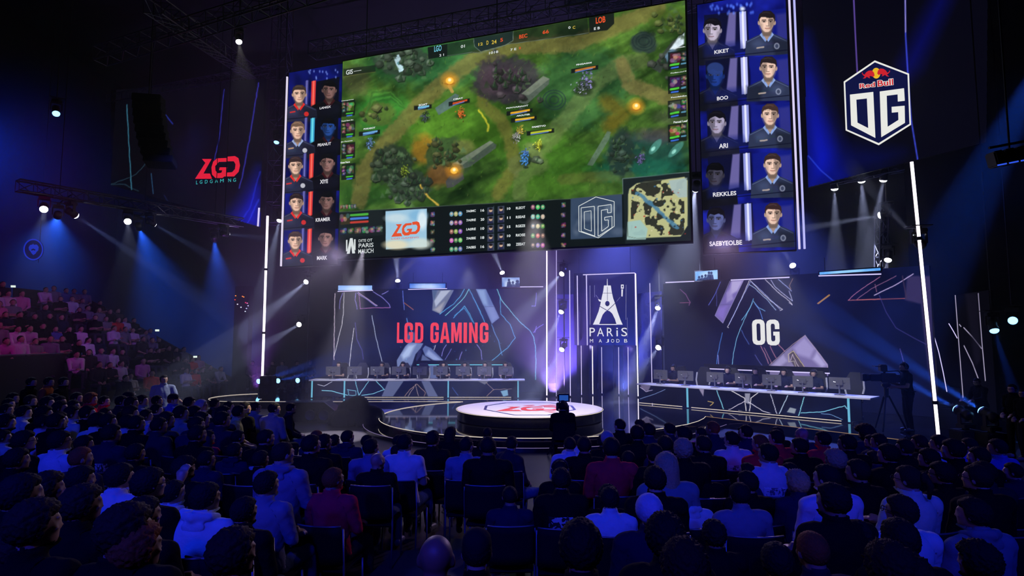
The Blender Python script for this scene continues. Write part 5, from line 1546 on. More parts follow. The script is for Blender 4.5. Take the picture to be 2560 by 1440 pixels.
truss('hanging_truss_tower', (at(2218, 700, 20.6).x, 20.9, 5.0), (at(2218, 500, 20.6).x, 20.9, 7.3), .3, 'slim lamp tower above the OG backdrop', 'truss towers')
for a, w_ in ((.15, 'near'), (.5, 'middle'), (.85, 'far')):
    q = T0.lerp(T1, a)
    tag(MB().tube([q, (q.x, q.y, 18.0)], .012, 6).build('hanging_chain', BLACK), 'chain holding the ' + w_ + ' part of the side lamp truss', 'chain')
for a in (.08, .5, .92):
    q = SP0.pt(sw * a, sh)
    tag(MB().tube([q + Vector((0, .1, .0)), q + Vector((0, .1, 4.4))], .02, 6).build('hanging_cable', BLACK), 'steel cable holding the match screen, ' + {.08: 'at its low end', .5: 'at its middle', .92: 'at its high end'}[a], 'cable')
# line array of dark speakers left, dark lamp array right
for nm, (px, py), d_, n_, lab, lean in (('line_array_speaker', (372, 250), 19.0, 9, 'curved column of dark loudspeakers hanging before the LGD side screen', .06),):
    c0 = at(px, py, d_)
    e = empty(nm, c0, lab, 'speaker')
    for k in range(n_):
        a = -lean * k * .55
        m = MB()
        c = c0 + Vector((.02 * k + .008 * k * k, -.01 * k * k * .5, -.27 * k))
        m.box(c, (.85, .5, .25), Euler((a, 0, .2)), .02)
        m.build('speaker_box', MATTE, e)
    MB().tube([c0 + Vector((0, 0, .1)), c0 + Vector((0, 0, 5.6))], .02, 6).build('hanging_cable', BLACK, e)
c0 = at(2525, 392, 13.0)
e = empty('lamp_array', c0, 'dark hanging lamp array with blue lit rims at the right edge', 'lamp')
for k in range(4):
    m = MB()
    c = c0 + Vector((-.32 + .26 * k, .0, -.06 + .05 * k))
    m.box(c, (.23, .3, .34), Euler((0, -.2, 0)), .03)
    m.build('lamp_head', BLACK, e)
    MB().box(c + Vector((0, -.16, -.16)), (.20, .02, .03), Euler((0, -.2, 0))).build('lens', glow('painted blue rim light', (50, 90, 240), .9), e)  # glowing bar imitates blue light caught along the dark rim
MB().tube([c0 + Vector((-.45, 0, .2)), c0 + Vector((.7, 0, .42))], .03, 6).build('pipe', BLACK, e)
MB().tube([c0 + Vector((0, 0, .2)), c0 + Vector((0, 0, 8))], .02, 6).build('hanging_cable', BLACK, e)

# ================================================================== moving head fixtures with real beams
FIXW, FIXB = glow('lamp lens white', (250, 248, 255), 14), glow('lamp lens blue', (120, 190, 255), 4)
FIXS = {}


def fixture_meshes():
    m = MB(); m.box((0, 0, -.05), (.30, .26, .10), None, .015); m.box((0, 0, .03), (.10, .10, .06)); m.box((0, 0, .055), (.44, .44, .02))
    base = m
    y = MB()
    for s_ in (-1, 1): y.box((s_ * .155, 0, -.22), (.03, .10, .26), None, .008)
    y.box((0, 0, -.105), (.33, .10, .03))
    hd = MB(); hd.lathe((0, 0, 0), [(.06, .16), (.115, .13), (.12, 0), (.105, -.06), (.125, -.13), (.125, -.20)], 16)
    ln = MB(); ln.lathe((0, 0, -.20), [(.112, .0), (.105, -.03), (.08, -.055), (.04, -.068), (.002, -.07)], 20, False)
    return base, y, hd, ln


def fixture(pos, target, color, power, angle, lens, label, flip=False, blend=.25, scale=1.0):
    pos, target = Vector(pos), Vector(target)
    d = (target - pos).normalized()
    r = math.hypot(d.x, d.y)
    pan = math.atan2(-d.x, d.y)
    sgn = -1 if flip else 1
    root_pos = pos + Vector((0, 0, .33 * scale * sgn))
    key = lens.name
    e = bpy.data.objects.new('moving_head_spotlight', None)
    COL.objects.link(e)
    e.empty_display_size = .1
    e.location = root_pos
    e.rotation_euler = (PI if flip else 0, 0, pan)
    e.scale = (scale,) * 3
    tag(e, label, 'lamp', 'moving head lamps')
    if key not in FIXS:
        b, y, hd, ln = fixture_meshes()
        FIXS[key] = [b.build('base', BLACK, local=True), y.build('yoke', BLACK, local=True), hd.build('head', BLACK, local=True, sm=True), ln.build('lens', lens, local=True)]
        ob = FIXS[key]
    else:
        ob = [o.copy() for o in FIXS[key]]
        for o in ob: COL.objects.link(o)
    for o in ob[:3]: o.parent = e
    ob[2].location = (0, 0, -.33)
    ob[2].rotation_euler = (math.atan2(-r, d.z) if flip else math.atan2(r, -d.z), 0, 0)
    ob[3].parent = ob[2]
    if power:
        light('beam_light', 'SPOT', pos + d * .30 * scale, target, power, color, .05, angle, 1.0 if color == BB and angle > 15 else blend)
    return e


WB2 = (.30, .40, 1.0)
WB, BB, PB = (.58, .64, 1.0), (.02, .12, 1.0), (.42, .30, 1.0)


def tz(px, py): return on_z(px, py, 6.85)


P_ = 22000
FX = [  # position, target, colour, power, cone, lens, label
    (tz(110, 517), at(90, 760, 15), WB, P_ * .03, 16, FIXW, 'white lamp nearest the crowd on the truss under the LGD side screen'),
    (tz(145, 537), at(112, 700, 30), BB, P_ * 1.15, 26, FIXB, 'blue lamp beside the nearest white lamp on the side truss'),
    (tz(176, 530), at(430, 700, 24), WB2, P_ * .45, 7, FIXW, 'white lamp throwing a narrow beam from the near end of the side truss'),
    (tz(319, 548), at(330, 760, 17), WB, P_ * .03, 16, FIXW, 'square bright white lamp at the middle of the side truss'),
    (tz(346, 565), at(420, 770, 31), BB, P_ * 1.05, 26, FIXB, 'blue lamp at the middle of the side truss'),
    (tz(375, 555), at(560, 660, 27), WB2, P_ * .25, 7, FIXW, 'white beam lamp at the middle of the side truss'),
    (tz(535, 594), at(560, 800, 32), BB, P_ * .9, 24, FIXB, 'blue lamp at the far end of the side truss'),
    (tz(560, 584), at(700, 600, 28), WB2, P_ * .15, 8, FIXW, 'white lamp at the far end of the side truss'),
    (at(140, 275, 20), at(150, 500, 18), BB, 0, 20, FIXB, 'lone small blue lamp high over the side stand'),
    (at(596, 95, 22), at(640, 420, 20), (1, .93, .85), P_ * .012, 26, FIXW, 'single white work lamp under the ceiling trusses'),
    (at(701, 541, 26), at(660, 720, 25), WB, P_ * .35, 14, FIXW, 'white lamp at the foot of the truss tower'),
    (at(693, 346, 26), at(660, 520, 25), BB, 0, 14, FIXB, 'small blue lamp half way up the truss tower'),
    (at(771, 700, 27.6), at(672, 780, 25), WB, P_ * .55, 11, FIXW, 'white lamp beaming down past the low end of the LGD backdrop'),
    (at(753, 808, 27.6), at(672, 856, 25), WB, P_ * .28, 10, FIXW, 'lower small white lamp left of the LGD backdrop'),
    (at(1410, 679, 25.8), at(1352, 740, 24.5), WB, P_ * .5, 14, FIXW, 'topmost of three stacked lamps beside the tower emblem panel'),
    (at(1407, 771, 25.8), at(1356, 880, 24.5), WB, P_ * .5, 14, FIXW, 'middle of three stacked lamps beside the tower emblem panel'),
    (at(1409, 866, 25.8), at(1360, 950, 24.5), WB, P_ * .4, 14, FIXW, 'lowest of three stacked lamps beside the tower emblem panel'),
    (at(1648, 761, 25.2), at(1605, 880, 24.0), WB, P_ * .7, 15, FIXW, 'upper lamp at the near edge of the OG backdrop'),
    (at(1650, 863, 25.2), at(1612, 915, 24.0), WB, P_ * .25, 14, FIXW, 'lower lamp at the near edge of the OG backdrop'),
    (at(1741, 463, 19.6), at(1675, 800, 26.5), WB, P_ * .9, 24, FIXW, 'very bright lamp between the match screen and blue line-up board'),
    (at(2086, 457, 20.3), at(2090, 640, 21), WB, P_ * .3, 16, FIXW, 'first lamp under the hexagon side screen counted from the screen corner'),
    (at(2153, 438, 20), at(2165, 620, 21), WB, P_ * .35, 18, FIXW, 'middle lamp under the hexagon side screen'),
    (at(2211, 435, 19.6), at(2180, 600, 20.5), WB, P_ * .35, 14, FIXW, 'outer bright lamp under the hexagon side screen'),
    (at(2217, 535, 20.5), at(1990, 575, 22), WB, P_ * .55, 8, FIXW, 'lamp throwing a level beam towards the blue line-up board'),
    (at(2298, 607, 13.98), at(2130, 420, 18), WB, P_ * .22, 6, FIXW, 'lamp clamped to the tall tube by the camera operator'),
    (at(2223, 638, 20.5), at(2196, 740, 20), WB, P_ * .35, 12, FIXW, 'lamp beaming down above the outer end of the OG backdrop'),
    (at(2531, 798, 17), at(2545, 850, 15), BB, 0, 12, FIXB, 'small lamp with a dim lens at the far right edge'),
    (at(2481, 811, 17), at(2535, 980, 16), BB, P_ * .12, 9, FIXB, 'small blue lamp beside the dim lamp at the right edge'),
]
HUNG = {k: 18.0 for k in (7, 8, 9, 10, 11, 19, 23, 25, 26, 27)}
for k, (pos, tg, c_, pw, an, ln_, lb_) in enumerate(FX):
    e = fixture(pos, tg, c_, pw, an, ln_, lb_)
    if k in (1, 4, 6):      # bracket from the truss to the lamp
        t_ = (Vector((e.location.x, e.location.y, T0.z)) - T0).dot(T1 - T0) / (T1 - T0).length_squared
        v_ = Matrix.Rotation(-e.rotation_euler.z, 3, 'Z') @ (T0.lerp(T1, t_) - e.location)
        MB().tube([(0, 0, .04), v_ * .5 + Vector((0, 0, .06)), v_], .022, 6).build('bracket', BLACK, e, local=True)
    if k in HUNG:
        pp = MB().tube([(0, 0, .05), (0, 0, HUNG[k] - e.location.z)], .018, 6).build('hanging_pipe', BLACK, e, local=True)
UP = [
    (at(995, 712, 27.8), at(985, 560, 26), WB, P_ * .42, 15, FIXW, 'lamp beaming upward behind the LGD GAMING backdrop'),
    (at(1259, 690, 28.2), at(1205, 560, 26), WB, P_ * .36, 14, FIXW, 'lamp beaming up near the small square screen'),
    (at(1987, 672, 22.6), at(1915, 560, 21), WB, P_ * .25, 7, FIXW, 'lamp beaming up towards the foot of the blue line-up board'),
    (at(638, 956, 28), at(860, 885, 26.0), BB, P_ * .5, 8, FIXB, 'first blue floor lamp behind the tall tube by the side stand'),
    (at(687, 954, 28), at(860, 912, 26.2), BB, P_ * .5, 8, FIXB, 'second blue floor lamp behind the speaker stack'),
    (at(736, 953, 27.5), at(850, 928, 26.2), BB, P_ * .3, 8, FIXB, 'third blue floor lamp next to the straight desk'),
    (at(2412, 1034, 14.3), at(2080, 850, 18.8), BB, P_ * 1.3, 8, FIXB, 'inner blue floor lamp beaming across behind the camera operator'),
    (at(2476, 1040, 13.9), at(2100, 800, 18.8), BB, P_ * 1.3, 8, FIXB, 'outer blue floor lamp beaming across behind the camera operator'),
]
for pos, tg, c_, pw, an, ln_, lb_ in UP: fixture(pos, tg, c_, pw, an, ln_, lb_, True)
# the boxes and posts that carry the upright lamps
for i, (pos, tg, *_r) in enumerate(UP):
    z0 = pos.z - .33 - .04
    if i < 3:
        tag(MB().tube([(pos.x, pos.y, .0), (pos.x, pos.y, z0)], .035, 8).build('lamp_post', BLACK), ('dark post carrying the upward lamp behind the LGD backdrop', 'dark post carrying the upward lamp near the small square screen', 'dark post carrying the upward lamp behind the OG backdrop')[i], 'post')
    else:
        zb_ = ZS if i < 6 else 0
        tag(MB().box((pos.x, pos.y, (zb_ + z0) / 2 + .001), (.5, .45, max(.05, z0 - zb_)), None, .02).build('flight_case', MATTE), ('black case under the first blue floor lamp', 'black case under the second blue floor lamp', 'black case under the third blue floor lamp', 'black case under the inner blue floor lamp', 'black case under the outer blue floor lamp')[i - 3], 'case')
for x, y, lb_ in ((1410, 25.85, 'black ladder post carrying the three stacked lamps'), (1649, 25.25, 'black ladder post carrying two lamps by the OG backdrop'), (771, 27.7, 'black post carrying two lamps left of the LGD backdrop')):
    q = at(x, 700, y)
    tag(MB().tube([(q.x, y + .1, ZS), (q.x, y + .1, q.z + .9)], .03, 6).build('lamp_post', BLACK), lb_, 'post')
light('purple_uplight', 'SPOT', at(1385, 985, 25.6), at(1378, 860, 26.2), 14000, (.40, .24, 1.0), .08, 110, 1.0)
light('pole_glow_fill', 'SPOT', at(640, 975, 25.2), at(652, 820, 25.4), 2600, (.45, .12, 1.0), .08, 60, 1.0)  # added violet spot imitating the tall tube's glow in the haze
light('doorway_uplight', 'SPOT', at(1560, 985, 25.2), at(1555, 860, 26.2), 5000, (.10, .16, 1.0), .08, 80, .9)
light('blue_haze_light', 'SPOT', at(-120, 330, 16), at(-40, 420, 22), 15000, (.01, .06, 1.0), .2, 50, 1.0)
light('right_array_light', 'SPOT', at(2660, 60, 15.5), at(2490, 380, 15.0), 14000, BB, .1, 12, .4)
light('back_haze_light', 'SPOT', (-4.0, 30, 9.5), (-3.5, 27.5, 3.5), 20000, (.14, .16, 1.0), .2, 70, 1.0)
light('back_haze_light', 'SPOT', (5.0, 29, 9.0), (4.5, 26.0, 3.0), 17000, (.12, .15, 1.0), .2, 70, 1.0)
light('back_haze_light', 'SPOT', (10.5, 24, 9.0), (10.0, 21.0, 3.0), 11000, (.10, .15, 1.0), .2, 60, 1.0)

# ================================================================== floor gear
sp_ = empty('speaker_stack', (at(668, 990, 24.1).x, 24.1, ZS), 'black loudspeaker boxes stacked at the foot of the tall tube', 'speaker')
c = Vector((at(668, 990, 24.1).x, 24.1, ZS))
for k, (sz, dz) in enumerate(((.55, .28), (.5, .72))):
    MB().box(c + Vector((.02 * k, 0, dz - .02)), (.5, .45, .5 if k == 0 else .4), None, .02).build('speaker_box', BLACK, sp_)
    m = MB(); m.lathe((0, 0, 0), [(.16, 0), (.13, .02), (.05, .035)], 20)
    bmesh.ops.transform(m.bm, matrix=Matrix.Translation(c + Vector((.02 * k, -.235, dz))) @ Matrix.Rotation(PI / 2, 4, 'X'), verts=m.bm.verts)
    m.build('speaker_cone', mat('speaker cone', (.03, .03, .03), .5, 0, .1), sp_)
wd = on_z(775, 1052, 0.0)
e = empty('floor_monitor', wd, 'black wedge shaped floor loudspeaker with shiny edges before the straight desk', 'speaker')
m = MB()
prof = [(-.9, 0), (.95, 0), (1.0, .28), (.55, .62), (-.75, .62), (-.9, .45)]
m.add([wd + Vector((x, -.35, z)) for x, z in prof] + [wd + Vector((x, .35, z)) for x, z in prof], [tuple(range(5, -1, -1)), tuple(range(6, 12))] + [(i, (i + 1) % 6, 6 + (i + 1) % 6, 6 + i) for i in range(6)])
m.build('speaker_box', mat('gloss black case', (.015, .015, .018), .18, .3, .1), e)
for x in (.12, .55):
    m = MB(); m.lathe((0, 0, 0), [(.17, 0), (.15, .03), (.05, .01)], 20)
    bmesh.ops.transform(m.bm, matrix=Matrix.Translation(wd + Vector((x, -.36, .22))) @ Matrix.Rotation(PI / 2, 4, 'X'), verts=m.bm.verts)
    m.build('speaker_cone', mat('speaker cone', (0, 0, 0)), e)
MB().tube([wd + Vector((-.75, -.36, .62)), wd + Vector((.55, -.36, .62)), wd + Vector((1.0, -.36, .28))], .018, 6).build('edge_trim', mat('polished trim', (.6, .6, .65), .2, .9, .05), e)
cv = on_z(885, 1064, 0.0)
m = MB()
for i in range(9):
    m.ell(cv + Vector((rs.uniform(-.5, .6), rs.uniform(-.2, .2), rs.uniform(.1, .45))), (rs.uniform(.25, .5), .3, rs.uniform(.25, .38)), None, 14, 9)
m.ell(cv + Vector((.1, 0, .62)), (.35, .3, .28), None, 14, 9)
o = m.build('covered_equipment', MATTE, None, True)
md = o.modifiers.new('r', 'REMESH'); md.mode = 'VOXEL'; md.voxel_size = .045
tag(o, 'heap of gear under a black cloth cover beside the round stage', 'cover')
o.location.z = .1 if o.location.z else 0
cu = on_z(930, 1052, 0.12)
tag(MB().ell(cu, (.42, .3, .12), Euler((0, -.3, .3)), 20, 10).build('white_bag', mat('pale glossy bag', (.4, .42, .6), .3, 0, .1), None, True), 'pale shiny bag lying against the edge of the round stage', 'bag')
# coloured indicator lamps of an equipment rack by the side drape
q = at(603, 757, 28.5)
e = empty('equipment_rack', (q.x, q.y, 0), 'dark rack with tiny red and white indicator lights beside the tall tube', 'rack')
MB().box((q.x, q.y + .3, q.z / 2 + .4), (.7, .5, q.z + .8), None, .02).build('cabinet', DARK, e)
for zx, zy, cc in ((1885, 190, (255, 140, 40)), (1880, 222, (220, 60, 30)), (1940, 195, (255, 130, 60)), (1965, 245, (230, 40, 90)), (1978, 250, (240, 120, 200)), (1900, 258, (240, 230, 255)), (1928, 282, (235, 235, 255)), (1985, 270, (210, 200, 255)), (1972, 292, (200, 200, 255)), (1962, 315, (220, 230, 255)), (1950, 200, (255, 150, 60))):
    MB().ell(at(zx / 3.2, 680 + zy / 3.2, 28.5), (.035, .03, .025), None, 8, 6).build('indicator_light', glow('indicator %d %d %d' % cc, cc, 1.2), e)
# faint round emblem on the side wall
EP = Plane(at(60, 655, 21.5), (.93, .37, 0))
e = empty('wall_emblem', EP.pt(.4, 0), 'faint blue round emblem high above the side stand', 'sign')
DB = glow('dim emblem blue', (22, 46, 185), 1)
ce = (83.5, 624)
flat(EP, 'emblem_ring', [[[(ce[0] + 25 * math.cos(t), ce[1] + 27 * math.sin(t)) for t in np.linspace(0, 2 * PI, 33)[:-1]], [(ce[0] + 21.5 * math.cos(t), ce[1] + 23.5 * math.sin(t)) for t in np.linspace(0, 2 * PI, 33)[:-1]]]], DB, e)
z4b = lambda p: [(x / 2.057, y / 2.057) for x, y in p]
flat(EP, 'emblem_mark', [z4b([(148, 1272), (155, 1260), (168, 1258), (171, 1252), (174, 1259), (190, 1258), (200, 1270), (197, 1288), (188, 1296), (184, 1304), (172, 1312), (162, 1302), (158, 1294), (150, 1286)])], DB, e)
flat(EP, 'emblem_mark_detail', [z4b([(160, 1284), (172, 1278), (184, 1284), (180, 1290), (172, 1286), (164, 1290)])], glow('emblem board haze glow', (7, 13, 70), 1), e, .016)
MB().tube([EP.pt(.42, -.0, -.02), EP.pt(.42, 12, -.02)], .01, 5).build('hanging_cable', BLACK, e)
flat(EP, 'board', [[(ce[0] + 25.5 * math.cos(t), ce[1] + 27.5 * math.sin(t)) for t in np.linspace(0, 2 * PI, 33)[:-1]]], glow('emblem board haze glow', (7, 13, 70), 1), e, 0.0)  # glowing face colour imitates the blue haze in front of the sign
m = MB()
m.add([EP.pt(*EP.st(ce[0] + 25.5 * math.cos(t), ce[1] + 27.5 * math.sin(t)), o_) for o_ in (-.005, -.04) for t in np.linspace(0, 2 * PI, 33)[:-1]], [tuple(range(32)), tuple(range(63, 31, -1))] + [(i, 32 + i, 32 + (i + 1) % 32, (i + 1) % 32) for i in range(32)])
m.build('backing', MATTE, e)

# far side screen at the right edge
FA, FB = at(2385, 700, 19.5), at(2470, 700, 17.5)
FP = Plane((FA.x, FA.y, .02), (FB.x - FA.x, FB.y - FA.y, 0))
fw = math.hypot(FB.x - FA.x, FB.y - FA.y)
e = empty('side_screen', FP.pt(fw / 2, 0), 'narrow dark upright screen with thin white lines beyond the camera operator', 'video screen')
fh = FP.st(2420, 733)[1]
panel_box(FP, -.05, fw, 0, fh, .1, 'cabinet', BLACK, e)
FQ = Canvas(FP, -.05, fw, 0, fh, 90, 220, .005, (5, 5, 12))
v7 = lambda p: [(2100 + x / 3.2, 680 + y / 3.2) for x, y in p]
for p_ in ([(920, 163), (945, 500), (985, 1010)], [(1106, 172), (1135, 560), (1163, 870)], [(990, 445), (1060, 520), (1133, 612)], [(992, 590), (1060, 730), (1120, 890)], [(955, 420), (968, 436)]):
    FQ.glowline(v7(p_), 1.6, (200, 190, 225), 3)
FQ.poly(v7([(1000, 170), (1100, 172), (1130, 700), (1080, 760)]), (20, 18, 34), .6, 10)
FQ.build('display', e)
for p_, lb_ in (([(870, 412), (905, 470), (938, 530)], 'short thin slanting light line beside the narrow side screen'), ([(752, 510), (790, 640), (825, 800), (855, 958)], 'long thin bent light line right of the tall tube')):
    pts = [at(x, y, 18.9) for x, y in v7(p_)]
    pts_ = [pts[0]] + pts
    MB().tube(pts, .012, 5).build('thin_light_tube', LEDD, e)['label'] = lb_


# ================================================================== haze that shows the beams
def haze():
    m = bpy.data.materials.new('thin stage haze')
    m.use_nodes = True
    nt = m.node_tree
    nt.nodes.clear()
    s = nt.nodes.new('ShaderNodeVolumeScatter')
    s.inputs['Color'].default_value = (.92, .94, 1, 1)
    s.inputs['Density'].default_value = HAZE_D
    s.inputs['Anisotropy'].default_value = .15
    o = nt.nodes.new('ShaderNodeOutputMaterial')
    nt.links.new(s.outputs[0], o.inputs['Volume'])
    ob = MB().box((0, 24.7, 7.6), (44, 22.4, 15.1)).build('haze', m)
    tag(ob, 'thin theatrical haze filling the air around the stage', 'haze', None, 'stuff')


HAZE_D = .0115
haze()
# ================================================================== people
SKIN = mat('skin', (0, 0, 0), .5, 0, .06, 9, objcol=True)
CLOTH = mat('cotton clothing', (0, 0, 0), .9, 0, .12, 14, .5, objcol=True, spec=.08)
DENIM = mat('trouser cloth', (0, 0, 0), .9, 0, .18, 30, .25, objcol=True, spec=.1)
SHOE = mat('trainer leather', (0, 0, 0), .45, 0, .1, 12, objcol=True)
HAIR = mat('hair', (0, 0, 0), .75, 0, .4, 90, .35, objcol=True, spec=.2)
GLAS = mat('spectacle frame', (.02, .02, .022), .25, .4, .05)


def printed_mat():
    m = bpy.data.materials.new('printed cotton')
    m.use_nodes = True
    nt = m.node_tree
    b = nt.nodes['Principled BSDF']
    b.inputs['Roughness'].default_value = .85
    tc = nt.nodes.new('ShaderNodeTexCoord')
    nz = nt.nodes.new('ShaderNodeTexNoise')
    nz.inputs['Scale'].default_value = 17
    nz.inputs['Distortion'].default_value = 1.5
    nt.links.new(tc.outputs['Object'], nz.inputs['Vector'])
    cr = nt.nodes.new('ShaderNodeValToRGB')
    cr.color_ramp.interpolation = 'CONSTANT'
    cr.color_ramp.elements[0].color = (0, 0, 0, 1)
    cr.color_ramp.elements[1].position = .53
    cr.color_ramp.elements[1].color = (1, 1, 1, 1)
    nt.links.new(nz.outputs['Fac'], cr.inputs['Fac'])
    oi = nt.nodes.new('ShaderNodeObjectInfo')
    mx = nt.nodes.new('ShaderNodeMix')
    mx.data_type = 'RGBA'
    mx.blend_type = 'DIFFERENCE'
    nt.links.new(cr.outputs['Color'], mx.inputs['Factor'])
    nt.links.new(oi.outputs['Color'], mx.inputs['A'])
    mx.inputs['B'].default_value = (.5, .5, .5, 1)
    nt.links.new(mx.outputs['Result'], b.inputs['Base Color'])
    return m


PRINT = printed_mat()


def V3(*a): return Vector(a)


def make_pose(kind, head_yaw=0.0, head_pitch=0.0):
    """Joint positions of a figure that faces +Y."""
    J = {}
    stand = kind in ('camera', 'arm_out', 'stand', 'console')
    P = V3(0, 0, .94 if stand else .53)
    lean = {'lap': .05, 'knees': .42, 'crossed': -.08, 'raised': .04, 'gamer': .10, 'camera': .03, 'arm_out': .02, 'stand': .0, 'console': .16}[kind]
    s, f = V3(0, math.sin(lean), math.cos(lean)), V3(0, math.cos(lean), -math.sin(lean))
    J['P'], J['s'], J['f'] = P, s, f
    N = P + s * .545
    J['N'] = N
    hd = V3(0, math.sin(lean * .45), math.cos(lean * .45))
    J['C'] = N + hd * .165 + f * .03
    J['M'] = Matrix.Translation(J['C']) @ Euler((head_pitch, 0, head_yaw)).to_matrix().to_4x4()
    for sx, n in ((-1, 'L'), (1, 'R')):
        sh = N - s * .06 + V3(sx * .185, 0, 0) - f * .005
        J['sh' + n] = sh
        if kind == 'lap':
            el, wr = sh + V3(sx * .05, .05, -.27), V3(sx * .10, .27, .655)
        elif kind == 'knees':
            el, wr = V3(sx * .17, .40, .66), V3(sx * .04, .60, .68)
        elif kind == 'crossed':
            el, wr = sh + V3(sx * .05, .07, -.25), V3(-sx * .09, .21, .80 + .03 * sx)
        elif kind == 'raised':
            el, wr = (sh + V3(.16, .18, -.12), sh + V3(.16, .30, .13)) if sx > 0 else (sh + V3(-.05, .05, -.27), V3(-.10, .27, .655))
        elif kind == 'gamer':
            el, wr = sh + V3(sx * .06, .12, -.25), V3(sx * .17, .50, .80)
        elif kind == 'camera':
            el, wr = sh + V3(sx * .05, .06, -.27), sh + V3(-sx * .05, .33, -.24 + .05 * sx)
        elif kind == 'arm_out':
            el, wr = (sh + V3(-.10, .07, -.26), sh + V3(-.22, .27, -.36)) if sx < 0 else (sh + V3(.06, -.02, -.28), sh + V3(.05, .08, -.52))
        elif kind == 'console':
            el, wr = sh + V3(sx * .04, .10, -.25), sh + V3(-sx * .02, .36, -.30)
        else:
            el, wr = sh + V3(sx * .05, -.02, -.28), sh + V3(-sx * .06, .20, -.38)
        J['el' + n], J['wr' + n] = el, wr
        if stand:
            J['hi' + n], J['kn' + n], J['an' + n] = P + V3(sx * .09, 0, 0), V3(sx * .105, .03, .50), V3(sx * .12, -.02, .085)
            J['to' + n] = J['an' + n] + V3(sx * .03, .17, -.045)
        else:
            sp = .13 + (.06 if kind == 'knees' else .02)
            J['hi' + n], J['kn' + n] = P + V3(sx * .09, 0, 0), V3(sx * sp, .44, .52)
            J['an' + n] = V3(sx * (sp - .01), .42 if kind != 'crossed' else .55, .09)
            J['to' + n] = J['an' + n] + V3(sx * .03, .18, -.05)
    J['stand'] = stand
    return J


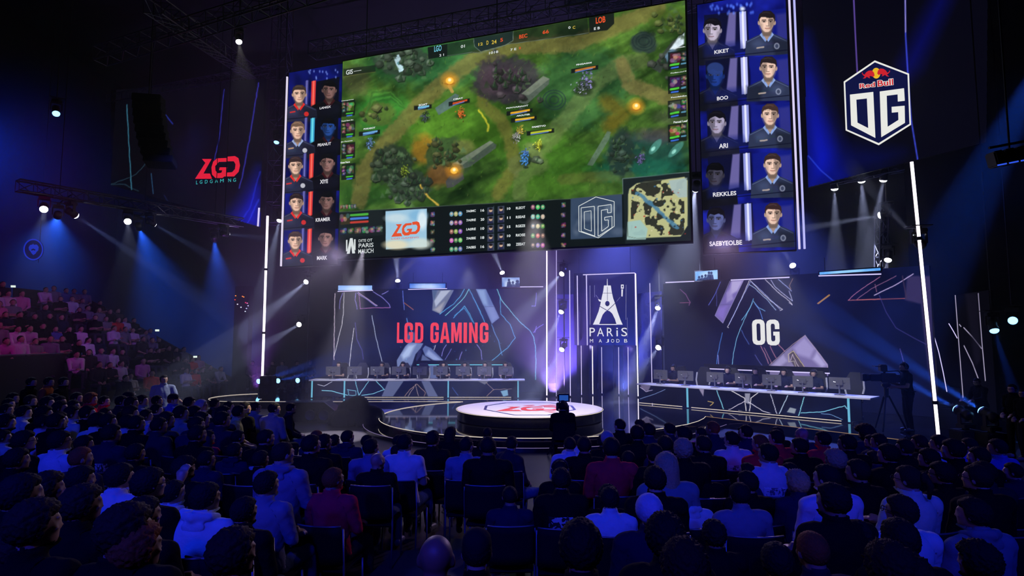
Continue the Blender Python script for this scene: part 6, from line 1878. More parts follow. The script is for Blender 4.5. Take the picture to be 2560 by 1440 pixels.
def body_bm(J):
    m = MB()
    P, s, f = J['P'], J['s'], J['f']
    # torso as one loft of ellipses
    rings = [(-.10, .10, .08, 0), (-.06, .155, .115, -.005), (.02, .168, .125, -.01), (.12, .150, .112, .0), (.22, .150, .108, .005), (.33, .168, .115, .0), (.42, .178, .112, -.008), (.485, .170, .092, -.012), (.53, .115, .072, -.012), (.565, .066, .062, .0), (.60, .055, .058, .012)]
    n, vs, fs = 20, [], []
    for t, rx, ry, off in rings:
        c = P + s * t + f * off
        vs += [c + V3(1, 0, 0) * rx * math.cos(2 * PI * k / n) + f * ry * math.sin(2 * PI * k / n) for k in range(n)]
    for i in range(len(rings) - 1):
        fs += [(i * n + k, i * n + (k + 1) % n, (i + 1) * n + (k + 1) % n, (i + 1) * n + k) for k in range(n)]
    fs += [tuple(range(n - 1, -1, -1)), tuple((len(rings) - 1) * n + k for k in range(n))]
    m.add(vs, fs)
    M = J['M']
    R3 = M.to_3x3()

    def E(c, r, rot=None): m.ell(M @ V3(*c), r, R3 @ (rot.to_matrix() if rot else Matrix.Identity(3)), 18, 12)
    m.tube([J['N'] - s * .05, J['N'] + s * .03, M @ V3(0, -.025, -.05)], [.06, .056, .054], 14)
    E((0, 0, 0), (.076, .096, .090))
    E((0, -.010, .006), (.076, .086, .082))
    E((0, .038, -.055), (.060, .058, .062))
    E((0, .062, -.092), (.036, .034, .026))
    E((0, .075, -.018), (.052, .026, .050))
    E((0, .100, -.040), (.013, .017, .014))
    E((0, .098, -.018), (.009, .014, .026))
    E((0, .089, -.070), (.022, .012, .009))
    for sx in (-1, 1):
        E((sx * .079, -.008, -.025), (.011, .021, .032), Euler((0, 0, sx * -.35)))
        E((sx * .045, .066, -.035), (.022, .020, .018))
        E((sx * .03, .088, .012), (.024, .010, .008))
    for nm, sx in (('L', -1), ('R', 1)):
        sh, el, wr = J['sh' + nm], J['el' + nm], J['wr' + nm]
        m.ell(sh, (.066, .066, .066))
        m.tube([sh + (J['N'] - s * .02 - sh) * .5, sh], [.06, .062], 12)
        m.tube([sh, sh.lerp(el, .35), sh.lerp(el, .75), el], [.058, .055, .046, .041], 14)
        m.ell(el, (.042, .042, .042))
        m.tube([el, el.lerp(wr, .3), el.lerp(wr, .8), wr], [.041, .043, .031, .027], 14)
        # hand: palm, four fingers of their own length, thumb
        d = (wr - el).normalized()
        side = d.cross(V3(0, 0, 1))
        side = side.normalized() if side.length > .1 else V3(1, 0, 0)
        dn = d.cross(side).normalized()
        if dn.z > 0: dn = -dn
        pc = wr + d * .05
        m.tube([wr - d * .01, wr + d * .035, wr + d * .085], [.026, .040, .042], 12, True, 1.0)
        for k, (o_, L_) in enumerate(((-.033, .066), (-.011, .078), (.011, .073), (.033, .058))):
            b0 = wr + d * .085 + side * o_ * 1.05
            m.tube([b0 - d * .02, b0 + d * L_ * .5 + dn * .006, b0 + d * L_ * .85 + dn * .026, b0 + d * L_ * .9 + dn * .045], [.0105, .010, .009, .007], 8)
        inner = side * (1 if side.x * sx < 0 else -1)
        m.tube([wr + d * .03 + inner * .025, wr + d * .065 + inner * .052, wr + d * .095 + inner * .055 + dn * .012], [.013, .011, .009], 8)
        hi, kn, an, to = (J[q + nm] for q in ('hi', 'kn', 'an', 'to'))
        m.ell(hi, (.092, .10, .092))
        m.tube([hi, hi.lerp(kn, .3), hi.lerp(kn, .75), kn], [.090, .086, .066, .058], 16)
        m.ell(kn, (.058, .06, .058))
        m.tube([kn, kn.lerp(an, .28), kn.lerp(an, .7), an], [.055, .058, .042, .037], 14)
        fd = (to - an)
        m.tube([an + V3(0, -.045, -.045), an + V3(0, .02, -.03), an.lerp(to, .75) + V3(0, 0, .0), to + fd.normalized() * .01], [.038, .046, .040, .030], 12)
        m.tube([an, an + V3(0, -.01, -.04)], [.037, .042], 12)
    bones = [('torso', P + s * .10, J['N'] - s * .05, .15), ('hip', P - s * .06, P + s * .03, .155), ('neck', J['N'] - s * .012, M @ V3(0, -.02, -.06), .066), ('head', M @ V3(0, 0, -.03), M @ V3(0, 0, .03), .085)]
    for nm in 'LR':
        bones += [('uarm', J['sh' + nm], J['el' + nm], .055), ('farm', J['el' + nm], J['wr' + nm], .036), ('hand', J['wr' + nm], J['wr' + nm] + (J['wr' + nm] - J['el' + nm]).normalized() * .15, .036),
                  ('thigh', J['hi' + nm].lerp(J['kn' + nm], .15), J['kn' + nm], .075), ('shin', J['kn' + nm], J['an' + nm], .048), ('foot', J['an' + nm] + V3(0, -.02, -.03), J['to' + nm], .04)]
    return m, bones


def remeshed(m, voxel, relax=2):
    me = bpy.data.meshes.new('tmp')
    m.bm.to_mesh(me)
    m.bm.free()
    o = bpy.data.objects.new('tmp', me)
    COL.objects.link(o)
    md = o.modifiers.new('r', 'REMESH')
    md.mode = 'VOXEL'
    md.voxel_size = voxel
    sm = o.modifiers.new('s', 'SMOOTH')
    sm.iterations = relax
    sm.factor = .5
    dg = bpy.context.evaluated_depsgraph_get()
    out = bpy.data.meshes.new_from_object(o.evaluated_get(dg))
    bpy.data.objects.remove(o)
    bpy.data.meshes.remove(me)
    smooth(out)
    return out


def regions(V, bones):
    best = np.full(len(V), 1e9)
    reg = np.zeros(len(V), int)
    par = np.zeros(len(V))
    for k, (nm, a, b, r) in enumerate(bones):
        a, b = np.array(a), np.array(b)
        ab = b - a
        t = np.clip(((V - a) @ ab) / (ab @ ab + 1e-9), 0, 1)
        d = np.linalg.norm(V - a - t[:, None] * ab, axis=1) - r
        w_ = d < best
        best[w_], reg[w_], par[w_] = d[w_], k, t[w_]
    return reg, par


def mesh_arrays(me):
    V = np.empty(len(me.vertices) * 3)
    me.vertices.foreach_get('co', V)
    Nn = np.empty(len(me.vertices) * 3)
    me.vertices.foreach_get('normal', Nn)
    return V.reshape(-1, 3), Nn.reshape(-1, 3), [tuple(p.vertices) for p in me.polygons]


def shell(name, V, Nn, F_, mask, off, folds=0.0, seed=0, relax=0):
    """A garment: the faces of the body under mask pushed outward, closing in on the skin at its hems."""
    fs = [f for f in F_ if all(mask[i] for i in f)]
    used = sorted({i for f in fs for i in f})
    if not used: return None
    remap = {i: k for k, i in enumerate(used)}
    cnt = {}
    for f in fs:
        for k in range(len(f)):
            e = (min(f[k], f[(k + 1) % len(f)]), max(f[k], f[(k + 1) % len(f)]))
            cnt[e] = cnt.get(e, 0) + 1
    edge = {i for e, c in cnt.items() if c == 1 for i in e}
    Vo = []
    if relax:      # cloth hangs over hollows: relax the surface before pushing it out
        nb = {i: set() for i in used}
        for f in fs:
            for k in range(len(f)):
                nb[f[k]].add(f[(k + 1) % len(f)])
                nb[f[(k + 1) % len(f)]].add(f[k])
        ia = np.array(used)
        nl = [np.array([remap[j] for j in nb[i]]) for i in used]
        mx_ = max(len(q) for q in nl)
        idx = np.array([np.pad(q, (0, mx_ - len(q)), 'edge') for q in nl])
        Q = V[ia].copy()
        hold = np.array([i in edge for i in used])
        for _ in range(relax):
            Q2 = Q * .4 + Q[idx].mean(1) * .6
            out_ = ((Q2 - V[ia]) * Nn[ia]).sum(1)
            Q2 = np.where((out_ < -.006)[:, None], Q2 + Nn[ia] * (-.006 - out_)[:, None], Q2)
            Q = np.where(hold[:, None], V[ia], Q2)
        V = V.copy()
        V[ia] = Q
    for i in used:
        p, n = V[i], Nn[i]
        k = off
        if folds: k += folds * (mnoise.noise(Vector((p[0] * 9 + seed, p[1] * 9, p[2] * 6))) + .6 * mnoise.noise(Vector((p[0] * 22, p[1] * 22 + seed, p[2] * 14))))
        if i in edge: k = .003
        Vo.append(p + n * k)
    me = bpy.data.meshes.new(name)
    me.from_pydata([tuple(v) for v in Vo], [], [tuple(remap[i] for i in f) for f in fs])
    smooth(me)
    return me


class Body:
    pass


def make_body(kind, yaw=0.0, pitch=0.0, voxel=.0115, seed=0):
    J = make_pose(kind, yaw, pitch)
    m, bones = body_bm(J)
    me = remeshed(m, voxel)
    me.name = 'person'
    me.materials.clear()
    V, Nn, F_ = mesh_arrays(me)
    reg, par = regions(V, bones)
    nm = np.array([b[0] for b in bones])[reg]
    B = Body()
    B.J, B.me, B.M = J, me, J['M']
    tors = (nm == 'torso') | ((nm == 'hip') & (V[:, 2] > J['P'].z - .01))
    long_ = tors | (nm == 'uarm') | ((nm == 'farm') & (par < .97))
    short_ = tors | ((nm == 'uarm') & (par < .72))
    B.long = shell('top', V, Nn, F_, long_, .020, .009, seed, 14)
    B.short = shell('top', V, Nn, F_, short_, .018, .008, seed, 12)
    B.trousers = shell('trousers', V, Nn, F_, ((nm == 'hip') | (nm == 'thigh') | ((nm == 'shin') & (par < .98))), .010, .007, seed)
    B.shoes = shell('shoes', V, Nn, F_, (nm == 'foot') | ((nm == 'shin') & (par > .97)), .008)
    back = tors & (Nn @ np.array(J['f']) < -.35) & (np.abs(V[:, 0]) < .115) & ((V - np.array(J['P'])) @ np.array(J['s']) > .20) & ((V - np.array(J['P'])) @ np.array(J['s']) < .40)
    B.print = shell('back_print', V, Nn, F_, back, .026, .009, seed, 3)
    if B.print is not None:
        # keep the print exactly over the folds of the garment beneath it
        pass
    for q, mt in ((B.me, SKIN), (B.long, CLOTH), (B.short, CLOTH), (B.trousers, DENIM), (B.shoes, SHOE), (B.print, PRINT)):
        if q is not None: q.materials.append(mt)
    # hood lying on the back of the neck
    N, s, f = J['N'], J['s'], J['f']
    h_ = MB()
    u_ = s * .022
    h_.tube([N + f * .095 - s * .03 + V3(-.05, 0, 0), N + f * .03 + V3(-.100, 0, .0) + u_, N - f * .05 + V3(-.092, 0, .012) + u_, N - f * .105 + V3(0, 0, .02) + u_, N - f * .05 + V3(.092, 0, .012) + u_, N + f * .03 + V3(.100, 0, 0) + u_, N + f * .095 - s * .03 + V3(.05, 0, 0)], [.020, .030, .036, .040, .036, .030, .020], 10)
    h_.ell(N - f * .098 - s * .03, (.095, .026, .05))
    B.hood = remeshed(h_, .012, 4)
    B.hood.materials.append(CLOTH)
    top = V[V[:, 2].argmax()]
    B.crown = Vector(J['M'] @ V3(0, -.01, .098))
    return B


# ------------------------------------------------------------------ hair and headwear, in head space
def hair_mesh(name, thick, rough, freq, nape=-.075, front=.055, long_=0.0, seed=0, curl=0.0):
    bm = bmesh.new()
    bmesh.ops.create_icosphere(bm, subdivisions=5, radius=1)
    for v in bm.verts:
        d = v.co.normalized()
        p = Vector((d.x * .079, d.y * .100, d.z * .093))
        u_ = max(0, min(1, (p.y - .002) / .05))
        line = (nape + .028 * max(0, min(1, (p.y + .06) / .07))) * (1 - u_ * u_ * (3 - 2 * u_)) + front * u_ * u_ * (3 - 2 * u_)     # nape, sideburn, forehead
        k = thick + rough * mnoise.noise(d * freq + Vector((seed, 0, 0))) + curl * abs(mnoise.noise(d * freq * 2.3 + Vector((0, seed, 0))))
        k += .0045 * mnoise.noise(Vector((d.x * 34, d.y * 16, d.z * 20)) + Vector((seed * 3, 0, 0)))
        if p.z < line:
            k = k * max(0, 1 - (line - p.z) / .03) - .012 * min(1, (line - p.z) / .02)
        if long_ and p.y < .02 and d.z < .15:
            drop = min(1, max(0, (.15 - d.z))) * long_
            v.co = Vector((p.x * (1.12 + .35 * drop), p.y - .03 - .05 * drop, p.z - drop * .9 - .02)) + d * k * .4
            continue
        v.co = p + d * k
    me = bpy.data.meshes.new(name)
    bm.to_mesh(me)
    bm.free()
    smooth(me)
    me.materials.append(HAIR)
    return me


def cap_mesh(brim=True):
    m = MB()
    prof = [(.094, -.005), (.098, .03), (.09, .07), (.065, .098), (.03, .112), (.001, .115)]
    n = 24
    vs = []
    for r, z in prof: vs += [V3(r * .86 * math.cos(2 * PI * k / n), r * 1.08 * math.sin(2 * PI * k / n), z + (.0 if r > .09 else 0)) for k in range(n)]
    fs = [(i * n + k, i * n + (k + 1) % n, (i + 1) * n + (k + 1) % n, (i + 1) * n + k) for i in range(len(prof) - 1) for k in range(n)]
    m.add(vs, fs)
    if brim:
        m.add([V3(x, .095 + .075 * (1 - (x / .075) ** 2), -.004 - .1 * x * x) for x in np.linspace(-.075, .075, 9)] + [V3(x, .07, .004) for x in np.linspace(-.075, .075, 9)], [(i, i + 1, 10 + i, 9 + i) for i in range(8)])
    me = bpy.data.meshes.new('cap' if brim else 'beanie')
    bmesh.ops.recalc_face_normals(m.bm, faces=m.bm.faces)
    m.bm.to_mesh(me)
    m.bm.free()
    smooth(me)
    me.materials.append(CLOTH)
    return me


HM = {
    's': hair_mesh('hair', .010, .005, 9, seed=1), 'b': hair_mesh('hair', .006, .003, 12, -.06, .05, seed=2), 'm': hair_mesh('hair', .017, .011, 7, -.08, .045, seed=3),
    'c': hair_mesh('hair', .024, .012, 14, -.08, .04, seed=4, curl=.018), 'a': hair_mesh('hair', .070, .012, 10, -.10, .02, seed=5, curl=.03), 'l': hair_mesh('hair', .020, .008, 8, -.08, .05, .30, seed=6),
    'v': hair_mesh('hair', .014, .007, 8, -.07, .05, seed=7),
}
bm_ = MB(); bm_.ell((0, -.115, .02), (.04, .035, .05), None, 14, 10); bm_.tube([(0, -.12, .03), (0, -.16, -.03), (0, -.15, -.14)], [.03, .028, .012], 10)
_t = bpy.data.meshes.new('ponytail'); bm_.bm.to_mesh(_t); bm_.bm.free(); smooth(_t); _t.materials.append(HAIR)
PONY = _t
CAP = cap_mesh(True)
BEANIE = hair_mesh('cap', .014, .002, 5, -.075, .035, seed=9)
BEANIE.materials.clear()
BEANIE.materials.append(CLOTH)
gm = MB()
for sx in (-1, 1):
    gm.tube([(sx * .034 + .024 * math.cos(t), .112, -.012 + .019 * math.sin(t)) for t in np.linspace(0, 2 * PI, 13)], .0028, 5, False)
    gm.tube([(sx * .058, .110, -.008), (sx * .082, .06, -.006), (sx * .085, -.01, -.012)], .0028, 5)
gm.tube([(-.011, .116, -.008), (.011, .116, -.008)], .0028, 5)
GLASSES = bpy.data.meshes.new('glasses'); gm.bm.to_mesh(GLASSES); gm.bm.free(); GLASSES.materials.append(GLAS)
hp = MB()
hp.tube([(.10 * math.cos(t), -.01, .02 + .105 * math.sin(t)) for t in np.linspace(0, PI, 13)], .012, 6)
for sx in (-1, 1): hp.ell((sx * .096, -.005, -.02), (.022, .036, .042), None, 12, 8)
HEADPH = bpy.data.meshes.new('headphones'); hp.bm.to_mesh(HEADPH); hp.bm.free(); smooth(HEADPH); HEADPH.materials.append(mat('headphone plastic', (.02, .02, .022), .4, 0, .1))

COLS = {'W': ((.62, .63, .66), 'white'), 'L': ((.20, .22, .28), 'pale grey'), 'N': ((.016, .018, .045), 'navy'), 'K': ((.006, .006, .008), 'black'), 'G': ((.032, .032, .04), 'dark grey'), 'R': ((.75, .02, .04), 'red'), 'M': ((.60, .012, .06), 'maroon'),
        'P': ((.62, .22, .40), 'pink'), 'Y': ((.70, .58, .24), 'yellow and white'), 'B': ((.08, .12, .42), 'blue'), 'O': ((.62, .14, .05), 'orange')}
HCOL = {'k': (.010, .009, .010), 'd': (.03, .018, .012), 'r': (.25, .07, .02), 'y': (.45, .33, .16), 'g': (.35, .33, .33)}
SKINS = [(.48, .30, .22), (.42, .25, .17), (.52, .34, .26), (.30, .17, .11), (.36, .22, .15)]
HNAME = {'s': 'short {} hair', 'b': 'cropped {} hair', 'm': 'tousled {} hair', 'c': 'curly {} hair', 'a': 'huge round afro', 'l': 'long {} hair', 'v': 'full {} hair', 't': 'bald head', 'p': 'dark cap', 'e': 'pale cap', 'n': '{} ponytail'}
HCN = {'k': 'black', 'd': 'brown', 'r': 'ginger', 'y': 'blond', 'g': 'grey'}


def obj(name, me, parent, color, M=None):
    o = bpy.data.objects.new(name, me)
    COL.objects.link(o)
    o.parent = parent
    o.color = (*color, 1)
    if M is not None: o.matrix_local = M
    return o


def person(B, loc, rz, scale, shirt, hair, hcol, flags, label, group, rnd, trous=None, shoe=None):
    """A figure: its continuous body mesh with clothing and hair as parts."""
    o = bpy.data.objects.new('person', B.me)
    COL.objects.link(o)
    o.location = loc
    o.rotation_euler = (0, 0, rz)
    o.scale = (scale * rnd.uniform(.97, 1.06), scale, scale)
    o.color = (*rnd.choice(SKINS), 1)
    tag(o, label, 'person', group)
    c = [v * rnd.uniform(.85, 1.12) for v in COLS[shirt][0]]
    if 'S' in flags: obj('short_sleeved_top', B.short, o, c)
    else: obj('long_sleeved_top', B.long, o, c)
    if 'H' in flags: obj('hood', B.hood, o, c)
    if 'P' in flags and B.print is not None: obj('back_print', B.print, o, c)['label'] = 'printed pattern on the back'
    obj('trousers', B.trousers, o, trous or rnd.choice(((.05, .08, .15), (.010, .010, .014), (.08, .11, .17), (.015, .018, .03))))
    obj('shoes', B.shoes, o, shoe or rnd.choice(((.02, .02, .02), (.5, .5, .52), (.15, .15, .18))))
    hc = HCOL[hcol]
    if hair in HM: obj('hair', HM[hair], o, hc, B.M)
    elif hair == 'n':
        h0 = obj('hair', HM['s'], o, hc, B.M)
        obj('ponytail', PONY, h0, hc)
    elif hair == 'p':
        obj('hair', HM['b'], o, hc, B.M)
        obj('cap', CAP, o, (.015, .015, .02), B.M @ Matrix.Translation((0, 0, .012)))
    elif hair == 'e':
        obj('cap', BEANIE, o, (.6, .62, .68), B.M)['label'] = 'pale cap'
    if 'G' in flags: obj('glasses', GLASSES, o, (0, 0, 0), B.M)
    if 'E' in flags: obj('headphones', HEADPH, o, (0, 0, 0), B.M)
    return o


HY = .52
BODIES = {('lap', 0): make_body('lap', 0, 0, seed=1), ('lap', -1): make_body('lap', -HY, .04, seed=2), ('lap', 1): make_body('lap', HY, .05, seed=3),
          ('knees', -1): make_body('knees', -.4, .25, seed=4), ('knees', 1): make_body('knees', .35, .25, seed=5), ('crossed', 0): make_body('crossed', .1, .05, seed=6), ('crossed', -1): make_body('crossed', -HY, .05, seed=7), ('crossed', 1): make_body('crossed', HY, .05, seed=8)}
RAISED = make_body('raised', -.45, 0, seed=9)

# ------------------------------------------------------------------ audience chairs
CHF, CHM = mat('dark chair upholstery', (.007, .007, .010), .85, 0, .15, 30, .1, spec=.15), mat('chair tube metal', (.22, .22, .26), .4, .6, .05)


def chair_parts():
    P = []
    m = MB(); m.box((0, .02, .435), (.44, .44, .05), None, .015); P.append(('seat', m, CHF))
    m = MB()
    n = 9
    vs = []
    for y_, dz in ((0, 0), (-.035, 0)):
        for z_ in (.52, .60, .70, .80, .86):
            for i in range(n):
                x = -.225 + .45 * i / (n - 1)
                vs.append(V3(x * (1 if z_ < .85 else .96), -.21 + y_ - .10 * (z_ - .45) - .9 * (.05 - x * x), z_))
    fs = []
    for l in range(2):
        for j in range(4):
            for i in range(n - 1):
                a = l * 5 * n + j * n + i
                fs.append((a, a + 1, a + n + 1, a + n))
    for j in range(4):
        for i in (0, n - 1):
            a = j * n + i
            fs.append((a, a + n, a + n + 5 * n, a + 5 * n))
    for i in range(n - 1):
        for j in (0, 4):
            a = j * n + i
            fs.append((a, a + 1, a + 1 + 5 * n, a + 5 * n))
    m.add(vs, fs)
    P.append(('backrest', m, CHF))
    m = MB(); m.tube([V3(x, -.2325 - .041 - .9 * (.05 - x * x) + .0, .868) for x in np.linspace(-.215, .215, 9)], .008, 6); P.append(('top_rim', m, CHM))
    for sx in (-1, 1):
        m = MB(); m.tube([(sx * .225, .22, .0), (sx * .225, .20, .43)], .011, 6); P.append(('leg', m, CHM))
        m = MB(); m.tube([(sx * .225, -.24, .0), (sx * .225, -.21, .43), (sx * .225, -.25, .84)], .011, 6); P.append(('leg', m, CHM))
    return P


CH_ME = []
for nm_, m_, mt_ in chair_parts():
    bmesh.ops.recalc_face_normals(m_.bm, faces=m_.bm.faces)
    me_ = bpy.data.meshes.new(nm_); m_.bm.to_mesh(me_); m_.bm.free(); me_.materials.append(mt_)
    if nm_ != 'seat': smooth(me_)
    CH_ME.append((nm_, me_))
m_ = MB()
for nm_, q_m, mt_ in chair_parts():
    tmp = bpy.data.meshes.new('t'); q_m.bm.to_mesh(tmp); m_.bm.from_mesh(tmp); q_m.bm.free(); bpy.data.meshes.remove(tmp)
CH_FAR = bpy.data.meshes.new('audience_chair'); m_.bm.to_mesh(CH_FAR); m_.bm.free(); CH_FAR.materials.append(CHF)


def chair(loc, rz, label, near):
    if near:
        e = empty('audience_chair', loc, label, 'chair', 'audience chairs', rz)
        for nm, me in CH_ME:
            o = bpy.data.objects.new(nm, me)
            COL.objects.link(o)
            o.parent = e
    else:
        o = bpy.data.objects.new('audience_chair', CH_FAR)
        COL.objects.link(o)
        o.location = loc
        o.rotation_euler = (0, 0, rz)
        tag(o, label, 'chair', 'audience chairs')


# ------------------------------------------------------------------ the crowd: measured crown positions, clothing, hair, extras
CROWD = """
31 982 N sk|74 988 K sd|116 990 N sk|134 984 G sk|148 990 L sk|190 981 N sk|225 981 R mr|259 990 R sk|302 989 G sk|319 982 W py|327 991 K sk|353 987 L sk|391 989 N sk|431 987 B pr|472 993 L vk|501 999 W sg G|536 997 G vk|556 1005 N sk|570 1004 L sk|610 1005 K sk|637 1005 L sk G|684 1007 L sk|726 1007 N bk T
20 996 N sk|15 1009 W sk|148 1001 N sk|181 1000 K sk|217 1000 K sk|324 1012 G vd|390 1010 G sk|450 1008 L sk|484 1015 K vk|501 1024 G sk|553 1020 G sk|595 1013 Y sk SPT
59 1014 W vk|108 1012 K vk|145 1015 L sk|178 1010 W sk|262 1019 G sd|210 1024 W sk P|242 1032 W vk P|267 1034 K sk|363 1024 W sk|413 1025 G sd|447 1045 R sk G|489 1042 N sk|528 1045 K sk|491 1063 K sk
13 1036 K vk|106 1037 W sk|138 1034 K vk|317 1037 W sk|339 1039 K sk|395 1044 G sk
57 1077 K vk G|146 1078 W vk G|208 1089 K vk|275 1062 N vk P|336 1110 K vk|5 1104 W sk|39 1121 K vk|198 1118 N br P
592 1089 K sk|662 1073 K bk P|704 1106 L bd H|775 1088 K sk|808 1085 K sk G|583 1146 N vk H|649 1141 K vk|514 1130 N sk G|458 1140 K ck|513 1172 M sk
367 1171 K vk G|428 1203 W vk H|510 1208 W vk H|607 1257 K vk|575 1322 K md|350 1245 K vk|306 1262 K md|335 1308 K mr|199 1212 K md|113 1180 K md|46 1187 K vk|78 1250 K md|45 1320 K md|198 1167 N vk P|663 1180 L vk|297 1160 W vk R
833 1113 K vk|867 1089 N sk H|925 1098 L sk|915 1127 W sk S|1010 1086 W sk S|992 1119 N vk|993 1136 W sk H|1080 1078 K vk|1080 1104 K vk T|1125 1131 K ld|1164 1092 L bk S|787 1163 N br|830 1171 M sr|941 1177 K tk|1090 1345 K tk|1192 1333 K pk|1275 1292 N bk|1452 1303 K vk|1220 1092 K bk|1218 1127 K bk T|1278 1090 G bk T
1425 1093 W bk|1461 1092 K sk|1443 1121 W sk SP|1400 1153 K vk E|1403 1171 K vk P|1507 1134 K sk|1529 1095 R sk|1571 1134 K sk|1602 1098 G cd P|1551 1047 K bk|1519 1078 K sg|1593 1063 K sk|1623 1058 N sk|1675 1058 G vk|1663 1089 N sk|1522 1235 K ck|1623 1237 N eg|1638 1168 K vk|1666 1134 L ly|1525 1298 W vk|1663 1283 K ck|1714 1350 K cd|1711 1066 K vk H|1784 1053 N br|1760 1090 K sd|1708 1096 K my|1831 1079 W sk SP|1867 1063 N sk|1903 1086 R br|1943 1075 R sk|1923 1110 W sk P|2007 1070 N tk|2001 1095 K sk|2059 1079 R sk|2090 1122 K cy|2166 1107 G ad|2148 1150 K sk|1755 1131 P sd|1760 1165 K vk|1637 1110 K sk
1862 1139 G lk|1871 1180 K vk|1949 1180 K vd|1995 1174 N cy|2070 1162 W sk P|2087 1212 K vk|2184 1174 G vk|1720 1229 W vk H|1873 1226 N sk|1850 1207 L sk|1980 1234 K sk|1787 1331 K mk|1943 1360 K vk|2032 1330 N br|2153 1380 K mk
2199 1084 B sk|2264 1098 K sd|2300 1087 K sd|2224 1111 K vk|2351 1088 W sk|2386 1099 K vk|2425 1095 B sk|2496 1098 B sk|2450 1118 K sk|2462 1154 G sd|2447 1163 K sd G|2358 1156 K vk G|2325 1122 K vk|2274 1166 W nd G|2190 1173 N vd GP|2257 1241 W vd G|2251 1302 K vk|2438 1247 L vk H|2538 1202 N sk|2450 1351 K ck|2230 1357 K cd|2266 1380 K cd|2120 1086 K sk
"""
HEADW = dict(zip("""57,1077 146,1078 208,1089 336,1110 5,1104 39,1121 198,1118 297,1160 367,1171 428,1203 510,1208 607,1257 575,1322 350,1245 306,1262 335,1308 199,1212 113,1180 46,1187 78,1250 45,1320 198,1167 592,1089 583,1146 649,1141 514,1130 458,1140 513,1172 663,1180 704,1106 787,1163
833,1113 915,1127 992,1119 993,1136 1080,1104 1125,1131 830,1171 941,1177 1090,1345 1192,1333 1275,1292 1452,1303 1218,1127 1400,1153 1403,1171 1443,1121 1507,1134 1571,1134 1602,1098 1522,1235 1623,1237 1638,1168 1666,1134 1525,1298 1663,1283 1714,1350 2166,1107 1755,1131 1760,1165 1862,1139 1871,1180 1949,1180 1995,1174 2070,1162 2087,1212 2184,1174 1720,1229 1873,1226 1980,1234 1787,1331 1943,1360 2032,1330 2153,1380 2257,1241 2251,1302 2438,1247 2538,1202 2450,1351 2230,1357 2266,1380 2462,1154 2447,1163 2358,1156 2274,1166 2190,1173""".split(),
    [50, 47, 40, 46, 40, 55, 56, 60, 64, 58, 74, 70, 118, 74, 92, 120, 86, 60, 74, 106, 100, 63, 34, 45, 45, 46, 54, 38, 47, 48, 46,
     36, 38, 37, 38, 40, 36, 54, 42, 108, 82, 57, 116, 32, 44, 47, 37, 36, 36, 36, 47, 50, 42, 42, 60, 62, 96, 46, 37, 45, 40, 41, 39, 48, 43, 53, 45, 50, 50, 50, 70, 90, 70, 80, 64, 82, 68, 45, 88, 82, 98, 45, 48, 46, 46, 46]))
ROWS = [13.15 - .80 * i for i in range(14)]


def base_rake(d): return max(0.0, (5.0 - d) * .2)


BLK = lambda x, d: 0 if x < -1.9 and d < 10.2 else (1 if x < (1335 - W / 2) / F * d else 2)
ents = []
for ln_ in CROWD.strip().splitlines():
    for it in ln_.split('|'):
        p = it.split()
        ents.append([float(p[0]), float(p[1]), p[2], p[3][0], p[3][1], p[4] if len(p) > 4 else ''])
ents.sort(key=lambda e: e[1])
placed = []
rp_ = random.Random(42)
for e in ents:
    px, py, shirt, hair, hcol, flags = e
    hx = {'a': .07, 'c': .03, 'm': .018, 't': 0}.get(hair, .012)     # hair stands above the crown
    best = None
    wd_ = HEADW.get('%d,%d' % (px, py))
    for r, d in enumerate(ROWS):
        c = at(px, py, d + .03)
        if wd_:
            dm = 320.0 / wd_ if hair not in 'a' else 470.0 / wd_
            pen = abs(d - dm) * 3.0 / max(1, dm / 4)
        else:
            sc = (c.z - hx - base_rake(d) - (.10 if c.x < -1.9 and d < 10.2 else 0)) / 1.325
            pen = abs(sc - 1.0) * 10
            if not .86 < sc < 1.14: pen += 40 * abs(sc - 1)
        for q in placed:
            if q['row'] == r:
                g_ = abs(q['x'] - c.x)
                if g_ < .50: pen += (.50 - g_) * 9
        if best is None or pen < best[0]: best = (pen, r, d, c)
    _, r, d, c = best
    placed.append({'row': r, 'd': d, 'x': c.x, 'c': c, 'e': e, 'hx': hx, 'b': BLK(c.x, d)})
# each block of each row stands on a terrace at the height its sitters need
PLAT = {}
for b_ in range(3):
    for r, d in enumerate(ROWS):
        need = sorted(q['c'].z - q['hx'] - 1.325 for q in placed if q['row'] == r and q['b'] == b_)
        z = need[len(need) // 2] if need else base_rake(d)
        PLAT[b_, r] = max(0.0, z) if d < 8.6 else 0.0
for q in placed:
    q['z'] = PLAT[q['b'], q['row']]
    q['sc'] = min(1.13, max(.87, (q['c'].z - q['hx'] - q['z']) / 1.325))
# seat order within each row, counted from the centre aisle
AISLE = lambda d: (1335 - W / 2) / F * d
for blk in (0, 1):
    for r in range(len(ROWS)):
        row = sorted([q for q in placed if q['row'] == r and ((q['x'] > AISLE(q['d'])) == bool(blk))], key=lambda q: abs(q['x'] - AISLE(q['d'])))
        for k, q in enumerate(row): q['blk'], q['seat'] = blk, k
used_rows = sorted({q['row'] for q in placed})
RN = {r: i for i, r in enumerate(used_rows)}


def garment(shirt, flags):
    c = COLS[shirt][1]
    if 'H' in flags: return c.replace('pale ', '') + ' hooded top'
    if 'P' in flags: return 'printed ' + c.split()[-1] + ' top'
    if 'S' in flags: return c + ' T-shirt'
    return c + ' top'


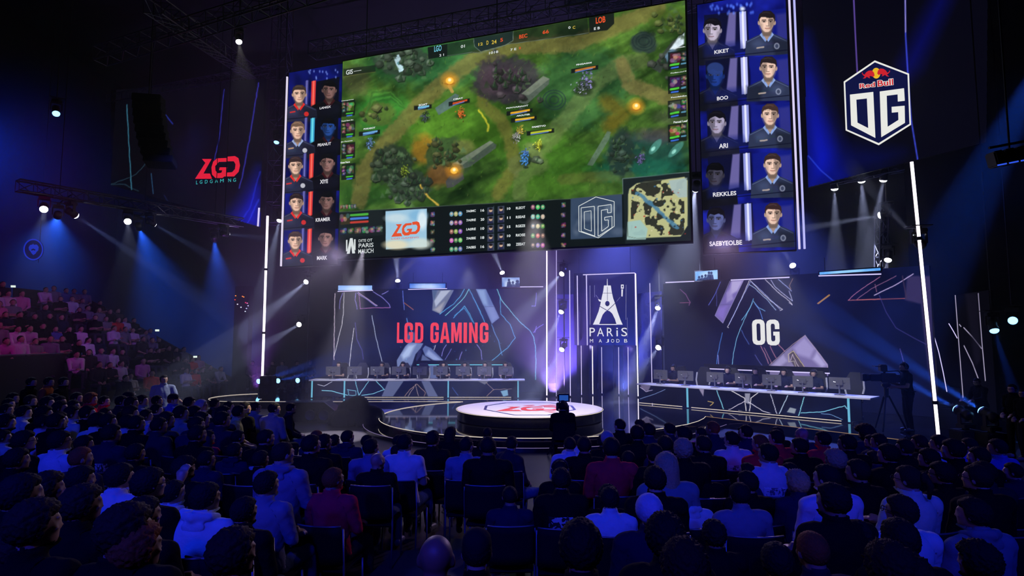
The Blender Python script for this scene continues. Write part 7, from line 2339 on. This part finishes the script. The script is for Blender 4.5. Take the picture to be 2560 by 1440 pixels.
for q in placed:
    px, py, shirt, hair, hcol, flags = q['e']
    yaw = math.atan2(-(0.8 - q['x']), 19.0 - q['d'])
    rz = yaw * .62 + rp_.uniform(-.08, .08)
    hv = 0 if abs(yaw) < .10 else (1 if yaw > 0 else -1)
    kind = rp_.choice(['lap', 'lap', 'lap', 'crossed', 'crossed'])
    if 'T' in flags: kind, hv = 'lap', 1
    B = BODIES[(kind, hv)]
    if 'R' in flags: B = RAISED
    loc = Vector((q['x'], q['d'], q['z']))
    cr = Matrix.Rotation(rz - (.75 if 'T' in flags else 0), 3, 'Z') @ (B.crown * q['sc'])
    loc.x = q['c'].x - cr.x
    loc.y = q['d'] + .03 - cr.y
    # keep the crown on its measured ray at the depth it has now
    side = 'right' if q['blk'] else 'left'
    seat_ = f'{ORD[q["seat"]]} {side} of aisle'
    rown = f'{ORD[RN[q["row"]]]} row from stage'
    lab = f'person in {garment(shirt, flags)}, {HNAME[hair].format(HCN[hcol])}, {rown}, {seat_}'
    lab = lab.replace('yellow and white', 'yellow').replace('T-shirt', 'tee')
    if 'R' in flags: lab = 'person in white top raising one hand, in the dark rows left of the aisle'
    turn = -.75 if 'T' in flags else 0.0
    person(B, loc, rz + turn, q['sc'], shirt, hair, hcol, flags, lab, 'seated audience', rp_, (.10, .17, .26) if turn else None, (.5, .5, .52) if turn else None)
    chair((loc.x, loc.y, loc.z), rz, f'dark padded chair, {rown}, {seat_}', q['d'] < 8.5)
# terraces that lift the rows
for i, d in enumerate(ROWS):
    for b_, (x0, x1) in enumerate(((-11.0, -1.9), (-1.9, (1335 - W / 2) / F * d), ((1335 - W / 2) / F * d + .02, 9.0))):
        z = PLAT[b_, i]
        if z <= .02: continue
        o = MB().box(((x0 + x1) / 2, d, z / 2 - .002), (x1 - x0, .78, max(z - .004, .02))).build('floor', CONC)
        o['kind'] = 'structure'
# ================================================================== people on and around the stage
def special(B, loc, rz, sc, shirt, hair, hcol, flags, label, group=None, trous=None, shoe=None):
    return person(B, loc, rz, sc, shirt, hair, hcol, flags, label, group, rp_, trous, shoe)


def face_to(dx, dy): return math.atan2(-dx, dy)


B_CAM, B_ARM, B_STAND, B_CON, B_GAME = make_body('camera', .1, -.05, seed=11), make_body('arm_out', .2, 0, seed=12), make_body('stand', 0, 0, seed=13), make_body('console', .2, -.15, seed=14), make_body('gamer', 0, .05, seed=15)
DK = (.015, .015, .02)
p = at(2270, 1000, 15.5)
special(B_CAM, (p.x, 15.5, ZS), face_to(-.96, .28), 1.0, 'K', 's', 'k', 'SE', 'person in black T-shirt standing at the large broadcast camera beside the tall tube', None, DK, DK)
p = at(409, 960, 14.6)
special(B_ARM, (p.x, 14.6, 0), face_to(.55, -.8), 1.0, 'L', 's', 'k', 'S', 'person in pale grey T-shirt standing with one hand out by the side stand', None, (.03, .03, .045))
for px_, sh_, lab_, dx in ((78, 'K', 'nearest of three people standing under the side stand wall, black top', 1), (113, 'O', 'person in orange top standing between two dark figures under the side stand wall', .8), (152, 'K', 'person in black top standing just beside the orange top under the wall', .9)):
    p = at(px_, 1000, 13.9)
    special(B_STAND, (p.x, 13.9 + rp_.uniform(-.1, .1), 0), face_to(dx, .25), .99, sh_, 's', 'k', '', lab_, 'people standing under the stand wall', DK)
ENS = ((631, 'N', 'person seated outside the tall light tube in violet light'), (657, 'K', 'person seated behind the tall light tube'), (682, 'G', 'first seated person just inside the tall light tube, dark jacket'), (706, 'L', 'second seated person inside the tall light tube, pale jacket'), (742, 'G', 'third seated person inside the tall light tube, facing the crowd'), (775, 'K', 'dim seated person in the blue floor beams near the straight desk'))
for px_, sh_, lab_ in ENS:
    p = at(px_, 905, 28.6)
    special(BODIES[('lap', rp_.choice((-1, 0, 1)))], (p.x, 28.6, ZS), face_to(.35, -.9), 1.0, sh_, 's', 'k', '', lab_, 'people seated at the back of the stage', DK)
    chair((p.x, 28.6, ZS), face_to(.35, -.9), 'dark chair under the ' + ' '.join(lab_.split(',')[0].split()[:9]).replace('person seated', 'seated person'), False)
for side, i, q, a in player_seats:
    if (side == 'LGD' and i in (1, 4)) or (side == 'OG' and i in (1, 6)): continue
    desk_ = 'straight' if side == 'LGD' else 'slanted'
    special(B_GAME, q + Vector((0, 0, .05)), a, 1.0, 'N' if side == 'OG' else 'K', rp_.choice('svs'), rp_.choice('kkd'), 'SE', f'player with headphones seated behind the {ORD[i]} monitor of the {desk_} desk', 'players at the desks', DK)
p = at(1408, 1100, 12.9)
special(BODIES[('lap', 0)], (p.x, 12.9, -.0), 0.0, .95, 'K', 's', 'k', 'E', 'person in black crouched behind the camera in front of the round podium', None, DK, DK)
chair((p.x, 12.9, 0), 0, 'dark seat of the camera person in front of the podium', False)
p = at(2455, 1000, 15.9)
special(B_CON, (p.x, 15.9, 0), face_to(-.9, -.1), .91, 'K', 's', 'k', 'G', 'person in black shirt and glasses working at a console beyond the camera operator', None, DK)
cx_ = p.x - .55
e = empty('mixing_console', (cx_, 15.9, 0), 'dark control console on a case beside the person in glasses', 'console')
m = MB(); m.box((cx_, 15.9, .40), (.6, 1.0, .78), None, .02); m.build('case', MATTE, e)
m = MB(); m.box((cx_, 15.9, .84), (.55, .95, .06), Euler((0, .18, 0)), .01)
m.build('panel', BLACK, e)
for k in range(10):
    MB().box((cx_ + rp_.uniform(-.2, .2), 15.9 + rp_.uniform(-.4, .4), .885), (.02, .02, .03)).build('fader', mat('console fader', (.3, .3, .3), .4, 0, .1), e)
for px_, d_, lab_ in ((2535, 13.4, 'person in black with glasses standing at the right edge behind the blue lamps'), (2562, 13.0, 'half hidden person in black at the very right edge')):
    p = at(px_, 1000, d_)
    special(B_STAND, (p.x, d_, 0), face_to(-.9, -.2), .92 if d_ > 13.2 else .88, 'K', 's', 'd', 'G', lab_, None, DK)


# ================================================================== broadcast cameras
def tv_camera(loc, rz, hz, label, big=True, screen=False):
    e = empty('broadcast_camera', loc, label, 'camera', None, rz)
    g_ = mat('camera body', (.03, .03, .034), .45, .2, .1)
    m = MB(); m.box((0, -.05, hz), (.20, .36, .24), None, .02); m.box((0, -.27, hz - .02), (.18, .12, .2), None, .02); m.build('body', g_, e, local=True)
    m = MB(); m.box((0, .25, hz), (.20, .26, .18), None, .02); m.tube([(0, .34, hz), (0, .46, hz)], [.085, .10], 16); m.build('lens', g_, e, local=True)
    m = MB(); m.box((0, .50, hz), (.26, .10, .19), None, .015); m.build('lens_hood', BLACK, e, local=True)
    m = MB(); m.box((.0, .05, hz + .25), (.26, .16, .18), None, .02); m.tube([(0, .02, hz + .12), (0, .02, hz + .22)], .03, 8); m.box((0, .18, hz + .29), (.28, .16, .02)); m.build('viewfinder', BLACK, e, local=True)
    m = MB(); m.box((0, -.034, hz + .25), (.20, .006, .12)); m.build('viewfinder_screen', glow('viewfinder blue', (40, 90, 190), .7), e, local=True)
    m = MB(); m.tube([(0, .02, hz + .155), (0, -.30, hz + .18), (0, -.34, hz + .12)], .014, 6); m.build('top_handle', BLACK, e, local=True)
    m = MB(); m.box((0, 0, hz - .19), (.16, .2, .1), None, .02); m.tube([(0, 0, hz - .24), (0, 0, hz - .5)], .055, 12); m.build('pan_head', g_, e, local=True)
    for sx in (-1, 1):
        m = MB(); m.tube([(sx * .09, -.05, hz - .2), (sx * .17, -.5, hz - .32), (sx * .17, -.62, hz - .33)], .013, 6); m.build('pan_bar', BLACK, e, local=True)
    for k in range(3):
        t = k * 2 * PI / 3 + .5
        m = MB()
        m.tube([(.05 * math.cos(t), .05 * math.sin(t), hz - .45), (.42 * math.cos(t), .42 * math.sin(t), .02)], .022, 8)
        m.tube([(.08 * math.cos(t + .2), .08 * math.sin(t + .2), hz - .48), (.40 * math.cos(t), .40 * math.sin(t), .10)], .012, 6)
        m.build('leg', BLACK, e, local=True)
    return e


p = at(2222, 1000, 15.55)
tv_camera((p.x, 15.64, ZS), face_to(-.96, .28), 1.36, 'large black broadcast camera with long lens hood on a tripod by the tall tube')
p = at(1410, 1100, 13.5)
tv_camera((p.x, 13.52, 0), 0.0, 1.05, 'black broadcast camera in front of the round podium seen from behind', False)
pk = on_z(1388, 1105, .5)

# ================================================================== raked side stand
xs = lambda k: -13.0 - .75 * k
zs_ = lambda k: .10 + .42 * k
std = empty('side_stand', (-16, 22, 0), 'dark stepped seating stand along the hall side with a parapet wall', 'seating stand')
STM = mat('stand riser', (.035, .035, .045), .7, 0, .2, 3)
for k in range(10):
    y0 = 19.9 if k < 3 else 14.5
    m = MB()
    m.box((xs(k), (y0 + 27.6) / 2, zs_(k) / 2), (.75, 27.6 - y0, zs_(k)))
    m.build('tier', STM, std)
    m = MB()
    for a, b in ((y0 + .1, 22.9), (24.1, 27.5)):
        m.box((xs(k) - .16, (a + b) / 2, zs_(k) + .41), (.40, b - a, .05))
        m.box((xs(k) - .34, (a + b) / 2, zs_(k) + .62), (.04, b - a, .34))
        n_ = int((b - a) / 1.6)
        for i in range(n_ + 1): m.box((xs(k) - .2, a + (b - a) * i / max(n_, 1), zs_(k) + .2), (.05, .05, .4))
    m.build('bench', mat('stand bench', (.012, .012, .016), .6, 0, .2), std)
    if k > 0:
        MB().box((xs(k) + .56, 23.5, zs_(k - 1) + .105), (.37, 1.1, .21)).build('aisle_step', mat('aisle step', (.12, .12, .15), .6, 0, .15), std)['label'] = 'paler aisle step'
MB().box((xs(3) + .45, 17.2, 1.05), (.12, 5.4, 2.1)).build('parapet', mat('stand wall', (.010, .010, .013), .7, 0, .2), std)
MB().tube([(xs(3) + .45, 14.5, 2.13), (xs(3) + .45, 19.9, 2.13)], .025, 6).build('handrail', STEEL, std)['label'] = 'grey steel handrail'
m = MB(); m.add([(xs(0) + .4, 27.62, 0), (xs(9) - .4, 27.62, 0), (xs(9) - .4, 27.62, zs_(9) + .9), (xs(0) + .4, 27.62, .75), (xs(0) + .4, 27.7, 0), (xs(9) - .4, 27.7, 0), (xs(9) - .4, 27.7, zs_(9) + .9), (xs(0) + .4, 27.7, .75)], [(0, 1, 2, 3), (7, 6, 5, 4), (2, 6, 7, 3), (0, 3, 7, 4), (1, 5, 6, 2), (0, 4, 5, 1)])
m.build('end_wall', STM, std)

SKF, TRF, HRF = mat('skin in the stand', (.42, .26, .19), .5, 0, .1), mat('dark trousers in the stand', (.03, .035, .06), .85, 0, .2), mat('dark hair in the stand', (.012, .009, .008), .75, 0, .3, spec=.2)


def low_person(kind, yaw, seed):
    J = make_pose(kind, yaw, .05)
    m, bones = body_bm(J)
    me = remeshed(m, .020, 2)
    me.name = 'person'
    V, Nn, F_ = mesh_arrays(me)
    reg, par = regions(V, bones)
    nm = np.array([b[0] for b in bones])[reg]
    Mi = np.array(J['M'].inverted())
    Hs = V @ Mi[:3, :3].T + Mi[:3, 3]
    line = -.07 + .125 * np.clip((Hs[:, 1] + .06) / .13, 0, 1) ** 1.3
    hair = (nm == 'head') & (Hs[:, 2] > line)
    V2 = V + Nn * np.where(hair, .012, np.where((nm == 'torso') | (nm == 'uarm') | (nm == 'hip'), .012, 0))[:, None]
    me.vertices.foreach_set('co', V2.astype(np.float32).ravel())
    cls = np.zeros(len(V), int)
    cls[(nm == 'torso') | (nm == 'uarm')] = 1
    cls[(nm == 'hip') | (nm == 'thigh') | (nm == 'shin') | (nm == 'foot')] = 2
    cls[hair] = 3
    if seed % 2: cls[nm == 'farm'] = 1
    me.materials.clear()
    for q in (SKF, CLOTH, TRF, HRF): me.materials.append(q)
    mi = [int(np.bincount(cls[list(f)]).argmax()) for f in F_]
    me.polygons.foreach_set('material_index', mi)
    return me


LOWS = [low_person('lap', .0, 0), low_person('lap', .4, 1), low_person('crossed', -.2, 2), low_person('knees', .3, 3), low_person('lap', -.35, 5), low_person('crossed', .35, 1)]
SH = list('WLWLKNGKRPLBNKGW')
for k in range(9):
    y = (20.2 if k < 3 else 15.2)
    y_end = 27.3
    cols_ = []
    while y < y_end:
        if 22.75 < y < 24.3:
            y = 24.35
        if rp_.random() < .88:
            cols_.append(y + rp_.uniform(-.06, .06))
        y += .60
    near = [v for v in cols_ if v < 23.5][::-1]
    far = [v for v in cols_ if v > 23.5]
    for lst, blk_ in ((near, 'near'), (far, 'far')):
        for n_, y in enumerate(lst):
            px_ = W / 2 + F * (xs(k) + .1) / y
            if px_ < -10: continue
            s_ = rp_.choice(SH)
            o = bpy.data.objects.new('person', rp_.choice(LOWS))
            COL.objects.link(o)
            o.location = (xs(k) - .10, y, zs_(k))
            o.rotation_euler = (0, 0, face_to(.85, -.5) + rp_.uniform(-.25, .25))
            sc_ = rp_.uniform(.95, 1.04)
            o.scale = (sc_,) * 3
            o.color = (*[v * rp_.uniform(.8, 1.1) for v in COLS[s_][0]], 1)
            tag(o, f'person in {COLS[s_][1].split()[-1]} top, side stand, {ORD[k]} tier up, {ORD[n_]} on {blk_} side of steps', 'person', 'spectators in the side stand')
for px_, py_, d_, lab_ in ((33, 716, 22.6, 'small lit phone held high up in the side stand'), (393, 826, 25.0, 'tiny lit phone on the far slope of the side stand'), (488, 892, 26.0, 'tiny lit phone low at the far end of the side stand')):
    tag(MB().box(at(px_, py_, d_), (.15, .012, .08), Euler((.2, 0, .4)), .003).build('phone', glow('phone glow', (220, 235, 225), 1.2)), lab_, 'phone', 'lit phones in the side stand')
